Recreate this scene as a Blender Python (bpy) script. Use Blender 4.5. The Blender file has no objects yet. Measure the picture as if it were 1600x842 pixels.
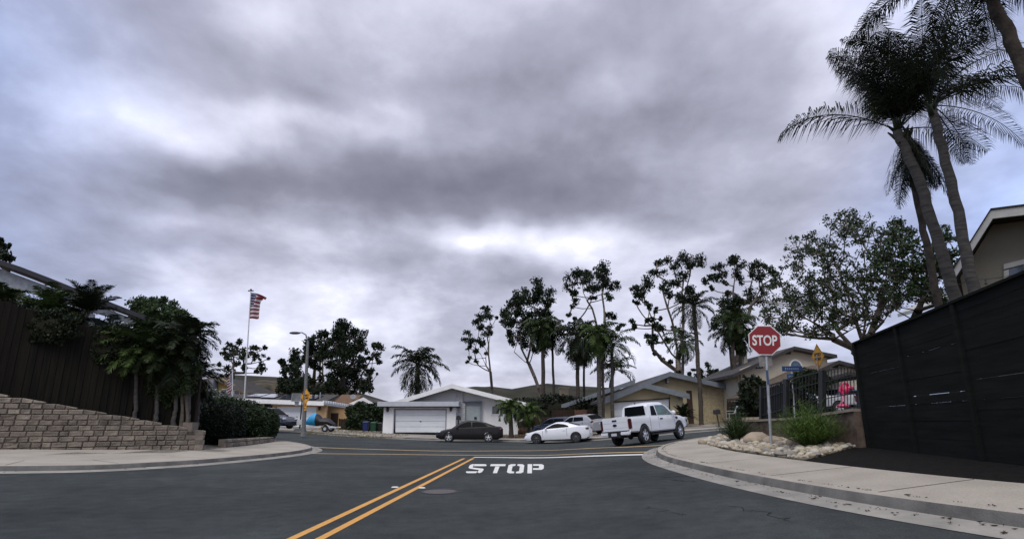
import bpy, bmesh, math, random
import numpy as np
from mathutils import Vector, Matrix
SC = bpy.context.scene
COL = SC.collection
R = math.radians
# ------------------------------------------------------------------ camera
F, CX, PITCH, HZ, CAMH = 820.0, 800.0, R(13), 657.0, 1.45
CY = HZ - F * math.tan(PITCH)
cam = bpy.data.cameras.new('camera'); camo = bpy.data.objects.new('camera', cam); COL.objects.link(camo)
cam.sensor_width = 36; cam.lens = F / 1600 * 36; cam.shift_y = (CY - 0 - 421) / 1600
cam.clip_start = 0.1; cam.clip_end = 6000
camo.location = (0, 0, CAMH); camo.rotation_euler = (R(90) + PITCH, 0, 0)
SC.camera = camo
# ------------------------------------------------------------------ view, sun
SC.view_settings.view_transform = 'Standard'; SC.view_settings.look = 'None'
SC.view_settings.exposure = 0.72; SC.view_settings.gamma = 1
SUN_EL, SUN_AZ = R(58), R(200)      # azimuth from +Y, clockwise: behind the camera, slightly left
sd = bpy.data.lights.new('sun', 'SUN'); sd.energy = 1.5; sd.angle = R(45); sd.color = (1, .97, .92)
so = bpy.data.objects.new('sun', sd); COL.objects.link(so)
sv = Vector((math.sin(SUN_AZ) * math.cos(SUN_EL), math.cos(SUN_AZ) * math.cos(SUN_EL), math.sin(SUN_EL)))
so.rotation_euler = sv.to_track_quat('Z', 'Y').to_euler(); so.location = (0, 0, 60)

def pixdir(px, py):
    u = (px - CX) / F; v = -(py - CY) / F
    c, s = math.cos(PITCH), math.sin(PITCH)
    return Vector((u, c - v * s, s + v * c))
def P(px, py, Y):
    d = pixdir(px, py); t = Y / d.y
    return Vector((d.x * t, Y, CAMH + d.z * t))
def splus(t, k=.8):
    t = t / k
    return k * (t if t > 30 else math.log1p(math.exp(t)))
def Z(x, y):
    q = min(1, max(0, (y - 19) / 14)); q = q * q * (3 - 2 * q)
    r = 1.6 * (1 - math.exp(-.13 * splus(x - 1 - 2.6 * q) / 1.6))
    l = .04 * splus(-x - 6, 1.5)
    l = 2.2 * (1 - math.exp(-l / 2.2))
    return r + l
def G(px, py, dz=0.0):
    d = pixdir(px, py); t = 1.0; o = Vector((0, 0, CAMH)); st = .5
    while t < 400:
        p = o + d * t
        if p.z < Z(p.x, p.y) + dz: break
        t += max(.1, t * .02)
    a, b = t - max(.1, t * .02) * 1.1, t
    for _ in range(30):
        m = (a + b) / 2; p = o + d * m
        if p.z < Z(p.x, p.y) + dz: b = m
        else: a = m
    p = o + d * b
    return Vector((p.x, p.y, Z(p.x, p.y) + dz))
# ------------------------------------------------------------------ world
W = bpy.data.worlds.new('World'); SC.world = W; W.use_nodes = True
nt = W.node_tree; nt.nodes.clear()
def N(t, tree=None, **kw):
    n = (tree or nt).nodes.new(t)
    for k, v in kw.items(): setattr(n, k, v)
    return n
def sky():
    L = nt.links.new
    def math_(op, a, b=None, clamp=False):
        n = N('ShaderNodeMath', operation=op); n.use_clamp = clamp
        for i, q in enumerate((a, b)):
            if q is None: continue
            if isinstance(q, (int, float)): n.inputs[i].default_value = q
            else: L(q, n.inputs[i])
        return n.outputs[0]
    def vmath(op, a, b):
        n = N('ShaderNodeVectorMath', operation=op)
        for i, q in enumerate((a, b)):
            if isinstance(q, tuple): n.inputs[i].default_value = q
            elif q is not None: L(q, n.inputs[i])
        return n
    tc = N('ShaderNodeTexCoord'); D = tc.outputs['Generated']
    sx = N('ShaderNodeSeparateXYZ'); L(D, sx.inputs[0])
    zz = math_('ADD', math_('MAXIMUM', sx.outputs[2], 0.0), .34)
    cb = N('ShaderNodeCombineXYZ'); L(math_('DIVIDE', sx.outputs[0], zz), cb.inputs[0]); L(math_('DIVIDE', sx.outputs[1], zz), cb.inputs[1])
    def noise(vec, scale, detail, rough, w=0.0, dist=0.0):
        n = N('ShaderNodeTexNoise'); n.noise_dimensions = '4D'; L(vec, n.inputs['Vector'])
        n.inputs['Scale'].default_value = scale; n.inputs['Detail'].default_value = detail
        n.inputs['Roughness'].default_value = rough; n.inputs['W'].default_value = w; n.inputs['Distortion'].default_value = dist
        return n
    n1 = noise(cb.outputs[0], 1.1, 5, .5, 3.1, .3)
    n2 = noise(cb.outputs[0], 3.8, 8, .56, 7.7, .1)
    wv = noise(D, 2.6, 4, .5, 1.3)
    off = vmath('SCALE', vmath('SUBTRACT', wv.outputs['Color'], (.5, .5, .5)).outputs[0], None); off.inputs['Scale'].default_value = .24
    Dw = vmath('ADD', D, off.outputs[0]).outputs[0]
    base = math_('ADD', math_('MULTIPLY', math_('SUBTRACT', n1.outputs[0], .5), 1.15), math_('MULTIPLY', math_('SUBTRACT', n2.outputs[0], .5), .85))
    val = math_('ADD', base, .56)
    # cloud masses: direction, half sizes (x, z), strength (negative = darker)
    for px, py, hw, hh, s in BLOBS:
        d0 = pixdir(px, py).normalized()
        v = vmath('SUBTRACT', Dw, tuple(d0))
        v2 = vmath('MULTIPLY', v.outputs[0], (1 / hw, 1 / max(hw, .5), 1 / hh))
        ln = vmath('LENGTH', v2.outputs[0], None)
        mr = N('ShaderNodeMapRange', interpolation_type='SMOOTHSTEP')
        L(ln.outputs['Value'], mr.inputs[0]); mr.inputs[1].default_value = 0; mr.inputs[2].default_value = 1.25
        mr.inputs[3].default_value = s; mr.inputs[4].default_value = 0
        val = math_('ADD', val, mr.outputs[0])
    ramp = N('ShaderNodeValToRGB'); L(val, ramp.inputs[0])
    cr = ramp.color_ramp; cr.elements[0].position = 0.0; cr.elements[0].color = (.115, .114, .148, 1)
    cr.elements[1].position = 1.0; cr.elements[1].color = (.85, .85, .94, 1)
    for p, c in ((.25, (.185, .183, .228, 1)), (.5, (.312, .312, .388, 1)), (.75, (.53, .532, .635, 1))):
        e = cr.elements.new(p); e.color = c
    # the cloud thins to blue far to the left and right
    ax = math_('ABSOLUTE', sx.outputs[0])
    thin = N('ShaderNodeMapRange', interpolation_type='SMOOTHSTEP'); L(math_('ADD', ax, math_('MULTIPLY', math_('SUBTRACT', n1.outputs[0], .5), .5)), thin.inputs[0])
    thin.inputs[1].default_value = .42; thin.inputs[2].default_value = .82; thin.inputs[3].default_value = 0; thin.inputs[4].default_value = .55
    tint = N('ShaderNodeMix', data_type='RGBA', blend_type='MULTIPLY'); L(thin.outputs[0], tint.inputs[0]); L(ramp.outputs[0], tint.inputs[6]); tint.inputs[7].default_value = (.42, .74, 1.30, 1)
    bg1 = N('ShaderNodeBackground'); L(tint.outputs[2], bg1.inputs[0]); bg1.inputs[1].default_value = 1.0
    st = N('ShaderNodeTexSky'); st.sky_type = 'NISHITA'; st.sun_disc = False; st.sun_elevation = SUN_EL; st.sun_rotation = SUN_AZ
    bg2 = N('ShaderNodeBackground'); L(st.outputs[0], bg2.inputs[0]); bg2.inputs[1].default_value = .1
    mx = N('ShaderNodeMixShader'); mx.inputs[0].default_value = .93; L(bg2.outputs[0], mx.inputs[1]); L(bg1.outputs[0], mx.inputs[2])
    out = N('ShaderNodeOutputWorld'); L(mx.outputs[0], out.inputs[0])
BLOBS = [(560, 310, .42, .080, -.36), (800, 305, .30, .07, -.24), (330, 280, .20, .05, -.14), (700, 240, .30, .06, -.14), (420, 150, .22, .08, -.16), (700, 100, .5, .12, -.10),
         (1100, 230, .3, .12, -.12), (1150, 310, .3, .08, -.10), (620, 430, .16, .04, -.16), (400, 385, .12, .05, -.16), (1250, 390, .3, .08, -.06), (180, 330, .12, .05, -.10), (120, 60, .2, .08, -.08),
         (520, 222, .20, .035, .24), (340, 225, .10, .03, .22), (640, 200, .08, .03, .12), (230, 170, .15, .08, .16), (120, 230, .12, .1, .14), (270, 325, .08, .03, .18), (940, 140, .09, .05, .22),
         (880, 388, .22, .04, .28), (740, 388, .18, .03, .20), (300, 405, .13, .05, .24), (500, 500, .4, .06, .12), (1330, 90, .12, .12, .22), (1230, 180, .1, .1, .08), (420, 30, .12, .06, .14), (1100, 470, .4, .06, .06), (860, 560, .5, .04, .06)]
sky()
# ------------------------------------------------------------------ materials
MATS = {}
def mat(name, c, rough=.7, c2=None, scale=3.0, detail=4, bump=0.0, bscale=40.0, metal=0.0, spec=.5, coat=0.0, island=0.0, streak=None, trans=0.0, emit=0.0, mixw=(.35, .65), speck=0.0, sscale=60.0):
    if name in MATS: return MATS[name]
    m = bpy.data.materials.new(name); m.use_nodes = True; t = m.node_tree; L = t.links.new
    b = t.nodes['Principled BSDF']
    b.inputs['Roughness'].default_value = rough; b.inputs['Metallic'].default_value = metal
    b.inputs['Specular IOR Level'].default_value = spec; b.inputs['Coat Weight'].default_value = coat
    if rough >= .85: b.inputs['Specular IOR Level'].default_value = min(spec, .12)
    if c2 is None: c2 = tuple(x * .82 for x in c)
    tc = N('ShaderNodeTexCoord', t); mp = N('ShaderNodeMapping', t); L(tc.outputs['Object'], mp.inputs[0])
    if streak: mp.inputs['Scale'].default_value = streak
    n = N('ShaderNodeTexNoise', t); L(mp.outputs[0], n.inputs[0]); n.inputs['Scale'].default_value = scale; n.inputs['Detail'].default_value = detail; n.inputs['Roughness'].default_value = .6
    mr = N('ShaderNodeMapRange', t); L(n.outputs[0], mr.inputs[0]); mr.inputs[1].default_value = mixw[0]; mr.inputs[2].default_value = mixw[1]
    mx = N('ShaderNodeMix', t, data_type='RGBA'); mx.inputs[6].default_value = (*c, 1); mx.inputs[7].default_value = (*c2, 1)
    fac = mr.outputs[0]
    if island:
        g = N('ShaderNodeNewGeometry', t); a = N('ShaderNodeMix', t, data_type='FLOAT'); a.inputs[0].default_value = island
        L(mr.outputs[0], a.inputs[2]); L(g.outputs['Random Per Island'], a.inputs[3]); fac = a.outputs[0]
    L(fac, mx.inputs[0]); col = mx.outputs[2]
    if speck:
        for sc_, am in ((sscale, speck), (sscale * .07, speck * .6), (.16, speck * .6)):
            n3 = N('ShaderNodeTexNoise', t); L(mp.outputs[0], n3.inputs[0]); n3.inputs['Scale'].default_value = sc_; n3.inputs['Detail'].default_value = 5
            r3 = N('ShaderNodeMapRange', t); L(n3.outputs[0], r3.inputs[0]); r3.inputs[1].default_value = .3; r3.inputs[2].default_value = .7; r3.inputs[3].default_value = 1 - am; r3.inputs[4].default_value = 1 + am
            v3 = N('ShaderNodeVectorMath', t, operation='SCALE'); L(col, v3.inputs[0]); L(r3.outputs[0], v3.inputs['Scale']); col = v3.outputs[0]
    L(col, b.inputs['Base Color'])
    if bump:
        n2 = N('ShaderNodeTexNoise', t); L(mp.outputs[0], n2.inputs[0]); n2.inputs['Scale'].default_value = bscale; n2.inputs['Detail'].default_value = 3
        bp = N('ShaderNodeBump', t); bp.inputs['Strength'].default_value = bump; bp.inputs['Distance'].default_value = .02; L(n2.outputs[0], bp.inputs['Height']); L(bp.outputs[0], b.inputs['Normal'])
    if emit: b.inputs['Emission Color'].default_value = (*c, 1); b.inputs['Emission Strength'].default_value = emit
    MATS[name] = m
    return m
def brickmat(name, c1, c2, mortar, bw, bh, ms=.012, offset=.5, rough=.85, bump=.6, axis='xz'):
    if name in MATS: return MATS[name]
    m = bpy.data.materials.new(name); m.use_nodes = True; t = m.node_tree; L = t.links.new; b = t.nodes['Principled BSDF']
    b.inputs['Roughness'].default_value = rough
    tc = N('ShaderNodeTexCoord', t); s = N('ShaderNodeSeparateXYZ', t); L(tc.outputs['Object'], s.inputs[0]); cb = N('ShaderNodeCombineXYZ', t)
    a, z = axis
    if a == 'q':
        ad = N('ShaderNodeMath', t, operation='ADD'); L(s.outputs[0], ad.inputs[0]); L(s.outputs[1], ad.inputs[1]); L(ad.outputs[0], cb.inputs[0])
    else: L(s.outputs['xyz'.index(a)], cb.inputs[0])
    L(s.outputs['xyz'.index(z)], cb.inputs[1])
    br = N('ShaderNodeTexBrick', t); L(cb.outputs[0], br.inputs[0]); br.offset = offset
    br.inputs['Color1'].default_value = (*c1, 1); br.inputs['Color2'].default_value = (*c2, 1); br.inputs['Mortar'].default_value = (*mortar, 1)
    br.inputs['Scale'].default_value = 1; br.inputs['Brick Width'].default_value = bw; br.inputs['Row Height'].default_value = bh; br.inputs['Mortar Size'].default_value = ms; br.inputs['Mortar Smooth'].default_value = .3
    n = N('ShaderNodeTexNoise', t); L(tc.outputs['Object'], n.inputs[0]); n.inputs['Scale'].default_value = 6; n.inputs['Detail'].default_value = 5
    mr = N('ShaderNodeMapRange', t); L(n.outputs[0], mr.inputs[0]); mr.inputs[1].default_value = .3; mr.inputs[2].default_value = .7; mr.inputs[3].default_value = .72; mr.inputs[4].default_value = 1.12
    vs = N('ShaderNodeVectorMath', t, operation='SCALE'); L(br.outputs['Color'], vs.inputs[0]); L(mr.outputs[0], vs.inputs['Scale']); L(vs.outputs[0], b.inputs['Base Color'])
    bp = N('ShaderNodeBump', t); bp.invert = True; bp.inputs['Strength'].default_value = bump; bp.inputs['Distance'].default_value = .03; L(br.outputs['Fac'], bp.inputs['Height']); L(bp.outputs[0], b.inputs['Normal'])
    MATS[name] = m
    return m
asphalt = mat('asphalt', (.038, .043, .043), .9, (.056, .063, .062), .5, 8, .8, 130, spec=.2, speck=.28, sscale=55)
concrete = mat('pale concrete', (.37, .335, .285), .9, (.285, .258, .22), 1.4, 8, .4, 60, speck=.12, sscale=40)
kerbmat = mat('weathered shaded concrete', (.155, .148, .135), .95, (.085, .083, .078), 1.8, 9, .4, 50)  # kerb face: grime and the weaker skylight both put into this darker tone
dirt = mat('dry ground', (.17, .12, .075), .95, (.11, .085, .055), 1.5, 8, .8, 12)
drygrass = mat('dry lawn', (.16, .13, .065), .95, (.10, .10, .045), 1.2, 8, .8, 25)
lawnm = mat('green lawn', (.05, .10, .03), .95, (.035, .07, .02), 2, 8, .8, 30)
mulchm = mat('dark mulch', (.010, .009, .008), 1.0, (.005, .005, .005), 8, 8, 1, 30)
yellow = mat('yellow road paint', (.58, .29, .06), .75, (.40, .21, .06), 9, 9, .2, 80, mixw=(.45, .75))
yellowf = mat('faded yellow paint', (.52, .36, .17), .8, (.36, .26, .14), 6, 9, .2, 80)
whitep = mat('white road paint', (.66, .66, .62), .75, (.45, .45, .43), 9, 9, .2, 80, mixw=(.45, .8))
bark = mat('brown bark', (.085, .07, .055), .95, (.04, .034, .028), 6, 8, .8, 20)
barkp = mat('pale bark', (.17, .145, .12), .95, (.08, .068, .055), 4, 8, .5, 15)
palmbark = mat('grey palm bark', (.10, .092, .08), .95, (.05, .046, .042), 3, 6, .8, 10, streak=(1, 1, 6))
G1 = mat('eucalyptus leaf', (.020, .030, .014), .6, (.011, .017, .008), 1, 3, island=.6, spec=.1)
G2 = mat('palm leaf', (.040, .060, .018), .5, (.016, .026, .010), 1, 3, island=.6, spec=.15)
G2d = mat('dark palm leaf', (.020, .028, .012), .5, (.010, .015, .007), 1, 3, island=.6, spec=.15)
G3 = mat('bright leaf', (.060, .092, .022), .6, (.024, .042, .012), 1, 3, island=.6, spec=.15)
G4 = mat('hedge leaf', (.026, .045, .014), .6, (.009, .018, .006), 4, 3, island=.65, spec=.25)
G5 = mat('needle leaf', (.11, .17, .035), .6, (.04, .08, .018), 4, 3, island=.6, spec=.1)
stucco_w = mat('white stucco', (.82, .82, .81), .85, (.74, .74, .74), .8, 6, .3, 80)
trim_w = mat('white trim', (.78, .78, .77), .6, (.68, .68, .67), 2, 5)
trim_g = mat('grey trim', (.25, .27, .30), .7, (.20, .22, .25), 2, 5)
doorw = mat('white door', (.72, .745, .76), .5, (.66, .69, .71), 1, 4)
glassm = mat('window glass', (.03, .04, .05), .08, (.05, .06, .075), 1.5, 3, spec=.8)
black = mat('black metal', (.012, .012, .013), .5, (.02, .02, .02))
rubber = mat('rubber', (.014, .014, .015), .8)
steel = mat('galvanised steel', (.42, .43, .44), .45, (.30, .31, .32), 6, 6, metal=.5)
rimm = mat('alloy', (.62, .63, .65), .3, (.5, .51, .53), metal=.6)
# ------------------------------------------------------------------ mesh building
class MB:
    def __init__(s): s.v = []; s.f = []
    def add(s, vs, fs):
        n = len(s.v); s.v.extend([tuple(p) for p in vs]); s.f.extend([tuple(i + n for i in q) for q in fs]); return s
    def box(s, a, b):
        x0, y0, z0 = a; x1, y1, z1 = b
        return s.add([(x0, y0, z0), (x1, y0, z0), (x1, y1, z0), (x0, y1, z0), (x0, y0, z1), (x1, y0, z1), (x1, y1, z1), (x0, y1, z1)],
                     [(0, 3, 2, 1), (4, 5, 6, 7), (0, 1, 5, 4), (1, 2, 6, 5), (2, 3, 7, 6), (3, 0, 4, 7)])
    def hull(s, bot, top):        # two loops of equal length joined
        n = len(bot); fs = [tuple(range(n))[::-1], tuple(range(n, 2 * n))]
        fs += [(i, (i + 1) % n, n + (i + 1) % n, n + i) for i in range(n)]
        return s.add(list(bot) + list(top), fs)
    def tube(s, path, rad, n=6, cap=True):
        path = [Vector(p) for p in path]
        if isinstance(rad, (int, float)): rad = [rad] * len(path)
        if len(rad) == 2 and len(path) > 2: rad = [rad[0] + (rad[1] - rad[0]) * i / (len(path) - 1) for i in range(len(path))]
        vs = []; prev = None
        for i, p in enumerate(path):
            d = (path[min(i + 1, len(path) - 1)] - path[max(i - 1, 0)])
            d = d.normalized() if d.length > 1e-9 else Vector((0, 0, 1))
            if prev is None:
                a = d.cross(Vector((0, 0, 1)) if abs(d.z) < .9 else Vector((1, 0, 0))).normalized()
            else:
                a = (prev - d * prev.dot(d)).normalized()
            prev = a; b = d.cross(a)
            for k in range(n):
                t = 2 * math.pi * k / n; vs.append(p + (a * math.cos(t) + b * math.sin(t)) * rad[i])
        fs = []
        for i in range(len(path) - 1):
            for k in range(n): fs.append((i * n + k, i * n + (k + 1) % n, (i + 1) * n + (k + 1) % n, (i + 1) * n + k))
        if cap: fs += [tuple(range(n))[::-1], tuple(range((len(path) - 1) * n, len(path) * n))]
        return s.add(vs, fs)
    def ball(s, c, r, nu=10, nv=7, jit=0, rng=random):
        if isinstance(r, (int, float)): r = (r, r, r)
        vs = [(c[0], c[1], c[2] - r[2])]
        for j in range(1, nv):
            for i in range(nu):
                a = 2 * math.pi * i / nu; e = -math.pi / 2 + math.pi * j / nv; k = 1 + rng.uniform(-jit, jit)
                vs.append((c[0] + r[0] * k * math.cos(e) * math.cos(a), c[1] + r[1] * k * math.cos(e) * math.sin(a), c[2] + r[2] * k * math.sin(e)))
        vs.append((c[0], c[1], c[2] + r[2])); fs = []
        for i in range(nu): fs.append((0, 1 + (i + 1) % nu, 1 + i)); fs.append((len(vs) - 1, 1 + (nv - 2) * nu + i, 1 + (nv - 2) * nu + (i + 1) % nu))
        for j in range(nv - 2):
            for i in range(nu): fs.append((1 + j * nu + i, 1 + j * nu + (i + 1) % nu, 1 + (j + 1) * nu + (i + 1) % nu, 1 + (j + 1) * nu + i))
        return s.add(vs, fs)
    def build(s, name, m, parent=None, smooth=False, bevel=0, label=None):
        o3 = parent_world(parent)
        me = bpy.data.meshes.new(name); me.from_pydata([(p[0] - o3[0], p[1] - o3[1], p[2] - o3[2]) for p in s.v], [], s.f)
        me.materials.append(m)
        bm = bmesh.new(); bm.from_mesh(me); bmesh.ops.recalc_face_normals(bm, faces=bm.faces)
        if bevel: bmesh.ops.bevel(bm, geom=[e for e in bm.edges if len(e.link_faces) == 2 and e.calc_face_angle(0) > .5], offset=bevel, segments=2, affect='EDGES', clamp_overlap=True)
        if smooth:
            for f in bm.faces: f.smooth = True
            for e in bm.edges:
                if len(e.link_faces) == 2 and e.calc_face_angle(0) > .7: e.smooth = False
        bm.to_mesh(me); bm.free()
        return link(name, me, parent, label)
def parent_world(p):
    x = Vector((0, 0, 0))
    while p is not None: x += p.location; p = p.parent
    return x
def link(name, me, parent=None, label=None):
    o = bpy.data.objects.new(name, me); COL.objects.link(o)
    if parent is not None: o.parent = parent
    if label: o['label'] = label
    return o
def tag(o, label, cat, group=None, kind=None):
    if label: o['label'] = label
    if cat: o['category'] = cat
    if group: o['group'] = group
    if kind: o['kind'] = kind
    return o
def thing(name, label, cat, loc=(0, 0, 0), group=None):
    o = bpy.data.objects.new(name, None); COL.objects.link(o); o.location = loc; o.empty_display_size = .2
    return tag(o, label, cat, group)
def struct(o): o['kind'] = 'structure'; return o
def copy_tree(o, parent=None):
    c = o.copy(); COL.objects.link(c)
    if parent is not None: c.parent = parent
    for ch in [q for q in bpy.data.objects if q.parent == o]: copy_tree(ch, c)
    return c
def np_mesh(name, V, nper, m, parent, extra=None, label=None):
    """V: (k*nper,3) world array of separate faces of nper corners"""
    o3 = parent_world(parent); V = np.asarray(V, dtype=np.float32).reshape(-1, 3); V = V - np.array(o3, dtype=np.float32)
    ex_v = np.zeros((0, 3), np.float32); ex_f = []
    if extra is not None:
        ex_v = np.array(extra.v, dtype=np.float32).reshape(-1, 3) - np.array(o3, dtype=np.float32); ex_f = extra.f
    k = len(V) // nper; nv = len(V)
    loops = np.arange(nv, dtype=np.int32); starts = np.arange(k, dtype=np.int32) * nper
    el = [i + nv for f in ex_f for i in f]; es = []; c = nv
    for f in ex_f: es.append(c); c += len(f)
    me = bpy.data.meshes.new(name)
    AV = np.concatenate([V, ex_v]); me.vertices.add(len(AV)); me.vertices.foreach_set('co', AV.ravel())
    AL = np.concatenate([loops, np.array(el, dtype=np.int32)]); me.loops.add(len(AL)); me.loops.foreach_set('vertex_index', AL)
    AS = np.concatenate([starts, np.array(es, dtype=np.int32)]); me.polygons.add(len(AS)); me.polygons.foreach_set('loop_start', AS)
    me.update(calc_edges=True); me.validate(); me.materials.append(m)
    return link(name, me, parent, label)
def text_verts(body, size, w=None, bold=.0):
    cu = bpy.data.curves.new('t', 'FONT'); cu.body = body; cu.size = size; cu.align_x = 'CENTER'; cu.align_y = 'CENTER'; cu.extrude = .002; cu.offset = bold
    o = bpy.data.objects.new('t', cu); COL.objects.link(o)
    dg = bpy.context.evaluated_depsgraph_get(); me = bpy.data.meshes.new_from_object(o.evaluated_get(dg))
    vs = [v.co.copy() for v in me.vertices]; fs = [tuple(p.vertices) for p in me.polygons]
    bpy.data.objects.remove(o); bpy.data.curves.remove(cu); bpy.data.meshes.remove(me)
    xs = [v.x for v in vs]
    if w:
        k = w / (max(xs) - min(xs)); c = (max(xs) + min(xs)) / 2
        for v in vs: v.x = (v.x - c) * k
    return vs, fs
def text_on(name, body, size, mtx, m, parent, w=None, bold=0.0):
    vs, fs = text_verts(body, size, w, bold)
    b = MB(); b.add([mtx @ v for v in vs], fs)
    return b.build(name, m, parent)
class Face:
    """a vertical plane through two plan points; pixels are unprojected onto it; shapes get their thickness behind it"""
    def __init__(s, a, b):
        s.a = Vector((a[0], a[1])); s.b = Vector((b[0], b[1])); d = (s.b - s.a).normalized(); s.d = d
        n = Vector((-d.y, d.x)); mid = (s.a + s.b) / 2
        if n.dot(mid) < 0: n = -n
        s.n = n
    def pt(s, px, py, off=0.0):
        d = pixdir(px, py); den = d.x * s.n.x + d.y * s.n.y; t = s.a.dot(s.n) / den
        return Vector((d.x * t + s.n.x * off, d.y * t + s.n.y * off, CAMH + d.z * t))
    def prism(s, mb, pts, d0, d1):
        a = [s.pt(px, py, d0) for px, py in pts]; b = [s.pt(px, py, d1) for px, py in pts]
        return mb.hull(a, b)
    def rect(s, mb, x0, y0, x1, y1, d0, d1): return s.prism(mb, [(x0, y0), (x1, y0), (x1, y1), (x0, y1)], d0, d1)
    def down(s, pts, d0, d1, mb, z):
        """pts: open pixel outline; closed to the height z at its ends"""
        a = [s.pt(*p) for p in pts]; lo = [Vector((a[-1].x, a[-1].y, z)), Vector((a[0].x, a[0].y, z))]
        a += lo; o0 = Vector((s.n.x * d0, s.n.y * d0, 0)); o1 = Vector((s.n.x * d1, s.n.y * d1, 0))
        return mb.hull([p + o0 for p in a], [p + o1 for p in a])
def front(Y): return Face((-10, Y), (10, Y))
def leaves(C, Rr, n, size, rng, droop=.3, shell=.5, asp=.5):
    C = np.array(C); u = rng.normal(size=(n, 3)); u /= np.linalg.norm(u, axis=1)[:, None]
    r = rng.random(n) ** shell; pos = C + u * r[:, None] * np.array(Rr)
    a = rng.normal(size=(n, 3)); a[:, 2] -= droop * 2; a /= np.linalg.norm(a, axis=1)[:, None]
    b = np.cross(a, rng.normal(size=(n, 3))); b /= np.linalg.norm(b, axis=1)[:, None]
    s = size * (0.6 + .8 * rng.random(n))[:, None]
    V = np.stack([pos - a * s * .5, pos + b * s * asp * .5, pos + a * s * .5, pos - b * s * asp * .5], axis=1)
    return V.reshape(-1, 3)
# ================================================================== ground, road, kerbs
def drape(name, poly, h, m, cell=1.5, skirt=None, extra=None, zf=Z):
    """a plan polygon laid on the terrain h above it; skirt: depth of its side faces"""
    bm = bmesh.new(); vs = [bm.verts.new((p[0], p[1], 0)) for p in poly]; bm.faces.new(vs)
    bmesh.ops.triangulate(bm, faces=bm.faces)
    xs = [p[0] for p in poly]; ys = [p[1] for p in poly]
    for ax, lo, hi in ((0, min(xs), max(xs)), (1, min(ys), max(ys))):
        k = math.floor(lo / cell) * cell
        while k < hi:
            if k > lo:
                no = (1, 0, 0) if ax == 0 else (0, 1, 0)
                bmesh.ops.bisect_plane(bm, geom=bm.verts[:] + bm.edges[:] + bm.faces[:], plane_co=(k, 0, 0) if ax == 0 else (0, k, 0), plane_no=no, dist=1e-5)
            k += cell if abs(k) < 60 else cell * 4
    for v in bm.verts: v.co.z = zf(v.co.x, v.co.y) + h
    if skirt:
        be = [e for e in bm.edges if len(e.link_faces) == 1]
        r = bmesh.ops.extrude_edge_only(bm, edges=be)
        for g in r['geom']:
            if isinstance(g, bmesh.types.BMVert): g.co.z -= skirt
    bmesh.ops.recalc_face_normals(bm, faces=bm.faces)
    up = sum(f.normal.z * f.calc_area() for f in bm.faces)
    if up < 0: bmesh.ops.reverse_faces(bm, faces=bm.faces)
    me = bpy.data.meshes.new(name); bm.to_mesh(me); bm.free(); me.materials.append(m)
    return link(name, me)
def smooth_path(pts, n=6):
    pts = [Vector((p[0], p[1])) for p in pts]; out = []
    for i in range(len(pts) - 1):
        p0 = pts[max(i - 1, 0)]; p1 = pts[i]; p2 = pts[i + 1]; p3 = pts[min(i + 2, len(pts) - 1)]
        for k in range(n):
            t = k / n
            out.append(.5 * ((2 * p1) + (p2 - p0) * t + (2 * p0 - 5 * p1 + 4 * p2 - p3) * t * t + (3 * p1 - p0 - 3 * p2 + p3) * t ** 3))
    return out + [pts[-1]]
def offset_path(path, d):
    out = []
    for i, p in enumerate(path):
        t = (path[min(i + 1, len(path) - 1)] - path[max(i - 1, 0)]).normalized(); out.append(p + Vector((-t.y, t.x)) * d)
    return out
def sweep(name, path, prof, m, zf=Z):
    """prof: (offset to the left, height)"""
    b = MB(); rows = [offset_path(path, o) for o, h in prof]; n = len(prof); vs = []
    for i in range(len(path)):
        for k, (o, h) in enumerate(prof): p = rows[k][i]; c = path[i]; vs.append((p.x, p.y, zf(p.x, p.y) + h))
    fs = [(i * n + k, i * n + k + 1, (i + 1) * n + k + 1, (i + 1) * n + k) for i in range(len(path) - 1) for k in range(n - 1)]
    b.add(vs, fs); return b.build(name, m, None, smooth=True)
def band(name, path, w, h, m, ragged=0):
    rr = random.Random(5)
    return sweep(name, path, [(-w / 2, h), (w / 2, h)], m)
def gp(pts): return [Vector((G(*p).x, G(*p).y)) for p in pts]

# terrain sheet (fine near, coarse far) 7 cm under every paved surface
def ground_sheet():
    def axis(lo, hi, f):
        out = [0.0]; s = 1.0
        while out[-1] < hi: out.append(out[-1] + (1.2 if out[-1] < f else (out[-1] - f) * .15 + 1.5))
        neg = [0.0]
        while neg[-1] > lo: neg.append(neg[-1] - (1.2 if neg[-1] > -f else (-neg[-1] - f) * .15 + 1.5))
        return sorted(set(out + neg))
    xs = axis(-900, 900, 45); ys = axis(-60, 1500, 80); b = MB()
    vs = [(x, y, Z(x, y) - .07) for y in ys for x in xs]; n = len(xs)
    b.add(vs, [(j * n + i, j * n + i + 1, (j + 1) * n + i + 1, (j + 1) * n + i) for j in range(len(ys) - 1) for i in range(n - 1)])
    o = b.build('ground', dirt, None, smooth=True); struct(o)
ground_sheet()
FARK = smooth_path([(-60, 84), (-34, 63), (-22.2, 51.5), (-14.4, 44), (-9.6, 41.4), (-4.8, 40.2), (0, 38.9), (3.5, 36.6), (6.2, 34.6), (9, 33.6), (14, 34.6), (20, 37.5), (30, 44), (48, 58)], 6)
NL = smooth_path([(-40, 4), (-22, 9.5), (-12.4, 13.3), (-10.1, 15.7), (-9.1, 19.2), (-8.8, 22.6), (-9.4, 25.6), (-11.6, 28.9), (-14.6, 31.6), (-20, 36), (-32, 47), (-56, 70)], 6)
NR = smooth_path([(9, -9), (7.2, -2), (5.6, 3), (4.7, 6.2), (4.3, 9), (4.15, 12.3), (4.25, 15.6), (4.9, 18.3), (6.2, 20.6), (8.6, 23), (12, 26.2), (18, 30.5), (30, 39), (50, 53)], 6)
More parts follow.
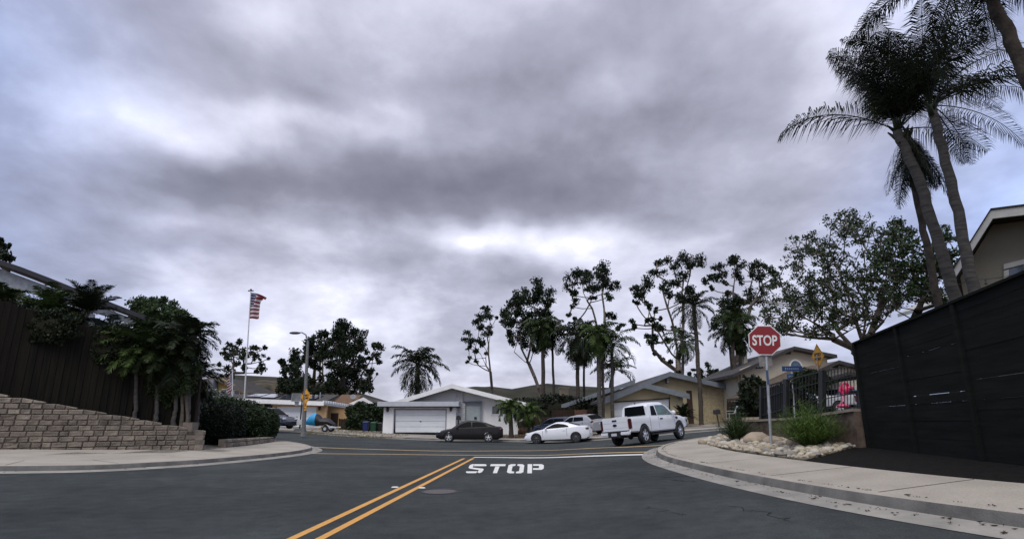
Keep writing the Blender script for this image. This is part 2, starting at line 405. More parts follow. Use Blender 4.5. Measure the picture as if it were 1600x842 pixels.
road = drape('asphalt_road', [(-42, -14), (14, -14)] + [(p.x + .4, p.y) for p in NR[6:]] + [tuple(p) for p in FARK[::-1]] + [(p.x, p.y) for p in NL[::-1]] + [(-44, 4)], 0, asphalt, 1.2)
struct(road)
SW = .13
# far kerb (street side is on its right-hand side when walked left to right -> offset positive = behind)
prof = [(-.018, .0), (.02, .11), (.045, .137)]
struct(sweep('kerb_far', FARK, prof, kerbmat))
profr = [(.018, .0), (-.02, .11), (-.045, .137)]
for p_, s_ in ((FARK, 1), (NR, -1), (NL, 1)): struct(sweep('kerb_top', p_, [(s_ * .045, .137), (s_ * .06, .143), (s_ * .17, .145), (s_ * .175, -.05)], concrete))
for p_, s_ in ((FARK, -1), (NR, 1), (NL, -1)): struct(sweep('gutter', p_, sorted([(s_ * .45, .006), (s_ * .44, .012), (s_ * -.01, .02)]), mat('gutter concrete', (.30, .28, .25), .9, (.20, .19, .17), 1.6, 9, .3, 50)))
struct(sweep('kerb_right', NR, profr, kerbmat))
proL = [(.018, .0), (-.02, .11), (-.045, .137)]
NLr = NL[::-1]      # walk so that the block is on the right
def side_of(path, d): return offset_path(path, d)
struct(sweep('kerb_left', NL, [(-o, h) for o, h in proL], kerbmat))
# sidewalks
inR = side_of(NR, -.165); outR = side_of(NR, -1.75)
struct(drape('sidewalk_right', [tuple(p) for p in inR] + [tuple(p) for p in outR[::-1]], SW, concrete, 1.2, .2))
inL = side_of(NL, .165); outL = side_of(NL, 1.75)
struct(drape('sidewalk_left', [tuple(p) for p in inL] + [tuple(p) for p in outL[::-1]], SW, concrete, 1.2, .2))
inF = side_of(FARK, .172); outF = side_of(FARK, 1.2)
struct(drape('sidewalk_far', [tuple(p) for p in inF] + [tuple(p) for p in outF[::-1]], SW, concrete, 1.5, .2))
# score lines across the walks: thin dark grooves filled with dirt
def joints(name, pin, pout, every, m):
    b = MB(); acc = 0
    for i in range(1, len(pin) - 1):
        acc += (pin[i] - pin[i - 1]).length
        if acc > every:
            acc = 0; a, c = pin[i], pout[i]; t = (pin[i + 1] - pin[i - 1]).normalized() * .009; q = []
            for k in range(4):
                u = .02 + k / 3 * .96; p = a.lerp(c, u); q.append((p, u))
            for k in range(3):
                p, r = q[k][0], q[k + 1][0]
                b.add([(w.x, w.y, Z(w.x, w.y) + SW + .004) for w in (p - t, r - t, r + t, p + t)], [(0, 1, 2, 3)])
    o = b.build(name, m); struct(o)
groove = mat('dirty joint', (.07, .065, .055), .95)
joints('sidewalk_joints_right', inR, outR, 2.3, groove); joints('sidewalk_joints_left', inL, outL, 2.3, groove)
# far lots: dry ground, lawns, driveways
backF = side_of(FARK, 26)
struct(drape('yard_far', [tuple(p) for p in side_of(FARK, 1.2)[12:]] + [(60, 66), (60, 110), (-70, 120), (-60, 90)], .10, dirt, 2.5, .2))
def strip_px(name, pts, h, m, cell=1.2): return drape(name, [tuple(p) for p in gp(pts)], h, m, cell, .1)
# markings -------------------------------------------------------------
PH = .006
def line(name, px, w, m, sm=True, h=.012):
    p = gp(px); path = smooth_path(p, 8) if len(p) > 2 else [p[0].lerp(p[1], i / 30) for i in range(31)]
    return struct(sweep(name, path, [(-w / 2, h), (w / 2, h)], m))
a1, a2 = G(459, 840), G(725, 716); e = Vector((a2.x - a1.x, a2.y - a1.y)).normalized()
def dline(ox, name):
    s = Vector((a1.x + ox, a1.y)) - e * 14; t = Vector((a2.x + ox, a2.y + (0.1 if ox else 0)))
    n = 40; struct(sweep(name, [s.lerp(t, i / n) for i in range(n + 1)], [(-.06, PH), (.06, PH)], yellow))
dline(0, 'road_line_yellow'); dline(.36, 'road_line_yellow')
line('road_line_cross', [(430, 707), (500, 708.6), (600, 709.5), (720, 711), (800, 711.3), (900, 709.4), (1000, 706.4), (1030, 704.8)], .26, yellowf)
line('road_line_cross', [(430, 695), (500, 699), (600, 702.3), (680, 704.3), (740, 704.6), (800, 704.2), (900, 701.5), (1000, 697.5), (1060, 692.5), (1120, 683)], .32, yellowf)
line('road_line_stop', [(740, 714.3), (800, 714.9), (900, 713.4), (1012, 710)], .36, whitep)
def letters():
    b = MB()
    def quadmap(c):
        BL, BR, TL, TR = c
        def f(u, v):
            x = (BL[0] * (1 - u) + BR[0] * u) * (1 - v) + (TL[0] * (1 - u) + TR[0] * u) * v
            # rows nearer the camera take a larger share of the picture height
            y = (BL[1] * (1 - u) + BR[1] * u) * (1 - v) + (TL[1] * (1 - u) + TR[1] * u) * v
            return G(x, y, PH + .002)
        return f
    def stroke(f, pts, closed=True): b.add([f(u, v) for u, v in pts], [tuple(range(len(pts)))])
    w = .26
    S = quadmap([(727, 738.6), (752, 738.6), (735, 724.6), (761.5, 724.6)])
    for q in ([(.12, 1), (.88, 1), (1, .9), (1, .78), (w, .78), (w, .94)][:6], [(0, .9), (.1, 1), (.22, .97), (w, .6), (.12, .5), (0, .62)],
              [(.1, .5), (.3, .62), (.92, .5), (.9, .38), (.7, .36)], [(1, .4), (.92, .5), (.72, .42), (.72, .1), (.88, 0), (1, .12)],
              [(.0, .1), (.12, 0), (.68, 0), (.68, .2), (.0, .2)]): stroke(S, q)
    T = quadmap([(761.5, 738.6), (785, 738.6), (767, 724.6), (790.5, 724.6)])
    stroke(T, [(0, .78), (0, 1), (1, 1), (1, .78)]); stroke(T, [(.36, 0), (.64, 0), (.64, .74), (.36, .74)])
    O = quadmap([(791.5, 738.8), (817.5, 738.8), (795, 724.6), (819.5, 724.6)])
    stroke(O, [(0, .12), (.14, 0), (.44, 0), (.44, .17), (.27, .24), (.27, .76), (.44, .83), (.44, 1), (.14, 1), (0, .88)])
    stroke(O, [(1, .12), (1, .88), (.86, 1), (.56, 1), (.56, .83), (.73, .76), (.73, .24), (.56, .17), (.56, 0), (.86, 0)])
    Pq = quadmap([(824, 738.8), (849, 738.8), (824.5, 724.6), (850, 724.6)])
    stroke(Pq, [(0, 0), (.28, 0), (.28, 1), (0, 1)]); stroke(Pq, [(.34, 1), (.86, 1), (1, .88), (1, .5), (.86, .38), (.34, .38), (.34, .56), (.7, .56), (.7, .82), (.34, .82)])
    o = b.build('road_marking_stop_word', whitep); struct(o)
letters()
def disc():  # flat reddish disc with a darker ring, level with the asphalt
    c = G(687, 768); t = thing('road_disc', 'round reddish road disc in the asphalt right of the double yellow line', 'road disc', (c.x, c.y, Z(c.x, c.y)))
    b = MB(); n = 40
    def ring(r, z): return [(c.x + r * math.cos(2 * math.pi * i / n), c.y + r * math.sin(2 * math.pi * i / n), z + Z(c.x, c.y)) for i in range(n)]
    b.hull(ring(.33, -.03), ring(.33, .010)); b.build('lid', mat('reddish brown', (.105, .085, .08), .75, (.075, .066, .064), 14, 6, .6, 60), t)
    b = MB(); o, i_ = ring(.385, .008), ring(.335, .008); b.add(o + i_, [(k, (k + 1) % n, n + (k + 1) % n, n + k) for k in range(n)]); b.build('rim', mat('dark grey rim', (.03, .03, .032), .7), t)
disc()
for i, (px, py, lab) in enumerate(((617, 761, 'small white raised marker left of the double yellow line'), (659, 762, 'small white raised marker between yellow line and manhole'))):
    c = G(px, py); b = MB(); b.hull([(c.x - .085, c.y - .05, c.z - .01), (c.x + .085, c.y - .05, c.z - .01), (c.x + .085, c.y + .05, c.z - .01), (c.x - .085, c.y + .05, c.z - .01)],
                                   [(c.x - .06, c.y - .03, c.z + .018), (c.x + .06, c.y - .03, c.z + .018), (c.x + .06, c.y + .03, c.z + .018), (c.x - .06, c.y + .03, c.z + .018)])
    tag(b.build('road_marker', whitep), lab, 'road marker', 'raised road markers')
# cracks and gutter litter
def litter():
    rr = np.random.default_rng(3); V = []; r = random.Random(4)
    for path, offs in ((NR, (-.02, .35)), (NR, (-.24, -.19)), (NL, (-.30, -.02))):
        for i in range(12, len(path) - 30):
            for k in range(9 if offs[0] > -.2 else 5):
                if r.random() < .45: continue
                t = r.random(); a = path[i].lerp(path[i + 1], t); d = (path[i + 1] - path[i]).normalized(); nrm = Vector((-d.y, d.x))
                o = r.uniform(*offs); p = a + nrm * o; h = .018 if offs[0] > -.2 else SW + .004
                if offs[0] == -.30: h = .018
                s = r.uniform(.01, .035); an = r.uniform(0, 6.28)
                z = Z(p.x, p.y) + h + .012
                for q in range(r.choice((1, 1, 3))):
                    cx, cy = p.x + r.uniform(-.05, .05), p.y + r.uniform(-.05, .05)
                    V += [(cx + s * math.cos(an), cy + s * math.sin(an), z), (cx - .4 * s * math.sin(an), cy + .4 * s * math.cos(an), z - .008), (cx - s * math.cos(an), cy - s * math.sin(an), z + .004), (cx + .4 * s * math.sin(an), cy - .4 * s * math.cos(an), z - .008)]
    o = np_mesh('fallen_leaves', V, 4, mat('dead leaf', (.045, .03, .018), .9, (.02, .015, .01), island=.8), None)
    tag(o, 'small dark dead leaves lying in the gutter and along the kerb', 'leaves', kind='stuff')
litter()
def cracks():
    r = random.Random(8); b = MB()
    def crack(px0, px1, w=.012, k=14, amp=.12):
        a, c = G(*px0), G(*px1); last = None
        for i in range(k + 1):
            t = i / k; p = a.lerp(c, t) + Vector((r.uniform(-amp, amp), r.uniform(-amp, amp), 0))
            p.z = Z(p.x, p.y) + .004
            if last is not None:
                d = (p - last).normalized(); n = Vector((-d.y, d.x, 0)) * w / 2
                b.add([last - n, p - n, p + n, last + n], [(0, 1, 2, 3)])
            last = p
    crack((1035, 745), (1110, 742), .02, 16, .07); crack((1050, 750), (1085, 752), .02, 10, .08); crack((1150, 790), (1240, 812)); crack((1010, 790), (1060, 806))
    o = b.build('road_cracks', mat('crack', (.02, .02, .02), .95)); struct(o)
cracks()
# ================================================================== buildings (outlines laid on real facade planes)
peach = mat('peach stucco', (.52, .35, .19), .9, (.44, .29, .16), .8, 6, .3, 60)
tan = mat('tan stucco', (.45, .385, .25), .9, (.37, .315, .20), .6, 6, .3, 60)
beige = mat('beige stucco', (.50, .45, .35), .9, (.42, .375, .29), .6, 6, .3, 60)
tanbrick = brickmat('tan brick', (.47, .39, .24), (.40, .33, .20), (.27, .22, .14), .42, .13, .010)
siding = brickmat('horizontal siding', (.66, .66, .67), (.64, .64, .65), (.33, .34, .35), 9, .2, .012, bump=.8, axis='yz')
shingle = mat('grey shingle roof', (.085, .08, .078), .9, (.055, .052, .05), 3, 9, .8, 12)
shinglebr = mat('brown shingle roof', (.17, .105, .065), .9, (.11, .07, .045), 3, 9, .8, 12)
darkwood = mat('dark brown wood', (.045, .030, .022), .85, (.022, .016, .013), 3, 7, .5, 20, streak=(6, 6, .6))
darkdoor = mat('dark red brown door', (.035, .016, .013), .6, (.02, .01, .009))
panelm = mat('solar panel', (.012, .013, .02), .15, (.02, .022, .03), 2, 2, spec=.7)
lampm = mat('dark lantern', (.02, .017, .015), .5)
def garage_door(fc, parent, x0, y0, x1, y1, off, m=doorw, rows=4, y0r=None, y1r=None):
    """sectional door: rows of boards with grooves, set in an opening"""
    y0r = y0 if y0r is None else y0r; y1r = y1 if y1r is None else y1r
    b = MB()
    for k in range(rows):
        ta, tb = k / rows, (k + 1) / rows - .02
        L0 = y0 + (y1 - y0) * ta; L1 = y0 + (y1 - y0) * tb; R0 = y0r + (y1r - y0r) * ta; R1 = y0r + (y1r - y0r) * tb
        fc.prism(b, [(x0, L0), (x1, R0), (x1, R1), (x0, L1)], off, off + .05)
    fc.prism(b, [(x0, y0), (x1, y0r), (x1, y1r), (x0, y1)], off + .052, off + .07)
    o = b.build('garage_door', m, parent)
    h = MB(); mx, my = (x0 + x1) / 2, (y0 + y1 + y0r + y1r) / 4; c = fc.pt(mx, my, off - .03); h.box((c.x - .07, c.y - .02, c.z - .03), (c.x + .07, c.y + .04, c.z + .03)); h.build('handle', black, o)
    return o
def wall_lamp(fc, parent, x, y, off=-.12, s=.12):
    c = fc.pt(x, y, off); b = MB(); b.hull([(c.x - s * .6, c.y - s * .6, c.z - s * 1.5), (c.x + s * .6, c.y - s * .6, c.z - s * 1.5), (c.x + s * .6, c.y + s, c.z - s * 1.5), (c.x - s * .6, c.y + s, c.z - s * 1.5)],
        [(c.x - s, c.y - s, c.z + s), (c.x + s, c.y - s, c.z + s), (c.x + s, c.y + s, c.z + s), (c.x - s, c.y + s, c.z + s)])
    b.hull([(c.x - s * 1.2, c.y - s * 1.2, c.z + s), (c.x + s * 1.2, c.y - s * 1.2, c.z + s), (c.x + s * 1.2, c.y + s, c.z + s), (c.x - s * 1.2, c.y + s, c.z + s)], [(c.x - .02, c.y - .02, c.z + s * 1.8), (c.x + .02, c.y - .02, c.z + s * 1.8), (c.x + .02, c.y + s, c.z + s * 1.8), (c.x - .02, c.y + s, c.z + s * 1.8)])
    b.build('wall_lamp', lampm, parent)
def window(fc, parent, x0, y0, x1, y1, frm=trim_w, off=0.0, t=.08, cols=2, sill=True, y0r=None, y1r=None):
    y0r = y0 if y0r is None else y0r; y1r = y1 if y1r is None else y1r
    def yy(x, top): u = (x - x0) / (x1 - x0); return (y0 + (y0r - y0) * u) if top else (y1 + (y1r - y1) * u)
    b = MB(); fc.prism(b, [(x0, y0), (x1, y0r), (x1, y1r), (x0, y1)], off - .015, off + .02); o = b.build('window', glassm, parent)
    f = MB(); a, c = fc.pt(x0, y0), fc.pt(x1, y1r); pxm = (x1 - x0) / max(.01, (Vector((a.x, a.y)) - Vector((c.x, c.y))).length) * t
    fc.prism(f, [(x0 - pxm, y0 - pxm), (x1 + pxm, y0r - pxm), (x1 + pxm, y0r), (x0 - pxm, y0)], off - .05, off + .015)
    fc.prism(f, [(x0 - pxm, y1), (x1 + pxm, y1r), (x1 + pxm, y1r + pxm), (x0 - pxm, y1 + pxm)], off - .07, off + .015)
    for k in range(cols + 1):
        x = x0 + (x1 - x0) * k / cols; xa, xb = (x - pxm, x) if k == 0 else ((x, x + pxm) if k == cols else (x - pxm * .35, x + pxm * .35))
        fc.prism(f, [(xa, yy(xa, 1)), (xb, yy(xb, 1)), (xb, yy(xb, 0)), (xa, yy(xa, 0))], off - .045, off + .012)
    f.build('frame', frm, o)
    return o
def slab3(b, pts, th):
    """a roof plane through 3D points, th thick (downwards)"""
    return b.hull([(p[0], p[1], p[2] - th) for p in pts], [tuple(p) for p in pts])
def gable_roof(parent, fc, L, A, Rr, over, depth, th, m, mf, name='roof', fas=.3):
    """two slopes from pixel points left eave L, apex A, right eave Rr on the plane fc, running depth back; barge boards on the front"""
    n = Vector((fc.n.x, fc.n.y, 0)); l, a, r = (fc.pt(*q) for q in (L, A, Rr)); s = n * (-over); e = n * depth; b = MB()
    slab3(b, [l + s, a + s, a + e, l + e], th); slab3(b, [a + s, r + s, r + e, a + e], th); o = b.build(name, m, parent)
    b = MB(); up = Vector((0, 0, .025)); dn = Vector((0, 0, -fas)); o1 = n * (-over - .05); o2 = n * (-over - .003)
    for p, q in ((l, a), (a, r)): b.hull([p + o1 + dn, q + o1 + dn, q + o1 + up, p + o1 + up], [p + o2 + dn, q + o2 + dn, q + o2 + up, p + o2 + up])
    b.build('barge_board', mf, o)
    return o
def house_white():
    Y = 49.0; fg = front(Y); fm = front(Y + 1.6); zb = Z(-8, Y) - .1
    t = thing('white_house', 'low white stucco house with flat garage wing and shallow gable behind the dark sedan', 'house', (-6, Y, zb))
    b = MB()
    for q in ([(600, 631.5), (616, 631.5)], [(697.5, 631.5), (712.5, 631.5)]): fg.down(q, 0, .25, b, zb)
    fg.prism(b, [(616, 631.5), (697.5, 631.5), (697.5, 639), (616, 639)], 0, .25)
    a, c = fg.pt(600, 640), fg.pt(712.5, 640); b.box((a.x, Y + .255, zb), (a.x + .2, Y + 7, a.z + .4)); b.box((a.x + .2, Y + 6.8, zb), (c.x - .2, Y + 7, a.z + .4))
    fm.down([(618, 629), (635, 624), (707, 603.5), (790, 622), (809, 628)], .6, .9, b, zb)
    m2 = fm.pt(809, 640, .6); b.box((m2.x - .25, Y + 2.6, zb), (m2.x, Y + 14, fm.pt(809, 629).z))
    m3 = fm.pt(637, 640, .6)
    b.build('wall', stucco_w, t)
    b = MB(); b.box((c.x - .2, Y + .26, zb), (c.x, Y + 2.15, fg.pt(712.5, 631.5).z)); q0, q1 = fm.pt(712.7, 607), fm.pt(722.5, 629)
    b.box((q0.x, Y + 1.9, q1.z), (q1.x, Y + 2.15, q0.z + .05)); b.box((c.x + .003, Y + 1.9, zb), (q1.x + .25, Y + 2.15, q1.z - .003)); b.build('siding_panel', siding, t)
    garage_door(fg, t, 617.3, 640.3, 696.3, 675.6, .12)
    b = MB(); fg.prism(b, [(615.6, 638.5), (698, 638.5), (698, 640), (615.6, 640)], -.05, .1); fg.down([(615.6, 640), (617, 640)], -.05, .1, b, zb); fg.down([(696.6, 640), (698, 640)], -.05, .1, b, zb); b.build('door_trim', trim_g, t)
    # flat roof with deep pale fascia
    f1 = front(Y - .7); l, r = f1.pt(591.5, 627), f1.pt(710.5, 628); b = MB(); b.box((l.x, Y - .6, l.z - .5), (r.x + .25, Y + 8, l.z - .12)); o = b.build('garage_roof', shingle, t)
    b = MB(); b.box((l.x - .1, Y - .7, l.z - .42), (r.x + .35, Y - .6, l.z)); b.box((r.x + .25, Y - .598, l.z - .42), (r.x + .35, Y + 1.7, l.z)); b.box((l.x - .1, Y - .598, l.z - .42), (l.x, Y + 7, l.z)); b.build('fascia', mat('pale fascia', (.44, .46, .49), .7, (.38, .40, .43), 2, 5), o)
    gable_roof(t, front(Y + 1.4), (606, 631), (707, 600.5), (822, 629.5), .5, 13, .22, shingle, trim_w, fas=.38)
    # flat entry panel, the recess's shade put into its grey
    b = MB(); fe = front(Y + 3.6)
    e0, e1 = fm.pt(726, 627, .6), fm.pt(752, 627, .6)
    b.box((e0.x, Y + 2.05, zb), (e1.x, Y + 2.19, e0.z)); b.build('entry_shade_panel', mat('shaded entry', (.30, .32, .34), .9), t)
    f2 = front(Y + 2.0)
    b = MB(); f2.down([(729, 634.5), (750, 634.5)], -.05, .03, b, zb + .1); d = b.build('door', mat('grey green door', (.36, .41, .42), .5, (.31, .36, .37)), t)
    b = MB(); c2 = f2.pt(743, 653); b.box((c2.x - .12, c2.y - .12, c2.z - .1), (c2.x + .12, c2.y - .05, c2.z + .12)); b.build('handle', black, d)
    b = MB(); f2.down([(750.5, 627), (753.2, 627)], -.12, .03, b, zb); f2.prism(b, [(724, 625.8), (753.2, 625.8), (753.2, 627.6), (724, 627.6)], -.3, .03); b.build('entry_frame', trim_g, t)
    window(front(Y + 2.2), t, 769, 634.5, 793, 646.5, trim_w, 0, .1, 2)
    for x, y in ((606, 640), (704.5, 639)): wall_lamp(fg, t, x, y)
    return t
house_white()
def house_peach():
    Y = 57.0; f = Face((-29.5, 60), (-17, 57.5)); zb = Z(-24, 58) - .1
    t = thing('peach_garage_house', 'low peach stucco house with white garage door and long white fascia behind the basketball hoop', 'house', (-24, Y, zb))
    b = MB(); f.down([(426, 631), (431.5, 631)], 0, .25, b, zb); f.down([(495, 631), (511, 631)], 0, .25, b, zb); f.prism(b, [(431.5, 631), (495, 631), (495, 635), (431.5, 635)], 0, .25)
    f.down([(334, 624.5), (399, 627), (401, 627)], .4, .65, b, zb)
    g = Face((-17.8, 61.5), (-12, 60.5)); g.down([(507, 634), (544, 637)], 0, .25, b, zb)
    b.build('wall', peach, t)
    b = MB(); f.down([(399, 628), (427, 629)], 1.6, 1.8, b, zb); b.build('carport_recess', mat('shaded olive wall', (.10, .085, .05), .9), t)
    garage_door(f, t, 431.6, 635, 494.8, 667, .12)
    b = MB(); f.prism(b, [(425, 631), (511, 631.2), (511, 632.5), (425, 632.3)], -.2, -.02); b.build('lintel', trim_w, t)
    # low roof rising back
    n = f.n; A, B = f.pt(330, 621.5, -.7), f.pt(512, 628, -.7)
    ra, rb = P(352, 615.5, 68), P(530, 616.5, 66); b = MB(); slab3(b, [A, B, rb, ra], .2); o = b.build('roof', shingle, t)
    b = MB(); up = .04; 
    for p, q in ((A, B),):
        nn = Vector((n.x, n.y, 0)); b.hull([p - nn * .06 + Vector((0, 0, -.40)), q - nn * .06 + Vector((0, 0, -.40)), q - nn * .06 + Vector((0, 0, .05)), p - nn * .06 + Vector((0, 0, .05))],
               [p - nn * .004 + Vector((0, 0, -.40)), q - nn * .004 + Vector((0, 0, -.40)), q - nn * .004 + Vector((0, 0, .05)), p - nn * .004 + Vector((0, 0, .05))])
    b.build('fascia', trim_w, o)
    def on_roof(u, v): return A.lerp(B, u).lerp(ra.lerp(rb, u), v) + Vector((0, 0, .07))
    for u0, u1, v0, v1 in ((.30, .42, .25, .8), (.44, .56, .15, .8), (.60, .74, .15, .75), (.76, .90, .15, .75)):
        b = MB(); p = [on_roof(u0, v0), on_roof(u1, v0), on_roof(u1, v1), on_roof(u0, v1)]; b.hull([q + Vector((0, 0, .05)) for q in p], [q + Vector((0, 0, .11)) for q in p]); b.build('solar_panel', panelm, o)
    b = MB(); c = on_roof(.93, .25); b.tube([c - Vector((0, 0, .3)), c + Vector((0, 0, .75))], .06, 8); b.build('vent_pipe', steel, o)
    # brown hip and white barge piece to the right
    gg = front(62.5)
    b = MB(); l, a, r = P(516, 628.5, 61.5), P(535, 616, 68), P(566, 617, 68); q = P(548, 634, 61.5); slab3(b, [l, q, r, a], .2); b.build('brown_roof', shinglebr, t)
    gable_roof(t, front(62.8), (541, 633), (569, 621), (590, 633), .3, 7, .2, shingle, trim_w, 'side_roof', .35)
    b = MB(); gg.down([(547, 636), (569, 624), (588, 634)], .5, .7, b, zb); b.build('side_wall', stucco_w, t)
    window(f, t, 374, 629.5, 388, 634.5, trim_w, .4, .08, 2); 
    b = MB(); g.down([(517.5, 645), (529, 645)], -.04, .02, b, zb + .05); b.build('door', darkdoor, t)
    wall_lamp(f, t, 423.5 + 0, 634); wall_lamp(f, t, 500, 638)
    # pergola rafters over the side yard
    b = MB(); p0, p1 = P(511, 627.5, 56.6), P(546, 633.5, 61.5)
    for k in range(11):
        c = p0.lerp(p1, k / 10); b.box((c.x - .07, c.y - 1.1, c.z - .14), (c.x + .07, c.y + 1.1, c.z + .1))
    b.hull([p0 + Vector((0, -.9, -.32)), p1 + Vector((0, -.9, -.32)), p1 + Vector((0, -.8, -.32)), p0 + Vector((0, -.8, -.32))], [p0 + Vector((0, -.9, -.145)), p1 + Vector((0, -.9, -.145)), p1 + Vector((0, -.8, -.145)), p0 + Vector((0, -.8, -.145))])
    b.build('pergola', trim_w, t)
    # dish on the roof
    b = MB(); c = P(552, 619.5, 64); n_ = 12
    b.hull([(c.x + .38 * math.cos(i * 6.283 / n_), c.y, c.z + .28 * math.sin(i * 6.283 / n_)) for i in range(n_)], [(c.x + .1 * math.cos(i * 6.283 / n_), c.y + .25, c.z + .08 * math.sin(i * 6.283 / n_)) for i in range(n_)])
    b.tube([c + Vector((0, .2, 0)), c + Vector((0, .5, -1))], .04, 6); b.build('satellite_dish', steel, t)
house_peach()
def house_yellow():
    Y = 72.0; f = front(Y); zb = Z(-36, Y)
    t = thing('yellow_house', 'two storey yellow gabled house far back above the clipped hedge', 'house', (-36, Y, zb))
    b = MB(); f.down([(318, 592), (345, 590.5), (388, 613)], 0, .3, b, zb); b.build('wall', mat('yellow stucco', (.46, .33, .12), .9, (.39, .28, .10), .8, 5), t)
    gable_roof(t, f, (310, 600), (338, 588), (393, 614.5), .8, 10, .25, shingle, mat('brown trim', (.12, .09, .07), .8), fas=.35)
    window(f, t, 348.5, 608.5, 361.5, 618, trim_w, -.02, .12, 2); window(f, t, 366.5, 610, 374, 618, trim_w, -.02, .12, 1)
    b = MB(); f.prism(b, [(331, 596), (341, 592), (341, 622), (331, 622)], -1.2, -.01); b.build('bay', mat('grey bay', (.20, .21, .22), .9), t)
house_yellow()
def house_tan():
    Ym = 50.0; Yg = 45.5; fm = front(Ym); fg = front(Yg); zb = Z(12, 48) - .4
    t = thing('tan_house', 'tan stucco house with blue grey barge boards and a brick end behind the pickup', 'house', (12, 48, zb))
    b = MB(); fm.down([(1004, 603), (1042, 586), (1092, 597.5)], 0, .3, b, zb)
    fg.down([(944.5, 624), (959, 618.5)], 0, .25, b, zb); fg.down([(1046, 611), (1066.5, 614.5)], 0, .25, b, zb)
    fg.prism(b, [(959, 618.7), (1002.5, 602), (1046, 611), (1046, 622.5), (959, 628.5)], 0, .25)
    a, c = fg.pt(944.5, 630), fg.pt(1066.5, 630); b.box((c.x - .25, Yg + .255, zb), (c.x, Ym, fg.pt(1066, 614.5).z))
    b.build('wall', tan, t); b = MB()
    fl = front(52.5); fl.down([(880, 631.5), (945, 610.5), (960, 606)], 0, .3, b, zb)
    b.build('wall', tan, t)
    b = MB(); fm.down([(1092.3, 597.8), (1135.5, 606.5)], -.02, .28, b, zb); cc = fm.pt(1135.5, 610); b.box((cc.x - .25, Ym + .29, zb), (cc.x, Ym + 9, cc.z)); b.build('brick_wall', tanbrick, t)
    b = MB(); fm.down([(1072, 610), (1080.5, 610)], -.03, .1, b, zb); b.build('entry_shade_panel', mat('dark red entry', (.05, .022, .016), .8), t)  # flat strip, the recess's shade put into its dark red
    garage_door(fg, t, 959.5, 628.8, 1045.5, 672, .12, doorw, 4, 622.8, 672)
    b = MB(); fg.prism(b, [(958, 627.2), (1047, 621), (1047, 622.8), (958, 629)], -.05, .1); b.build('door_trim', mat('dark trim', (.03, .028, .026), .8), t)
    bb = mat('blue grey trim', (.16, .18, .20), .7, (.125, .14, .16), 2, 5)
    gable_roof(t, fm, (994, 602), (1042.5, 582), (1146, 605.5), .8, 11, .25, shingle, bb, 'main_roof', .42)
    gable_roof(t, fg, (936, 626), (1003, 599), (1073, 616), .7, 5.2, .22, shingle, bb, 'garage_roof', .42)
    l, r = P(877, 632.5, 51.6), P(992, 593.5, 51.6); e = Vector((0, 8, 0)); b = MB(); slab3(b, [l, r, r + e, l + e], .3); o = b.build('side_roof', shingle, t)
    b = MB(); b.hull([l + Vector((0, -.07, -.36)), r + Vector((0, -.07, -.36)), r + Vector((0, -.07, .05)), l + Vector((0, -.07, .05))], [l + Vector((0, -.005, -.36)), r + Vector((0, -.005, -.36)), r + Vector((0, -.005, .05)), l + Vector((0, -.005, .05))]); b.build('barge_board', bb, o)
    b = MB(); q0, q1 = P(875.5, 606.5, 58), P(889, 640, 58); b.box((q0.x, 58, q1.z - 1), (q1.x, 59.3, q0.z)); b.box((q0.x - .1, 57.9, q0.z), (q1.x + .1, 59.4, q0.z + .14)); b.build('chimney', tan, t)
    window(fl, t, 893, 634, 912, 643, mat('white frame', (.5, .5, .48), .7), -.02, .07, 2)
    b = MB(); c = fm.pt(1040.5, 592, -.3); b.box((c.x - .08, c.y - .3, c.z - .4), (c.x + .08, c.y + .28, c.z + .3)); b.build('beam_end', bb, t); b = MB(); c = fg.pt(1061, 618, -.2); b.box((c.x - .1, c.y - .3, c.z - .35), (c.x + .1, c.y + .1, c.z + .05)); b.build('beam_end', bb, t)
    b = MB(); c = fl.pt(932, 629, -.35); b.box((c.x - .5, c.y - .25, c.z - .35), (c.x + .5, c.y + .34, c.z + .3)); b.build('air_conditioner', steel, t)
house_tan()
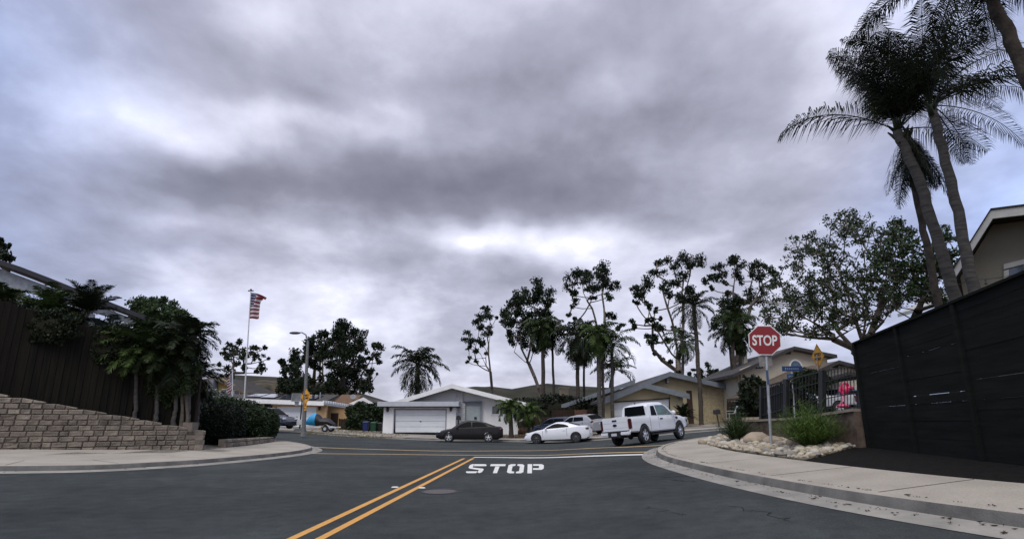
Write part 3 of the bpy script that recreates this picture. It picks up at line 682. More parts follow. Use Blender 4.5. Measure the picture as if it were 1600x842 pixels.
def house_two_storey():
    Y = 46.0; f = front(Y); zb = Z(22, Y) - .3
    t = thing('two_storey_house', 'beige two storey house with an arched gable window behind the black fence', 'house', (22, Y, zb))
    b = MB(); f.down([(1157, 577), (1234, 547), (1292, 559)], 0, .3, b, zb); c = f.pt(1157, 600); b.box((c.x, Y + .31, zb), (c.x + .25, Y + 9, f.pt(1157, 580).z)); c = f.pt(1292, 600); b.box((c.x - .25, Y + .31, zb), (c.x, Y + 9, f.pt(1292, 562).z)); b.build('wall', beige, t)
    dk = mat('dark brown trim', (.03, .026, .023), .8)
    gable_roof(t, f, (1141, 585.5), (1234, 543), (1300, 556), .7, 9.5, .25, shingle, dk, 'main_roof', .26)
    # arched window
    cxy = f.pt(1243.3, 573); rr = abs(f.pt(1251.5, 573).x - cxy.x); n = 14
    b = MB(); arc = [(cxy.x + rr * math.cos(math.pi * i / n), cxy.z + rr * 1.15 * math.sin(math.pi * i / n)) for i in range(n + 1)]; b.hull([(x, Y - .02, z) for x, z in arc], [(x, Y + .02, z) for x, z in arc]); w = b.build('arched_window', mat('blue window glass', (.05, .09, .13), .15, (.10, .15, .20), 3, 3), t)
    b = MB()
    for i in range(n):
        (x0, z0), (x1, z1) = arc[i], arc[i + 1]; g = lambda x, z, k: (cxy.x + (x - cxy.x) * k, cxy.z + (z - cxy.z) * k)
        q = [arc[i], arc[i + 1], g(x1, z1, 1.25), g(x0, z0, 1.25)]; b.hull([(x, Y - .06, z) for x, z in q], [(x, Y - .003, z) for x, z in q])
    b.box((cxy.x - rr * 1.25, Y - .07, cxy.z - .13), (cxy.x + rr * 1.25, Y - .003, cxy.z)); b.build('frame', trim_w, w)
    b = MB(); c = f.pt(1231, 549.5); b.box((c.x - .22, Y - .05, c.z - .22), (c.x + .22, Y + .02, c.z + .22)); b.build('gable_vent', dk, t)
    window(f, t, 1182, 571.5, 1190.5, 574.5, dk, -.02, .05, 2)
    b = MB(); q0, q1 = P(1158, 553, Y + 5), P(1166, 580, Y + 5); b.box((q0.x, Y + 4.5, q1.z), (q1.x, Y + 5.6, q0.z)); b.build('chimney', beige, t)
    # front garage wing with its own gable, roof seen as a long rake
    f2 = front(40.0); b = MB(); f2.down([(1222, 600.5), (1303, 568), (1346, 577)], 0, .3, b, zb); b.build('garage_wall', brickmat('boarded wall', (.52, .47, .38), (.49, .44, .355), (.20, .18, .15), .28, 9, .018, bump=.8, axis='xz'), t)
    gable_roof(t, f2, (1185, 618), (1303, 564.5), (1349, 576), .6, 6, .22, mat('brown grey roof', (.12, .095, .075), .9, (.08, .065, .05), 3, 9, .8, 12), dk, 'garage_roof', .24)
    b = MB(); c = f2.pt(1305, 570.5); b.box((c.x - .2, 39.94, c.z - .2), (c.x + .2, 40.02, c.z + .2)); b.build('gable_vent', dk, t)
    f3 = front(37.5); gable_roof(t, f3, (1262, 598), (1322, 581.5), (1344, 588), .4, 2.6, .2, shingle, dk, 'porch_roof', .2)
    b = MB(); f3.down([(1339.5, 588), (1342, 588)], 0, .15, b, zb); b.build('porch_post', dk, t)
    window(f2, t, 1232, 613, 1246, 625, trim_w, -.02, .08, 2)
house_two_storey()
def house_right():
    """gable end just behind the dark slat fence"""
    Y = 15.0; f = Face((10.2, 17.2), (15.6, 12.2)); zb = 0; n = Vector((f.n.x, f.n.y, 0))
    t = thing('grey_house', 'grey stucco gable end with wide pale barge board above the dark slat fence', 'house', (13, Y, zb))
    gm = mat('grey brown stucco', (.23, .215, .175), .9, (.19, .178, .145), .7, 7, .4, 60)
    b = MB(); f.down([(1497, 424), (1550, 338), (1700, 318), (1780, 420)], .9, 1.1, b, zb); b.build('wall', gm, t)
    l, a, r = f.pt(1478, 441), f.pt(1548.5, 329.5), f.pt(1712, 309); e = n * 9; b = MB()
    r2 = f.pt(1800, 430)
    slab3(b, [l, a, a + e, l + e], .12); slab3(b, [a, r, r + e, a + e], .12); slab3(b, [r, r2, r2 + e, r + e], .12); o = b.build('roof', mat('dark soffit roof', (.05, .046, .042), .9, (.035, .032, .03), 3, 6), t)
    b = MB()
    for p, q in ((l, a), (a, r), (r, r2)):
        b.hull([p + n * -.06 + Vector((0, 0, -.25)), q + n * -.06 + Vector((0, 0, -.25)), q + n * -.06, p + n * -.06], [p + n * -.003 + Vector((0, 0, -.25)), q + n * -.003 + Vector((0, 0, -.25)), q + n * -.003, p + n * -.003])
    b.build('barge_board', mat('pale grey board', (.42, .42, .40), .8, (.34, .34, .33), 3, 6), o)
    b = MB()
    for p, q in ((l, a), (a, r), (r, r2)):
        b.hull([p + n * -.09 + Vector((0, 0, .003)), q + n * -.09 + Vector((0, 0, .003)), q + n * -.09 + Vector((0, 0, .05)), p + n * -.09 + Vector((0, 0, .05))], [p + n * .3 + Vector((0, 0, .003)), q + n * .3 + Vector((0, 0, .003)), q + n * .3 + Vector((0, 0, .05)), p + n * .3 + Vector((0, 0, .05))])
    b.build('shingle_edge', mat('dark shingle edge', (.03, .028, .027), .9), o)
    window(f, t, 1576, 411, 1650, 452, mat('dull white frame', (.42, .42, .40), .7), .88, .09, 2, True, 388, 440)
    return t
house_right()
def house_far_right():
    f = front(26); zb = 1; t = thing('pale_cottage', 'small piece of a pale green house glimpsed between two palm trunks', 'house', (20, 26, zb))
    b = MB(); f.down([(1492, 468), (1500, 459), (1530, 447)], .4, .6, b, zb); b.build('wall', mat('pale green wall', (.42, .44, .37), .9), t)
    b = MB(); l, r = f.pt(1490, 466), f.pt(1532, 443); e = Vector((0, 4, 0)); slab3(b, [l, r, r + e, l + e], .2); b.build('roof', mat('pale trim', (.40, .41, .38), .8), t)
house_far_right()
def house_porch():
    """long single storey house with a white colonnade, up on the bank at the left"""
    f = Face((-27, 23), (-18.6, 33)); zb = .5
    t = thing('porch_house', 'long dark house with white porch columns and railing above the wooden fence', 'house', (-23, 27, zb))
    pts = [(-60, 396), (0, 413), (30, 423), (75, 440), (130, 462), (200, 489), (275, 517)]
    w = mat('weathered white paint', (.46, .47, .46), .8, (.30, .31, .30), 5, 8)
    top = [f.pt(*q, -.5) for q in pts]; bk = [p + Vector((f.n.x * 6, f.n.y * 6, 1.1)) for p in top]; b = MB()
    for i in range(len(pts) - 1): b.hull([top[i], top[i + 1], bk[i + 1], bk[i]], [q + Vector((0, 0, .1)) for q in (top[i], top[i + 1], bk[i + 1], bk[i])])
    o = b.build('roof', shingle, t)
    b = MB(); 
    for i in range(len(pts) - 1): 
        n = Vector((f.n.x, f.n.y, 0)); p, q = top[i], top[i + 1]; b.hull([p - n * .08 + Vector((0, 0, -.16)), q - n * .08 + Vector((0, 0, -.16)), q - n * .08 + Vector((0, 0, .06)), p - n * .08 + Vector((0, 0, .06))], [p - n * .01 + Vector((0, 0, -.16)), q - n * .01 + Vector((0, 0, -.16)), q - n * .01 + Vector((0, 0, .06)), p - n * .01 + Vector((0, 0, .06))])
    b.build('gutter', mat('dark gutter', (.04, .035, .035), .6), o)
    b = MB(); f.prism(b, [(-60, 405), (0, 421), (75, 449), (200, 496), (275, 523), (275, 530), (200, 505), (75, 466), (0, 446), (-60, 432)], -.2, 0); b.build('eave_beam', w, t)
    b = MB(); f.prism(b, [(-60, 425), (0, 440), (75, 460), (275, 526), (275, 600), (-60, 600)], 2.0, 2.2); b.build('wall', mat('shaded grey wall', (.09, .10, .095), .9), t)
    for x0, x1, y0, y1 in ((10, 18, 437, 485), (24, 35, 440, 485), (111, 114, 478, 520), (137, 146, 488, 528), (181, 187, 505, 541)):
        b = MB(); f.prism(b, [(x0 + 3, y0), (x1 + 3, y0 + 3), (x1, y1), (x0, y1)], 0, .25); b.build('column', w, t)
    for x0, x1, y0, y1 in ((146, 161, 512, 532), (185, 197, 530, 543), (36, 60, 482, 500)):
        b = MB(); k = x0
        while k < x1: 
            yy = y0 + (y1 - y0) * 0; f.prism(b, [(k, yy + (k - x0) * .3), (k + 1.2, yy + (k - x0) * .3), (k + 1.2, yy + 16 + (k - x0) * .3), (k, yy + 16 + (k - x0) * .3)], .1, .14); k += 2
        f.prism(b, [(x0, y0 - 1), (x1, y0 - 1 + (x1 - x0) * .3), (x1, y0 + .8 + (x1 - x0) * .3), (x0, y0 + .8)], .05, .2)
        b.build('railing', w, t)
house_porch()
# ------------------------------------------------------------------ hills
def hill(name, pts, Y, dep, m):
    """a ridge: pixel skyline at distance Y, falling to the front and back"""
    pl = [P(px, py, Y) for px, py in pts]; b = MB(); nx = len(pl); rr = random.Random(2); rows = []
    for k in range(9):
        t = k / 8 * 2 - 1; prof = math.cos(t * math.pi / 2) ** .8
        rows.append([(p.x, Y + t * dep, (p.z + 3) * prof - 3 + (rr.uniform(-.03, .03) * p.z if abs(t) > .1 else 0)) for p in pl])
    vs = [v for r in rows for v in r]; b.add(vs, [(j * nx + i, j * nx + i + 1, (j + 1) * nx + i + 1, (j + 1) * nx + i) for j in range(8) for i in range(nx - 1)])
    struct(b.build(name, m, None, smooth=True))
hm = mat('scrub hill', (.042, .038, .028), .95, (.018, .02, .012), .12, 10, 1, .8)
hm2 = mat('rocky slope', (.10, .08, .055), .95, (.025, .025, .018), .22, 10, 1, .8)
hill('hill_left', [(200, 640), (300, 612), (352, 602), (385, 590), (400, 587), (430, 588.5), (470, 592), (520, 600), (600, 625), (680, 645)], 260, 90, hm)
hill('hill_slope', [(385, 630), (395, 598), (412, 593), (430, 594), (448, 600), (470, 612), (490, 635)], 190, 40, hm2)
hill('hill_middle', [(690, 640), (727, 606), (742, 603.5), (770, 604.5), (800, 608), (830, 602), (850, 600), (885, 603), (940, 606), (1000, 612), (1060, 630)], 150, 50, hm)
hill('hill_far', [(-900, 640), (-300, 636), (0, 634), (300, 642), (560, 640), (900, 642), (1300, 636), (1700, 630), (2500, 640)], 700, 150, hm)
# ================================================================== vegetation
def mul(o, k):
    """crop helper: (origin x, origin y, scale) -> full photo pixels"""
    return lambda x, y: (o[0] + x / k, o[1] + y / k)
def ground_z(x, y): return Z(x, y) - .05
def tree(name, label, cat, Y, base, clumps, m=G1, bk=bark, dens=1.0, leaf=.42, tr=.22, seed=1, group=None, trunk=None, jy=.10, per=330, droop=.5, zbase=None, asp=.45, sub=3, shell=.8):
    """base: pixel where the trunk leaves the ground (x) ; clumps: [(px,py,r_px)] ; trunk: further pixel nodes"""
    rng = np.random.default_rng(seed); rr = random.Random(seed); sc = 850.0 / Y
    p0 = P(base[0], base[1], Y); zb = ground_z(p0.x, Y) if zbase is None else zbase
    t = thing(name, label, cat, (p0.x, Y, zb), group)
    # skeleton
    nodes = [(Vector((p0.x, Y, zb)), None)]; first = True
    nodes.append((p0.copy(), 0))
    tl = trunk or []
    paths = tl if (tl and isinstance(tl[0], list)) else ([tl] if tl else [])
    for path in paths:
        prev = 1
        for k, q in enumerate(path):
            p = P(q[0], q[1], Y + rr.uniform(-.02, .02) * Y)
            # nearest existing node for the first of each path
            if k == 0:
                prev = min(range(len(nodes)), key=lambda i: (nodes[i][0] - p).length if nodes[i][0].z < p.z else 1e9)
            steps = max(1, int((p - nodes[prev][0]).length / (1.2)))
            a = nodes[prev][0]
            for s in range(1, steps + 1):
                w = a.lerp(p, s / steps)
                if s < steps: w += Vector((rr.uniform(-.12, .12), rr.uniform(-.12, .12), 0))
                nodes.append((w, prev)); prev = len(nodes) - 1
    cl = []
    for x, y, r in clumps:
        yo = Y * (1 + rr.uniform(-jy, jy)); c = P(x, y, yo); cl.append((c, r / sc))
    cl.sort(key=lambda c: (c[0] - nodes[-1][0]).length)
    tips = []
    for c, r in cl:
        best = min(range(1, len(nodes)), key=lambda i: (nodes[i][0] - c).length + (3.0 if nodes[i][0].z > c.z - .3 * r else 0) + abs(nodes[i][0].x - c.x) * .3)
        a = nodes[best][0]; n = max(2, int((c - a).length / .8)); prev = best; ctrl = a.lerp(c, .5) + Vector(((c.x - a.x) * .18, 0, -abs(c.x - a.x) * .12))
        for k in range(1, n + 1):
            u = k / n; w = a * (1 - u) ** 2 + ctrl * 2 * u * (1 - u) + c * u * u
            if k < n: w = w + Vector((rr.uniform(-.05, .05), rr.uniform(-.05, .05), rr.uniform(-.03, .03)))
            nodes.append((w, prev)); prev = len(nodes) - 1
    # pipe model radii
    load = [0.0] * len(nodes); kids = [0] * len(nodes)
    for i, (p, q) in enumerate(nodes):
        if q is not None: kids[q] += 1
    for i in range(len(nodes) - 1, 0, -1):
        if kids[i] == 0: load[i] = 1.0
        load[nodes[i][1]] += load[i]
    tot = load[0] or 1; rad = [max(.018, tr * (l / tot) ** .6) for l in load]; rad[0] = tr * 1.25
    b = MB()
    for i, (p, q) in enumerate(nodes):
        if q is None: continue
        b.tube([nodes[q][0], p], [min(rad[q], rad[i] * 1.25), rad[i]], 6 if rad[i] > .06 else 4, cap=False)
    b.build('trunk', bk, t, smooth=True)
    Vs = []
    for c, r in cl:
        for k in range(sub):
            cc = np.array(c) + rng.normal(size=3) * r * .42; n = int(per * dens * (.22 + r * r * .55) / sub * 1.5)
            Vs.append(leaves(cc, (r * .98, r * .98, r * .86), n, leaf, rng, droop, shell, asp))
    np_mesh('crown', np.concatenate(Vs), 4, m, t)
    return t
def scal(o, k, L): f = mul(o, k); return [(*f(x, y), r / k) for x, y, r in L]
def sp(o, k, L): f = mul(o, k); return [f(x, y) for x, y in L]
EG = 'eucalyptus trees behind the houses'
O3, K3 = (230, 440), 4.208
tree('eucalyptus_tree', 'open eucalyptus with scattered tufts behind the tall flagpole, left of the hill', 'tree', 82, (363, 600),
     scal(O3, K3, [(500, 470, 20), (545, 430, 26), (570, 480, 36), (610, 400, 25), (590, 540, 25), (530, 560, 25), (510, 610, 20), (650, 470, 30), (690, 430, 25), (720, 440, 22), (770, 440, 18), (740, 490, 20), (700, 500, 18), (730, 570, 30), (480, 550, 15), (800, 505, 9), (620, 500, 25), (640, 560, 20), (560, 600, 22), (530, 500, 26), (600, 450, 25), (690, 470, 18), (720, 600, 16), (545, 640, 16)]), seed=3, tr=.3,
     trunk=[sp(O3, K3, [(563, 600), (570, 480)]), sp(O3, K3, [(640, 600), (640, 480)])], group=EG, leaf=.42, per=240)
O5, K5 = (400, 500), 4.432
tree('slim_tree', 'slim dark tree at the left end of the big eucalyptus group', 'tree', 80, (445, 612), scal(O5, K5, [(185, 310, 32), (190, 350, 25), (175, 290, 16), (200, 390, 15)]), seed=4, tr=.16, trunk=sp(O5, K5, [(205, 470), (195, 380)]), group=EG, leaf=.42)
tree('slim_tree', 'taller dark tree second from left in the big eucalyptus group', 'tree', 79, (460, 612), scal(O5, K5, [(262, 235, 35), (275, 280, 48), (265, 335, 45), (300, 310, 34), (290, 370, 35), (255, 265, 25)]), seed=5, tr=.2, trunk=sp(O5, K5, [(275, 480), (270, 360)]), group=EG, leaf=.42)
tree('round_tree', 'low round dark tree below the big eucalyptus group, just above the solar roof', 'tree', 76, (452, 625), scal(O5, K5, [(180, 430, 38), (230, 420, 45), (250, 470, 55), (190, 480, 45), (300, 450, 50), (340, 470, 45), (390, 480, 45), (370, 430, 35), (430, 490, 40), (160, 500, 25), (280, 500, 45), (330, 410, 30)]), seed=6, tr=.3, group=EG, leaf=.42, dens=1.3, shell=.6)
tree('eucalyptus_tree', 'dark eucalyptus touching the street lamp arm', 'tree', 84, (487, 625), scal(O5, K5, [(360, 150, 35), (390, 195, 46), (440, 100, 38), (470, 160, 44), (420, 250, 50), (350, 220, 38), (345, 190, 25), (460, 250, 46), (440, 340, 26), (400, 310, 34), (500, 95, 30), (480, 210, 40), (375, 280, 30), (450, 400, 22), (340, 260, 22), (400, 130, 25)]), seed=7, tr=.35, trunk=[sp(O5, K5, [(395, 480), (410, 300)]), sp(O5, K5, [(470, 420), (460, 280)])], group=EG, leaf=.42, dens=1.1)
tree('eucalyptus_tree', 'tallest and densest eucalyptus of the group over the peach house', 'tree', 83, (535, 625), scal(O5, K5, [(600, 45, 45), (560, 95, 50), (640, 85, 50), (695, 80, 38), (580, 170, 55), (650, 180, 62), (720, 125, 38), (700, 205, 55), (540, 250, 55), (620, 280, 64), (695, 290, 58), (580, 360, 55), (660, 380, 60), (520, 420, 42), (620, 460, 60), (700, 450, 36), (752, 195, 30), (735, 270, 35), (520, 150, 35), (520, 330, 36), (480, 450, 36), (560, 430, 40), (745, 320, 20), (580, 490, 36), (500, 480, 30), (680, 490, 30), (620, 130, 50), (560, 300, 50)]), seed=8, tr=.5, trunk=[sp(O5, K5, [(600, 480), (610, 300), (605, 150)]), sp(O5, K5, [(670, 300), (680, 150)])], group=EG, leaf=.42, dens=1.25, shell=.55)
tree('eucalyptus_tree', 'thin leaning eucalyptus at the right end of the big group', 'tree', 78, (561, 625), scal(O5, K5, [(825, 165, 24), (850, 195, 28), (845, 240, 28), (855, 290, 22), (815, 180, 15), (790, 270, 16), (800, 355, 24), (775, 400, 32), (800, 440, 26), (745, 470, 32), (790, 490, 26), (770, 350, 12), (760, 440, 26), (840, 370, 6)]), seed=9, tr=.17, trunk=[sp(O5, K5, [(722, 480), (730, 380), (780, 300), (830, 210)])], group=EG, leaf=.4)
O8, K8 = (720, 380), 3.239
tree('eucalyptus_tree', 'slender forked eucalyptus standing alone behind the white house roof', 'tree', 70, (768, 608), scal(O8, K8, [(125, 335, 24), (135, 355, 24), (108, 370, 26), (82, 388, 18), (150, 375, 14), (95, 430, 28), (140, 430, 26), (150, 455, 12), (38, 452, 20), (22, 490, 15), (55, 500, 22), (90, 485, 22), (70, 540, 16), (42, 580, 12), (75, 600, 10), (112, 510, 16), (128, 560, 12), (180, 378, 9), (100, 400, 26), (120, 460, 20), (45, 530, 12), (35, 600, 8)]), seed=10, tr=.19, bk=barkp, trunk=[sp(O8, K8, [(158, 740), (150, 650), (140, 560), (133, 470)]), sp(O8, K8, [(128, 620), (100, 560), (60, 520)])], group=EG, leaf=.36, per=230)
tree('eucalyptus_tree', 'leaning eucalyptus with bare lower limbs left of the palm row', 'tree', 66, (844, 612), scal(O8, K8, [(400, 225, 42), (430, 255, 36), (375, 285, 38), (440, 295, 26), (312, 250, 28), (290, 285, 34), (250, 310, 32), (330, 300, 40), (235, 350, 32), (290, 345, 46), (345, 360, 42), (220, 400, 26), (260, 410, 40), (320, 415, 46), (240, 455, 24), (290, 465, 38), (345, 450, 44), (385, 400, 46), (390, 480, 44), (260, 500, 22), (330, 505, 30), (370, 540, 26), (410, 340, 40), (215, 370, 20), (440, 320, 20), (385, 250, 30)]), seed=11, tr=.22, bk=barkp, trunk=[sp(O8, K8, [(395, 735), (375, 680), (345, 610), (305, 530), (300, 420)]), sp(O8, K8, [(335, 600), (350, 540), (385, 380)]), sp(O8, K8, [(325, 600), (270, 550)])], group=EG, leaf=.36, dens=1.15)
tree('eucalyptus_tree', 'open eucalyptus of dark tufts rising above the middle of the palm row', 'tree', 72, (936, 600), scal(O8, K8, [(590, 165, 40), (568, 215, 36), (630, 150, 32), (618, 190, 38), (562, 255, 18), (575, 295, 24), (640, 235, 18), (700, 150, 40), (737, 140, 30), (700, 190, 42), (680, 235, 32), (742, 195, 30), (772, 228, 26), (790, 212, 18), (750, 265, 18), (665, 275, 13), (545, 365, 13), (600, 385, 16), (630, 410, 18), (735, 365, 22), (775, 368, 20), (815, 415, 14), (790, 430, 12), (565, 320, 16), (555, 240, 16), (655, 160, 20), (720, 225, 24), (580, 380, 12)]), seed=12, tr=.3, bk=barkp, trunk=[sp(O8, K8, [(720, 560), (690, 430), (665, 330), (620, 250)]), sp(O8, K8, [(735, 420), (725, 330), (715, 260)])], group=EG, leaf=.36)
O1, K1 = (960, 380), 3.239
tree('eucalyptus_tree', 'broad eucalyptus with many dark pompom tufts and a flared pale trunk above the tan house', 'tree', 70, (1061, 590), scal(O1, K1, [(215, 98, 24), (268, 100, 34), (320, 82, 30), (370, 75, 34), (415, 92, 36), (440, 112, 18), (155, 192, 40), (205, 150, 32), (100, 240, 18), (130, 270, 24), (108, 300, 14), (270, 195, 26), (262, 228, 32), (320, 200, 32), (350, 165, 38), (362, 240, 30), (340, 295, 28), (178, 320, 16), (205, 342, 13), (195, 382, 15), (163, 386, 12), (193, 415, 15), (238, 430, 23), (320, 440, 22), (237, 382, 11), (95, 405, 16), (98, 425, 14), (165, 478, 22), (200, 482, 22), (272, 490, 17), (200, 550, 12), (230, 575, 8), (245, 583, 7), (282, 596, 13), (300, 120, 30), (120, 225, 20), (160, 300, 18), (215, 430, 14), (190, 495, 20), (145, 255, 25), (280, 260, 20), (330, 260, 22), (395, 110, 24)]), seed=13, tr=.48, bk=barkp, trunk=[sp(O1, K1, [(325, 650), (322, 590), (305, 450), (270, 330), (240, 220)]), sp(O1, K1, [(335, 560), (348, 420), (345, 260)]), sp(O1, K1, [(308, 640), (240, 590), (195, 540)]), sp(O1, K1, [(290, 560), (210, 430), (165, 400)])], group=EG, leaf=.36)
tree('eucalyptus_tree', 'wispy eucalyptus between the broad eucalyptus and the stop sign', 'tree', 74, (1154, 600), scal(O1, K1, [(465, 190, 18), (490, 230, 12), (500, 165, 18), (530, 135, 30), (530, 180, 22), (560, 150, 22), (600, 95, 36), (625, 80, 32), (640, 112, 28), (610, 150, 32), (570, 255, 20), (640, 190, 22), (620, 270, 14), (715, 100, 24), (720, 125, 32), (760, 120, 18), (740, 170, 32), (790, 150, 26), (680, 255, 36), (690, 300, 28), (760, 250, 24), (800, 200, 22), (655, 300, 18), (740, 290, 34), (560, 200, 14), (480, 175, 14), (700, 160, 24), (820, 160, 18)]), seed=14, tr=.3, bk=barkp, trunk=[sp(O1, K1, [(640, 560), (625, 400), (600, 250)]), sp(O1, K1, [(670, 400), (690, 320), (740, 230)])], group=EG, leaf=.36)
tree('dense_tree', 'dense leaning dark tree behind the drooping palm left of the stop sign', 'tree', 69, (1148, 600), scal(O1, K1, [(575, 310, 42), (600, 345, 46), (545, 365, 36), (520, 405, 26), (590, 395, 36), (620, 300, 30), (560, 340, 35), (505, 420, 14), (640, 360, 30)]), seed=15, tr=.3, trunk=[sp(O1, K1, [(625, 560), (610, 420)])], group=EG, leaf=.36, dens=1.4, shell=.6)
tree('small_tree', 'small tufted tree peeking over the right end of the tan house roof', 'tree', 95, (1105, 605), scal(O1, K1, [(378, 665, 11), (400, 640, 9), (440, 650, 16), (470, 615, 10), (480, 642, 20), (510, 660, 20), (535, 690, 16), (490, 690, 30), (430, 680, 20), (450, 690, 22), (520, 645, 8)]), seed=16, tr=.25, leaf=.42)
# ------------------------------------------------------------------ palms
def frond(V, b, c, az, el0, L, bend, nl, ll, w, rr, droop=1.0, rad=.03, Vl=2):
    """one feather leaf: a curved rachis (tube) with leaflets on both sides; el0 starting elevation, bend total fall of the elevation"""
    n = 10; p = Vector(c); pts = [p.copy()]; el = el0; az2 = az
    for k in range(n):
        d = Vector((math.sin(az2) * math.cos(el), math.cos(az2) * math.cos(el), math.sin(el))); p = p + d * (L / n); pts.append(p.copy()); el -= bend / n * (.5 + 1.0 * k / n); 
    b.tube(pts, [rad, rad * .2], 4, cap=False)
    for k in range(nl):
        u = .14 + .86 * (k + .5) / nl; f = u * n; i = min(int(f), n - 1); q = pts[i].lerp(pts[i + 1], f - i); d = (pts[i + 1] - pts[i]).normalized()
        side = d.cross(Vector((0, 0, 1))); side = side.normalized() if side.length > .05 else Vector((1, 0, 0)); up = side.cross(d)
        l = ll * (math.sin(math.pi * min(1, .18 + u * .82)) ** .6) * rr.uniform(.8, 1.1) + .02
        for s in (-1, 1):
            d1 = (side * s * .8 + d * .55 + up * rr.uniform(-.1, .45)).normalized(); m1 = q + d1 * l * .5
            d2 = (d1 + Vector((0, 0, -droop * rr.uniform(.5, 1.3)))).normalized(); t = m1 + d2 * l * .55
            ww = (d * .9 + up * .3).normalized() * w * .5
            V += [q - ww * .5, q + ww * .5, m1 + ww, m1 - ww, m1 - ww, m1 + ww, t + ww * .1, t - ww * .1]
    return pts[-1]
def palm(name, label, Y, base, crown, Lpx, seed, nf=18, m=G2, bk=palmbark, tr=.16, group=None, el=(-.5, 1.35), bend=1.7, nl=26, ll=.16, w=.05, droop=1.0, trunk=None, fr=None, zb=None, skirt=0, jag=0, yc=None, az0=None, lean=None):
    """Lpx: length of the fronds in photo pixels"""
    rr = random.Random(seed); sc = 850.0 / Y; L = Lpx / sc
    p0 = P(base[0], base[1], Y); z0 = ground_z(p0.x, Y) if zb is None else zb
    c = P(crown[0], crown[1], yc or Y); t = thing(name, label, 'palm tree', (p0.x, Y, z0), group)
    b = MB(); nodes = [Vector((p0.x, Y, z0)), p0] + [P(x, y, Y) for x, y in (trunk or [])] + [c]
    if nodes[1].z < nodes[0].z + .2: nodes.pop(1)
    path = [];  
    for i in range(len(nodes) - 1):
        for k in range(6): path.append(nodes[i].lerp(nodes[i + 1], k / 6) + (Vector((rr.uniform(-.03, .03), 0, 0)) if path else Vector()))
    path.append(c); n = len(path); rad = [tr * (1.25 - .25 * min(1, i / 5)) * (1 - .25 * i / n) * (1 + (.06 if i % 2 else 0)) for i in range(n)]
    b.tube(path, rad, 10); b.build('trunk', bk, t, smooth=True)
    V = []; fb = MB()
    # old leaf bases under the crown
    for k in range(10):
        a = rr.uniform(0, 6.28); q = c + Vector((0, 0, -rr.uniform(0, .5) * min(1, L * .3))); fb.tube([q, q + Vector((math.cos(a) * tr * 1.6, math.sin(a) * tr * 1.6, tr * 2.5))], [tr * .5, tr * .15], 5)
    for k in range(nf):
        az = k * 2.39996 + rr.uniform(-.3, .3) + (az0 or 0); u = (k + .5) / nf; e = el[1] + (el[0] - el[1]) * u + rr.uniform(-.12, .12)
        if lean and math.sin(az) * lean[0] > -.1: e = max(e, lean[1] + rr.uniform(0, .3))
        frond(V, fb, c, az, e, L * rr.uniform(.82, 1.08), bend * rr.uniform(.8, 1.2) * (1 - .25 * u), nl, L * ll, w, rr, droop, rad=max(.012, tr * .16))
    for a, e, l, bd in (fr or []):
        frond(V, fb, c, a, e, l / sc, bd, nl, L * ll, w, rr, droop, rad=max(.012, tr * .16))
    for k in range(skirt):
        az = rr.uniform(0, 6.28); frond(V, fb, c + Vector((0, 0, -L * rr.uniform(.1, .5))), az, -.9 + rr.uniform(-.3, .3), L * rr.uniform(.4, .8), .6, nl // 2, L * ll, w, rr, 1.2)
    np_mesh('crown', np.array([tuple(v) for v in V], dtype=np.float32), 4, m, t, extra=fb)
    return t
O6, K6 = (580, 500), 4.008
PG = 'palms rising behind the houses'
palm('feather_palm', 'bushy palm behind the white house garage roof', 60, (652, 618), (653, 570), 53, 21, nf=26, m=G2d, tr=.3, el=(-.9, 1.4), bend=1.9, nl=24, ll=.30, w=.13, droop=1.1, group=PG, skirt=6)
O8f = mul(O8, K8)
palm('feather_palm', 'palm with long drooping shaggy crown at the left end of the palm row', 54, (849, 655), O8f(415, 425), 41, 22, nf=30, m=G2, tr=.24, el=(-1.35, 1.3), bend=2.1, nl=22, ll=.33, w=.12, droop=1.8, bk=bark, group=PG, skirt=10)
palm('feather_palm', 'thin palm second in the row with a small crown', 55, (866, 650), O8f(460, 455), 41, 23, nf=20, m=G2d, tr=.15, el=(-.9, 1.3), bend=2.0, nl=22, ll=.3, w=.11, droop=1.2, bk=bark, group=PG, trunk=[O8f(470, 700)])
palm('feather_palm', 'broad dark palm in the middle of the palm row', 53, (903, 655), O8f(590, 470), 54, 24, nf=28, m=G2d, tr=.22, el=(-1.3, 1.3), bend=2.0, nl=24, ll=.3, w=.12, droop=1.4, bk=bark, group=PG, skirt=8)
palm('feather_palm', 'dark palm with a rusty trunk close right of the broad middle palm', 56, (912, 655), O8f(625, 500), 41, 25, nf=22, m=G2d, tr=.14, el=(-1.3, 1.2), bend=2.0, nl=22, ll=.3, w=.11, droop=1.4, bk=bark, group=PG, skirt=6)
palm('feather_palm', 'yellow green drooping palm in front of the tan garage, left trunk of two', 43, (938, 665), O8f(692, 455), 41, 26, nf=24, m=G3, tr=.20, el=(-1.35, 1.2), bend=2.1, nl=22, ll=.3, w=.09, droop=1.8, group=PG, skirt=10, bk=palmbark)
palm('feather_palm', 'slim palm close beside the yellow green palm, right trunk of two', 43.5, (943, 665), O8f(712, 470), 42, 27, nf=16, m=G2d, tr=.12, el=(-1.2, 1.2), bend=2.0, nl=20, ll=.3, w=.09, droop=1.6, group=PG, bk=bark, trunk=[O8f(722, 760)])
palm('feather_palm', 'palm with wide arching fronds left of the tan garage gable', 44, (957, 668), O8f(765, 520), 53, 28, nf=20, m=G2, tr=.16, el=(-.7, 1.2), bend=1.9, nl=26, ll=.24, w=.07, droop=1.3, group=PG, bk=palmbark)
palm('feather_palm', 'low arching palm crown behind the tan garage roof', 58, (950, 620), O8f(775, 640), 43, 29, nf=16, m=G2d, tr=.2, el=(-.3, 1.2), bend=1.7, nl=24, ll=.26, w=.1, group=PG)
O1f = mul(O1, K1)
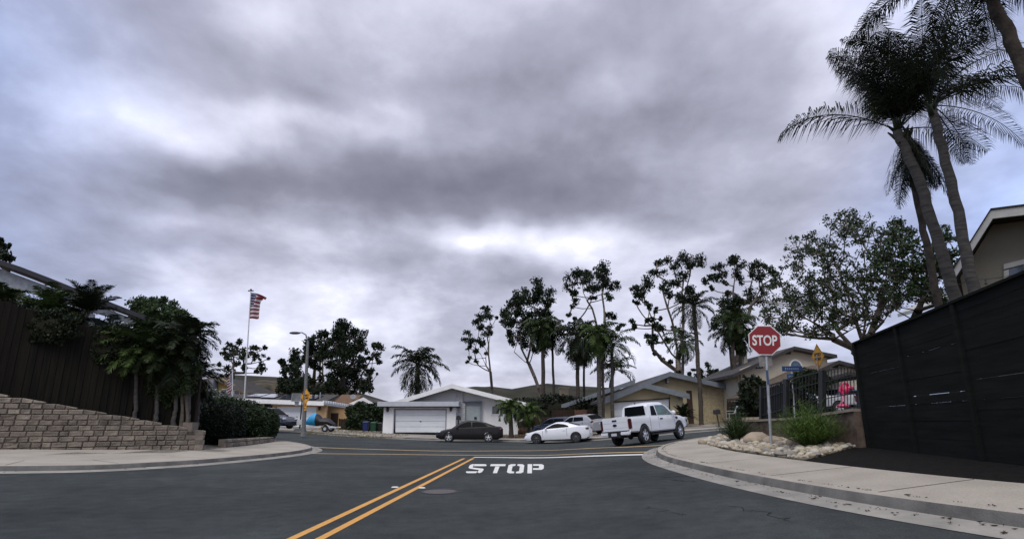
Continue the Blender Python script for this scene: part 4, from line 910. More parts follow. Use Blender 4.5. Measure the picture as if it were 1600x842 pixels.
palm('tall_palm', 'tall thin palm standing in the tan house front yard right of the pickup', 43.5, (1096, 660), O1f(403, 320), 46, 30, nf=22, m=G2d, tr=.19, el=(-.9, 1.4), bend=1.6, nl=26, ll=.26, w=.08, droop=.9, group=PG, bk=bark, trunk=[O1f(430, 700), O1f(415, 500)])
palm('feather_palm', 'grey green low palm crown behind the broad eucalyptus trunk', 64, (1066, 600), O1f(350, 500), 40, 31, nf=20, m=G2, tr=.2, el=(-1.1, 1.2), bend=1.8, nl=22, ll=.3, w=.12, droop=1.3, group=PG)
palm('feather_palm', 'drooping palm with twin dark trunks left of the stop sign, taller crown', 50, (1151, 650), O1f(612, 400), 43, 32, nf=30, m=G2, tr=.22, el=(-1.2, 1.3), bend=2.0, nl=24, ll=.3, w=.1, droop=1.4, group=PG, bk=bark, skirt=10, trunk=[O1f(615, 700), O1f(597, 540)])
palm('feather_palm', 'lower drooping palm touching the left edge of the stop sign', 50.6, (1157, 650), O1f(640, 470), 36, 33, nf=20, m=G2, tr=.16, el=(-1.3, 1.0), bend=1.9, nl=22, ll=.3, w=.1, droop=1.5, group=PG, bk=bark, skirt=6, trunk=[O1f(632, 700)])
palm('feather_palm', 'left crown of the twin drooping palms, long fronds over the sky', 51, (1147, 650), O1f(575, 450), 38, 34, nf=16, m=G2d, tr=.13, el=(-1.0, .8), bend=1.6, nl=22, ll=.3, w=.1, droop=1.5, group=PG, bk=bark, trunk=[O1f(600, 700)])
palm('young_palm', 'small green palm in front of the white house window behind the dark sedan', 42.5, (799, 690), (797, 636), 31, 35, nf=20, m=G3, tr=.17, el=(-.9, 1.3), bend=1.9, nl=24, ll=.26, w=.08, droop=1.2, bk=bark)
palm('young_palm', 'bushy yellow green palm beside the fence left of the white coupe', 44, (826, 684), (826, 642), 30, 36, nf=22, m=G3, tr=.14, el=(-1.1, 1.1), bend=1.9, nl=22, ll=.3, w=.09, droop=1.4, bk=bark, skirt=4)
# tall queen palms, upper right
QG = 'tall palms behind the dark slat fence'
palm('queen_palm', 'middle tall palm with a shaggy trunk and one long frond reaching left over the sky', 12.0, (1497, 480), (1402, 205), 205, 41, nf=20, m=G2d, tr=.135, el=(.75, 1.5), bend=.95, nl=76, ll=.30, w=.024, droop=1.5, group=QG, zb=.8, trunk=[(1466, 380), (1440, 290)], fr=[(-1.5, .55, 225, 1.7), (1.5, .25, 180, 1.3)], lean=(-1, 1.32), bk=palmbark)
palm('queen_palm', 'right tall palm of the trio with a smooth leaning trunk and dense dark crown', 11.2, (1524, 470), (1455, 165), 215, 42, nf=18, m=G2d, tr=.118, lean=(-1, 1.25), el=(.1, 1.5), bend=1.6, nl=64, ll=.21, w=.026, droop=1.5, group=QG, zb=.8, trunk=[(1498, 330), (1474, 240)], fr=[(1.4, .1, 215, 1.2), (1.7, .45, 215, 1.4), (1.3, .75, 190, 1.4), (1.0, -.3, 150, .8)], bk=palmbark)
palm('queen_palm', 'left tall palm of the trio, thinner with dead fronds hanging down its trunk', 13.5, (1469, 490), (1416, 205), 130, 43, nf=15, m=G2d, tr=.10, el=(-1.45, -1.2), bend=.12, nl=50, ll=.2, w=.026, droop=1.6, group=QG, zb=.8, trunk=[(1452, 400), (1438, 340)], skirt=9, bk=bark)
palm('queen_palm', 'nearest palm crossing the top right corner of the view, rough brown trunk', 8.5, (1690, 330), (1520, -70), 250, 44, nf=17, m=G2d, tr=.12, el=(-1.0, 1.2), bend=1.6, nl=64, ll=.22, w=.022, droop=1.4, group=QG, zb=.6, trunk=[(1612, 140), (1575, 50), (1545, -10)], bk=bark, fr=[(1.4, -.3, 210, 1.0), (.8, -.2, 200, 1.2), (-2.6, -1.2, 120, .4), (2.6, -1.3, 110, .3)])
# broad branching tree, right
def fan_tree(name, label, Y, base, trunk, ells, seed, n, rpx, m, **kw):
    rr = random.Random(seed); cl = []
    for cx, cy, rx, ry, k in ells:
        for i in range(int(n * k)):
            a = rr.uniform(0, 6.283); r = rr.random() ** .5; cl.append((cx + rx * r * math.cos(a), cy + ry * r * math.sin(a), rpx * rr.uniform(.6, 1.25)))
    return tree(name, label, 'tree', Y, base, cl, m=m, trunk=trunk, seed=seed, **kw)
O9 = ((1200, 300), 3.2375); s9 = lambda L: sp(*O9, L)
G3d = mat('olive leaf', (.040, .060, .018), .6, (.014, .024, .008), 1, 3, island=.65, spec=.25)
fan_tree('branching_tree', 'broad open tree with many fanning pale branches behind the corner of the dark slat fence', 22, (1350, 600),
    [s9([(480, 830), (430, 790), (330, 745), (200, 735), (90, 715)]), s9([(440, 800), (350, 700), (250, 560), (170, 420)]), s9([(480, 760), (440, 640), (390, 480), (330, 330)]), s9([(480, 740), (500, 600), (500, 420), (470, 250)]), s9([(330, 720), (230, 660), (120, 600)]), s9([(520, 720), (560, 600), (600, 450)])],
    [(1335, 395, 60, 45, 1.0), (1265, 440, 55, 50, .8), (1215, 480, 35, 45, .5), (1330, 470, 75, 40, 1.1), (1390, 440, 35, 45, .6), (1270, 500, 60, 25, .4), (1330, 345, 35, 15, .25), (1260, 385, 30, 25, .2)], 51, 120, 8.5, G3d, leaf=.105, tr=.26, per=105, sub=2, jy=.11, bk=barkp, zbase=.9, asp=.55, droop=.1)
fan_tree('branching_tree', 'denser green tree behind the three tall palm trunks', 19, (1425, 520),
    [s9([(735, 660), (760, 600), (790, 520), (800, 400)]), s9([(740, 650), (650, 600), (620, 500)]), s9([(780, 540), (860, 450)])],
    [(1420, 420, 50, 55, 1.0), (1465, 430, 38, 50, .8), (1400, 370, 30, 25, .3), (1480, 380, 15, 30, .2)], 52, 115, 8.5, mat('mid green leaf', (.036, .065, .018), .6, (.012, .024, .007), 1, 3, island=.65, spec=.25), leaf=.105, tr=.17, per=120, sub=2, zbase=.9, asp=.55, droop=.1)
# left: trees and garden plants above the wooden fence
LG = 'leafy trees behind the porch house'
fan_tree('leafy_tree', 'rounded bright green tree above the porch house roof end', 36, (255, 560), [[(255, 540), (250, 500)]], [(245, 488, 38, 22, 1.0), (262, 505, 38, 22, .8), (225, 485, 18, 14, .3), (275, 520, 28, 30, .7)], 53, 90, 7.5, mat('green leaf', (.045, .075, .02), .6, (.015, .028, .008), 1, 3, island=.65, spec=.25), leaf=.2, tr=.3, per=200, group=LG, dens=1.4)
tree('dark_treetop', 'small dark treetop poking over the porch house roof at the photo edge', 'tree', 30, (2, 440), [(2, 395, 10), (12, 400, 8), (-6, 392, 14), (5, 385, 5), (12, 386, 3), (-12, 400, 16), (16, 404, 5), (0, 375, 3), (-16, 380, 10)], seed=54, leaf=.25, tr=.15, dens=1.6)
TG = 'small palms planted along the wooden fence'
def lp(px, py, L, Y, seed, label, **kw):
    kw = {**dict(nf=16, el=(-.4, 1.45), bend=1.5, nl=26, ll=.26, w=.05, droop=.7, tr=.08, zb=1.2, m=G2d, group=TG), **kw}
    palm('garden_palm', label, Y, (px, 640), (px, py), L, seed, **kw)
GG = mat('grey green leaf', (.05, .07, .05), .6, (.02, .03, .02), 1, 3, island=.6)
lp(135, 488, 66, 20.90, 61, 'spiky palm silhouetted against the sky above the porch roof', m=G2d, nf=24, el=(.1, 1.5), droop=.3, ll=.22, bend=1.1)
lp(78, 490, 60, 20.43, 62, 'bright green bushy palm left of the spiky palm', m=G3, nf=34, el=(-.5, 1.45), bend=1.3, )
lp(45, 500, 46, 20.11, 63, 'grey green drooping palm below the porch columns', m=GG, nf=26, el=(-.8, 1.2))
lp(5, 472, 44, 19.75, 64, 'palm half cut by the photo edge in front of the porch beam', nf=22, m=G2)
lp(172, 528, 52, 21.21, 65, 'low feathery palm right of the spiky palm', m=GG, nf=28, el=(-.8, 1.3))
lp(212, 548, 60, 20.35, 66, 'wide drooping palm with yellow green fronds right of the porch', m=G3, nf=34, el=(-.9, 1.35), bend=1.7, ll=.3)
lp(245, 545, 62, 20.63, 67, 'dark palm left of the clump of grey stems', nf=34, el=(-1.1, 1.3), bend=1.8, ll=.3, m=G2)
lp(295, 528, 58, 21.06, 68, 'rightmost palm of the fence row with fronds arching over the hedge', nf=36, el=(-1.1, 1.35), bend=1.9, ll=.3, w=.06)
lp(274, 560, 62, 20.88, 69, 'palm hanging thickly over the grey stems beside the hedge', nf=34, el=(-1.3, 1.1), bend=1.8, ll=.3)
lp(310, 590, 44, 22.39, 70, 'small dark palm tucked against the hedge', nf=28, el=(-1.2, 1.2), bend=1.6, ll=.3)
lp(112, 512, 48, 20.81, 72, 'short dark palm below the spiky palm behind the boards', nf=26, m=G2d, el=(-.9, 1.2))
lp(228, 520, 46, 21.69, 73, 'upper palm in front of the bright green tree', nf=26, m=G2, el=(-.6, 1.3))
for i, (x0, x1, lab) in enumerate(((281, 284, 'pale bare palm stem rising behind the block wall end'), (289, 292, 'second pale bare palm stem behind the block wall end'), (296, 287, 'leaning bare palm stem nearest the hedge'))):
    b = MB(); q0, q1 = P(x1 - (6 if i == 2 else 0), 668, 20.95), P(x0 + 4, 560, 20.95 + i * .1); b.tube([q0.lerp(q1, k / 8) + Vector((.03 * math.sin(k + i), 0, 0)) for k in range(9)], [.06, .045], 8)
    tag(b.build('palm_stem', mat('grey stem', (.14, .12, .09), .9, (.07, .06, .05), 4, 6, streak=(1, 1, 8)), None, smooth=True), lab, 'palm stem', 'bare palm stems behind the block wall')
# bushes ---------------------------------------------------------------
def bush(name, label, c, r, m, seed, n, leaf, cat='bush', pw=2.6, group=None, core=None, droop=0.0, rough=.06, parts=True):
    """clipped shrub: a lumpy body of small leaves round a dark core"""
    rng = np.random.default_rng(seed); t = thing(name, label, cat, (c[0], c[1], c[2] - r[2]), group)
    u = rng.normal(size=(n, 3)); u /= np.linalg.norm(u, axis=1)[:, None]
    k = (np.abs(u) ** pw).sum(axis=1) ** (-1 / pw)
    lum = 1 + rough * np.sin(u[:, 0] * 7 + seed) * np.cos(u[:, 2] * 6) + rough * np.sin(u[:, 1] * 9)
    pos = np.array(c) + u * (k * lum * (.86 + .17 * rng.random(n)))[:, None] * np.array(r)
    a = rng.normal(size=(n, 3)) + u * .6; a[:, 2] -= droop; a /= np.linalg.norm(a, axis=1)[:, None]; b = np.cross(a, rng.normal(size=(n, 3))); b /= np.linalg.norm(b, axis=1)[:, None]
    s = (leaf * (.6 + .8 * rng.random(n)))[:, None]; V = np.stack([pos - a * s * .5, pos + b * s * .25, pos + a * s * .5, pos - b * s * .25], axis=1).reshape(-1, 3)
    np_mesh('foliage', V, 4, m, t)
    b = MB(); nu, nv = 20, 12; vs = []
    for j in range(nv + 1):
        for i in range(nu):
            aa = 2 * math.pi * i / nu; e = -math.pi / 2 + math.pi * j / nv; q = np.array([math.cos(e) * math.cos(aa), math.cos(e) * math.sin(aa), math.sin(e)]); kk = (np.abs(q) ** pw).sum() ** (-1 / pw) * .84; vs.append(tuple(np.array(c) + q * kk * np.array(r)))
    b.add(vs, [(j * nu + i, j * nu + (i + 1) % nu, (j + 1) * nu + (i + 1) % nu, (j + 1) * nu + i) for j in range(nv) for i in range(nu)]); b.build('twigs', mat('dark twigs', (.018, .018, .012), .95), t)
    return t
def bush_px(name, label, px0, px1, py0, py1, Y, ry, m, seed, n, leaf, **kw):
    a, b_ = P(px0, py1, Y), P(px1, py0, Y); c = ((a.x + b_.x) / 2, Y, (a.z + b_.z) / 2); return bush(name, label, c, ((b_.x - a.x) / 2, ry, (b_.z - a.z) / 2), m, seed, n, leaf, **kw)
HG = 'clipped hedge mounds on the left corner'
G4d = mat('very dark hedge leaf', (.014, .022, .010), .6, (.006, .010, .005), 4, 3, island=.65, spec=.25)
bush_px('hedge', 'darkest clipped hedge mound right of the block wall end', 306, 380, 630, 700, 25.0, 1.3, G4d, 81, 16000, .10, group=HG)
bush_px('hedge', 'rounded dark green hedge mound nearest the street corner', 366, 432, 637, 692, 28.5, 1.5, G4, 82, 15000, .11, group=HG, pw=2.4)
bush_px('hedge', 'long hedge top behind the two front mounds', 290, 412, 624, 690, 29.5, 1.2, G4, 83, 15000, .12, group=HG, pw=3)
bush_px('hedge', 'leafy bush between the palm clump and the hedge', 288, 330, 612, 680, 26.5, 1.0, G4d, 84, 7000, .12, group=HG, pw=2.2, rough=.15)
bush_px('flowering_bush', 'white flowering shrub over the hedge in front of the yellow house', 322, 352, 610, 634, 32, .9, mat('white blossom', (.035, .055, .02), .7, (.45, .45, .43), 5, 2, island=.5, mixw=(.62, .66)), 85, 2600, .14, rough=.2, pw=2)
bush_px('ivy_bush', 'dark bushy ivy covering the side yard between peach and white houses', 543, 597, 632, 674, 56, 1.5, G4, 86, 7000, .3, rough=.15, pw=2.6)
bush_px('shrub', 'dark shrub in front of the two storey house wall', 1163, 1190, 590, 640, 40, 1.2, G2d, 87, 3500, .25, rough=.2, pw=2)
bush_px('shrub', 'dark mass of shrubs behind the white chair', 1150, 1200, 625, 662, 41, 1.2, G4d, 88, 4500, .25, rough=.2, pw=2.6)
bush_px('shrub', 'dark hedge along the black fence in front of the boarded garage', 1196, 1262, 604, 655, 27, .8, G4d, 89, 5000, .16, rough=.2, pw=2.6)
bush_px('vine', 'green vine climbing the middle of the black fence', 1242, 1292, 580, 610, 22.0, .4, G3d, 90, 2600, .13, rough=.25, pw=2)
bush_px('shrub', 'tangle of dark shrubs behind the wooden fence left of the palm row', 812, 960, 622, 668, 52.5, 1.2, G4d, 91, 9000, .3, rough=.2, pw=3)
def spray(name, label, c, h, rad, n, seed, m, w=.02, cat='ornamental grass', spread=1.0, group=None):
    """fountain of fine arching blades"""
    rr = random.Random(seed); V = []; t = thing(name, label, cat, tuple(c), group); b = MB(); c = Vector(c)
    for k in range(n):
        az = rr.uniform(0, 6.283); tip = rr.random() ** .6 * rad * spread; hh = h * (1 - .45 * (tip / rad) ** 2) * rr.uniform(.45, 1.08); base = c + Vector((math.cos(az), math.sin(az), 0)) * rr.uniform(0, .25) * rad * .6
        pts = [base]
        for i in range(1, 5):
            u = i / 4; pts.append(base + Vector((math.cos(az) * tip * u ** 1.3, math.sin(az) * tip * u ** 1.3, hh * (u - .16 * u * u * (tip / rad)))))
        sd = Vector((-math.sin(az + rr.uniform(-.8, .8)), math.cos(az + rr.uniform(-.8, .8)), rr.uniform(-.3, .3))) * w * .5
        for i in range(4):
            k0, k1 = (1 - i / 4.6), (1 - (i + 1) / 4.6); V += [pts[i] - sd * k0, pts[i] + sd * k0, pts[i + 1] + sd * k1, pts[i + 1] - sd * k1]
        # side needles
        for q in range(7):
            u = rr.uniform(.3, 1); i = min(3, int(u * 4)); p = pts[i].lerp(pts[i + 1], u * 4 - i); a2 = rr.uniform(0, 6.283); d = Vector((math.cos(a2), math.sin(a2), rr.uniform(.1, 1.1))).normalized() * rr.uniform(.08, .18) * h / 1.1; s2 = sd * .5
            V += [p - s2, p + s2, p + d + s2 * .2, p + d - s2 * .2]
    np_mesh('leaves', np.array([tuple(v) for v in V], dtype=np.float32), 4, m, t)
    for k in range(14):
        a = rr.uniform(0, 6.283); b.tube([c, c + Vector((math.cos(a) * rad * .35, math.sin(a) * rad * .35, h * .5))], [.025, .01], 5)
    b.build('stems', mat('dark stems', (.02, .022, .012), .9), t)
    return t
g1 = G(1268, 700, SW); g2 = G(1153, 690, SW); g3 = G(1330, 691, SW)
SG = 'feathery green shrubs in the river stones'
bush_px('vine', 'dark creeper spilling over the boards at the left photo edge', 10, 120, 486, 534, 18.95, .25, G2d, 92, 7000, .11, rough=.25, pw=2.2)
bush_px('vine', 'dark green creeper over the middle of the wooden fence', 100, 205, 512, 566, 19.85, .25, G2d, 93, 7500, .11, rough=.25, pw=2.2)
bush_px('vine', 'thick green creeper over the right end of the wooden fence', 196, 304, 540, 618, 20.75, .3, G2, 94, 11000, .10, rough=.25, pw=2.2)
spray('feathery_shrub', 'bright green feathery shrub right of the stop sign pole', g1, 1.25, .95, 750, 5, G5, group=SG)
spray('feathery_shrub', 'darker green feathery shrub left of the stop sign pole', (g2.x, g2.y, g2.z), 1.08, .78, 560, 6, mat('dark needle leaf', (.045, .075, .018), .6, (.016, .032, .008), 4, 3, island=.6, spec=.25), group=SG)
spray('feathery_shrub', 'low thin green shrub leaning on the brown retaining wall', (g3.x - .5, g3.y - .1, g3.z), .85, .75, 180, 7, mat('dull needle leaf', (.045, .07, .03), .7, (.02, .035, .014), 4, 3, island=.6), group=SG)
palm('sago_palm', 'spiky dark sago plant beside the tan garage and pickup hood', 42, (1069, 668), (1069, 650), 24, 71, nf=44, m=G2d, tr=.2, el=(-.3, 1.5), bend=.8, nl=26, ll=.14, w=.06, droop=.2, bk=bark)
# weeds and dry grass in the yards
def tufts(name, label, poly_px, n, seed, m, h=.12, dz=.1, poly=None):
    rng = random.Random(seed); P2 = poly or [tuple(v) for v in gp(poly_px)]; xs = [p[0] for p in P2]; ys = [p[1] for p in P2]; V = []
    def inside(x, y):
        c = False; j = len(P2) - 1
        for i in range(len(P2)):
            if (P2[i][1] > y) != (P2[j][1] > y) and x < (P2[j][0] - P2[i][0]) * (y - P2[i][1]) / (P2[j][1] - P2[i][1]) + P2[i][0]: c = not c
            j = i
        return c
    k = 0
    while k < n:
        x, y = rng.uniform(min(xs), max(xs)), rng.uniform(min(ys), max(ys)); k += 1
        if not inside(x, y): continue
        z = Z(x, y) + dz
        for q in range(4):
            a = rng.uniform(0, 6.283); hh = h * rng.uniform(.5, 1.3); w = h * .12; dx, dy = math.cos(a) * hh * .6, math.sin(a) * hh * .6; ox, oy = rng.uniform(-.05, .05), rng.uniform(-.05, .05)
            V += [(x + ox - w, y + oy, z), (x + ox + w, y + oy, z), (x + ox + dx, y + oy + dy, z + hh)]
    o = np_mesh(name, V, 3, m, None); tag(o, label, 'grass', kind='stuff')
tufts('dry_grass', 'dry yellow grass verge in front of the peach and white houses', [(470, 682), (600, 688), (640, 682), (570, 668), (500, 668)], 2600, 1, mat('straw', (.20, .16, .07), .9, (.09, .085, .035), 2, 4, island=.5))
tufts('dry_grass', 'dry weeds on the bank of the tan house yard', [(1070, 676), (1120, 671), (1150, 668), (1150, 655), (1090, 655), (1070, 664)], 3600, 2, mat('brown weeds', (.20, .13, .07), .9, (.10, .07, .04), 2, 4, island=.5), h=.2)
tufts('dry_grass', 'brown weeds between the dark sedan and the white coupe', [(780, 687), (830, 686), (830, 674), (780, 674)], 1800, 3, mat('brown weeds', (.2, .13, .07)), h=.14)
# ================================================================== vehicles (built about the origin, +x forward, then placed)
def interp(pts, x):
    if x <= pts[0][0]: return pts[0][1]
    for (a, za), (b, zb) in zip(pts, pts[1:]):
        if x <= b:
            t = (x - a) / (b - a); return za + (zb - za) * t
    return pts[-1][1]
def sm(pts, x, k=.10): return (interp(pts, x - k) + 2 * interp(pts, x) + interp(pts, x + k)) / 4
redl = mat('red lamp', (.085, .005, .007), .35, (.03, .003, .004), 8, 3, spec=.4)
clearl = mat('clear lamp', (.55, .57, .6), .15, (.35, .36, .38), 8, 3, spec=.8)
cglass = mat('car glass', (.003, .004, .005), .35, (.005, .006, .007), 2, 2, spec=.06)
platem = mat('number plate', (.6, .6, .62), .5, (.4, .4, .5), 30, 2)
def wheel(root, x, y, r, w, sgn, spokes, rim, rimr=.66):
    n = 28; prof = [(rimr, -.5), (.93, -.5), (1, -.36), (1, .36), (.93, .5), (rimr, .5), (rimr, .3), (rimr, -.3)]
    b = MB(); vs = [(x + r * q * math.cos(2 * math.pi * i / n), y + w * h, r + r * q * math.sin(2 * math.pi * i / n)) for i in range(n) for q, h in prof]; m = len(prof)
    b.add(vs, [(i * m + k, i * m + (k + 1) % m, ((i + 1) % n) * m + (k + 1) % m, ((i + 1) % n) * m + k) for i in range(n) for k in range(m)]); o = b.build('wheel', rubber, root, smooth=True)
    f = y + sgn * w * .38; b = MB(); rr = r * rimr
    for k in range(spokes):
        a = 2 * math.pi * k / spokes + .3; c, s = math.cos(a), math.sin(a)
        def q(rad, t, d): return (x + rad * c - t * s, f + d, r + rad * s + t * c)
        b.hull([q(.03, -.05 * r / .33, 0), q(.03, .05 * r / .33, 0), q(rr * .98, .032 * r / .33, 0), q(rr * .98, -.032 * r / .33, 0)], [q(.03, -.05, -sgn * .04), q(.03, .05, -sgn * .04), q(rr * .98, .03, -sgn * .05), q(rr * .98, -.03, -sgn * .05)])
    ring = [(x + rr * k * math.cos(2 * math.pi * i / n), f + d, r + rr * k * math.sin(2 * math.pi * i / n)) for i in range(n) for k, d in ((1.0, sgn * .012), (.93, sgn * .012), (.93, -sgn * .06), (1.0, -sgn * .06))]
    b.add(ring, [(i * 4 + k, i * 4 + (k + 1) % 4, ((i + 1) % n) * 4 + (k + 1) % 4, ((i + 1) % n) * 4 + k) for i in range(n) for k in range(4)])
    b.ball((x, f, r), (.07, .03, .07), 8, 6); b.build('rim', rim, o)
    b = MB(); b.hull([(x + rr * .98 * math.cos(2 * math.pi * i / n), f - sgn * .07, r + rr * .98 * math.sin(2 * math.pi * i / n)) for i in range(n)], [(x + rr * .98 * math.cos(2 * math.pi * i / n), f - sgn * .09, r + rr * .98 * math.sin(2 * math.pi * i / n)) for i in range(n)]); b.build('brake_disc', black, o)
def pose(root, x, y, yaw, wb, tr, dz=0):
    h = Vector((math.cos(yaw), math.sin(yaw))); l = Vector((-h.y, h.x)); z = lambda p: Z(p.x, p.y); c = Vector((x, y))
    X = Vector((h.x, h.y, (z(c + h * wb / 2) - z(c - h * wb / 2)) / wb)).normalized(); Yv = Vector((l.x, l.y, (z(c + l * tr / 2) - z(c - l * tr / 2)) / tr)).normalized(); Zv = X.cross(Yv).normalized(); Yv = Zv.cross(X)
    zz = sum(z(c + h * wb / 2 * a + l * tr / 2 * b) for a in (-1, 1) for b in (-1, 1)) / 4
    M = Matrix((X, Yv, Zv)).transposed(); root.location = (x, y, zz + dz + .003); root.rotation_euler = M.to_euler()
def car(label, cat, S, paint, name='parked_car', rim=rimm, group='vehicles in the street'):
    t = thing(name, label, cat, (0, 0, 0), group); L, Wd = S['L'] / 2, S['W'] / 2; belt, roof = S['belt'], S['roof']
    nx = 46; xs = [-L + 2 * L * i / (nx - 1) for i in range(nx)]; b = MB(); rows = []
    endk = S.get('end', .55)
    for x in xs:
        e = max(0, (abs(x) / L - .8) / .2); w = Wd * (1 - (.16 if x > 0 else .10) * e ** 2 * S.get('taper', 1)); zb = interp(S['bot'], x); zt = sm(belt, x, .06); mid = zb + (zt - zb) * .52; cr = S.get('crown', .05)
        row = [(0, zb), (w * .86, zb), (w * .965, zb + .05), (w * 1.0, zb + (zt - zb) * .3), (w, mid), (w * .985, zb + (zt - zb) * .78), (w * .95, zt - .02), (w * .86, zt + cr * .4), (w * .45, zt + cr * .9), (0, zt + cr)]
        rows.append([(x, a, z) for a, z in row] + [(x, -a, z) for a, z in row[1:-1][::-1]])
    m = len(rows[0]); vs = [p for r in rows for p in r]; fs = [(i * m + k, i * m + (k + 1) % m, (i + 1) * m + (k + 1) % m, (i + 1) * m + k) for i in range(nx - 1) for k in range(m)] + [tuple(range(m))[::-1], tuple(range((nx - 1) * m, nx * m))]
    b.add(vs, fs); body = b.build('body', paint, t)
    # wheel arches
    cut = MB(); n = 24; ar = S['r'] * S.get('arch', 1.13)
    for wx in S['wx']:
        cut.hull([(wx + ar * math.cos(2 * math.pi * i / n), -Wd - .2, S['r'] + ar * math.sin(2 * math.pi * i / n)) for i in range(n)], [(wx + ar * math.cos(2 * math.pi * i / n), Wd + .2, S['r'] + ar * math.sin(2 * math.pi * i / n)) for i in range(n)])
    co = cut.build('cut', black); md = body.modifiers.new('b', 'BOOLEAN'); md.object = co; md.operation = 'DIFFERENCE'; md.solver = 'EXACT'
    dg = bpy.context.evaluated_depsgraph_get(); me = bpy.data.meshes.new_from_object(body.evaluated_get(dg)); body.modifiers.clear(); old = body.data; body.data = me; me.name = 'body'; bpy.data.objects.remove(co)
    bm = bmesh.new(); bm.from_mesh(me)
    for f in bm.faces: f.smooth = True
    for e in bm.edges:
        if len(e.link_faces) == 2 and e.calc_face_angle(0) > .5: e.smooth = False
    bm.to_mesh(me); bm.free()
    b = MB(); b.box((-L * .86, -Wd * .8, interp(S['bot'], 0) - .03), (L * .86, Wd * .8, interp(S['bot'], 0) + .3)); 
    b.build('underbody', black, t)
    # cabin
    x0, x1 = roof[0][0], roof[-1][0]; nc = 34; rows = []; wb_, wr = Wd * S.get('wb', .93), Wd * S.get('wr', .70)
    def side(x, z):
        zb = sm(belt, x, .06) - .03; zr = max(sm(roof, x, .07) - .05, zb + .02); tt = min(1, max(0, (z - zb) / max(.25, interp(S['roof'], S.get('xm', 0)) - .05 - zb))); return wb_ + (wr - wb_) * tt
    for i in range(nc):
        x = x0 + (x1 - x0) * i / (nc - 1); zb = sm(belt, x, .06) - .06; zr = max(sm(roof, x, .07), zb + .03); k = [(side(x, zb), zb), (side(x, zb + (zr - .05 - zb) * .5), zb + (zr - .05 - zb) * .5), (side(x, zr - .06), zr - .06), (side(x, zr) * .93, zr - .015), (side(x, zr) * .5, zr + .012), (0, zr + .02)]
        rows.append([(x, a, z) for a, z in k] + [(x, -a, z) for a, z in k[:-1][::-1]])
    m = len(rows[0]); b = MB(); b.add([p for r in rows for p in r], [(i * m + k, i * m + (k + 1) % m, (i + 1) * m + (k + 1) % m, (i + 1) * m + k) for i in range(nc - 1) for k in range(m)] + [tuple(range(m))[::-1], tuple(range((nc - 1) * m, nc * m))])
    b.build('cabin', paint, t, smooth=True)
    for sg in (-1, 1):
        for W_ in S['win']:
            bo, to = W_; xa = max(bo[0][0], to[0][0]) if False else min(bo[0][0], to[0][0]); xb = max(bo[-1][0], to[-1][0]); b = MB(); n = 12; vs = []
            for i in range(n + 1):
                u = i / n; xbm = bo[0][0] + (bo[-1][0] - bo[0][0]) * u; xtp = to[0][0] + (to[-1][0] - to[0][0]) * u; zb, zt = interp(bo, xbm), interp(to, xtp)
                for xx, z in ((xbm, zb), (xtp, zt)): vs.append((xx, sg * (side(xx, z) + .012), z))
            b.add(vs, [(2 * i, 2 * i + 2, 2 * i + 3, 2 * i + 1) for i in range(n)]); b.build('window', cglass, t)
    for nm, xa, xb, k in S['glass']:
        b = MB(); n = 8; vs = []
        for i in range(n + 1):
            x = xa + (xb - xa) * i / n; zr = max(sm(roof, x, .07), sm(belt, x, .06)); w = side(x, zr) * k
            for q in (-1, -.5, 0, .5, 1): vs.append((x, q * w, zr + .032 - .022 * q * q + (.0)))
        b.add(vs, [(i * 5 + j, (i + 1) * 5 + j, (i + 1) * 5 + j + 1, i * 5 + j + 1) for i in range(n) for j in range(4)]); b.build(nm, cglass, t, smooth=True)
    for wx in S['wx']:
        for sg in (-1, 1): wheel(t, wx, sg * (Wd - .11), S['r'], .21, sg, S.get('spokes', 5), rim)
    for sg in (-1, 1):
        hx, hz = S['head']; b = MB(); b.ball((hx, sg * Wd * .70, hz), (.20, .20, .075), 10, 6); b.build('headlight', clearl, t, smooth=True)
        tx, tz, ts = S['tail']; b = MB(); b.ball((tx, sg * Wd * .80, tz), ts, 10, 6); b.build('taillight', redl, t, smooth=True)
        mx = S['mirror']; b = MB(); b.ball((mx, sg * (Wd + .06), sm(belt, mx) + .06), (.07, .11, .07), 8, 6); b.build('mirror', paint, t, smooth=True)
        for hx in S['handles']:
            b = MB(); b.box((hx - .09, sg * Wd * .985 - .02, sm(belt, hx) - .16), (hx + .09, sg * Wd * .985 + .025, sm(belt, hx) - .13)); b.build('door_handle', S.get('handlem', paint), t)
        for sx in S['seams']:
            b = MB(); zt, zb = sm(belt, sx) - .04, interp(S['bot'], sx) + .10; pts = [(.999, zb + (zt - zb) * .2), (1.001, zb + (zt - zb) * .5), (.99, zb + (zt - zb) * .78), (.955, zt)]
            for (a, za), (c, zc) in zip(pts, pts[1:]): b.box((sx - .006, min(sg * Wd * a, sg * Wd * c) - .004, za), (sx + .006, max(sg * Wd * a, sg * Wd * c) + .004, zc))
            b.build('door_seam', black, t)
    b = MB(); b.box((-L - .012, -.16, S['plate'] - .055), (-L + .05, .16, S['plate'] + .055)); b.build('number_plate', platem, t)
    b = MB(); b.box((L - .08, -.42, .32), (L + .004, .42, .52)); b.build('grille', black, t)
    return t
grey_paint = mat('charcoal car paint', (.016, .014, .015), .3, (.013, .012, .013), 1, 2, spec=.25)
white_paint = mat('white car paint', (.70, .71, .74), .25, (.67, .68, .71), 1, 2, coat=.6)
blue_paint = mat('navy car paint', (.012, .016, .035), .25, (.010, .013, .03), 1, 2, coat=.8)
silver_paint = mat('silver car paint', (.36, .36, .36), .3, (.33, .33, .33), 1, 2, metal=.3, coat=.5)
darkrim = mat('dark alloy', (.10, .10, .105), .35, metal=.5)
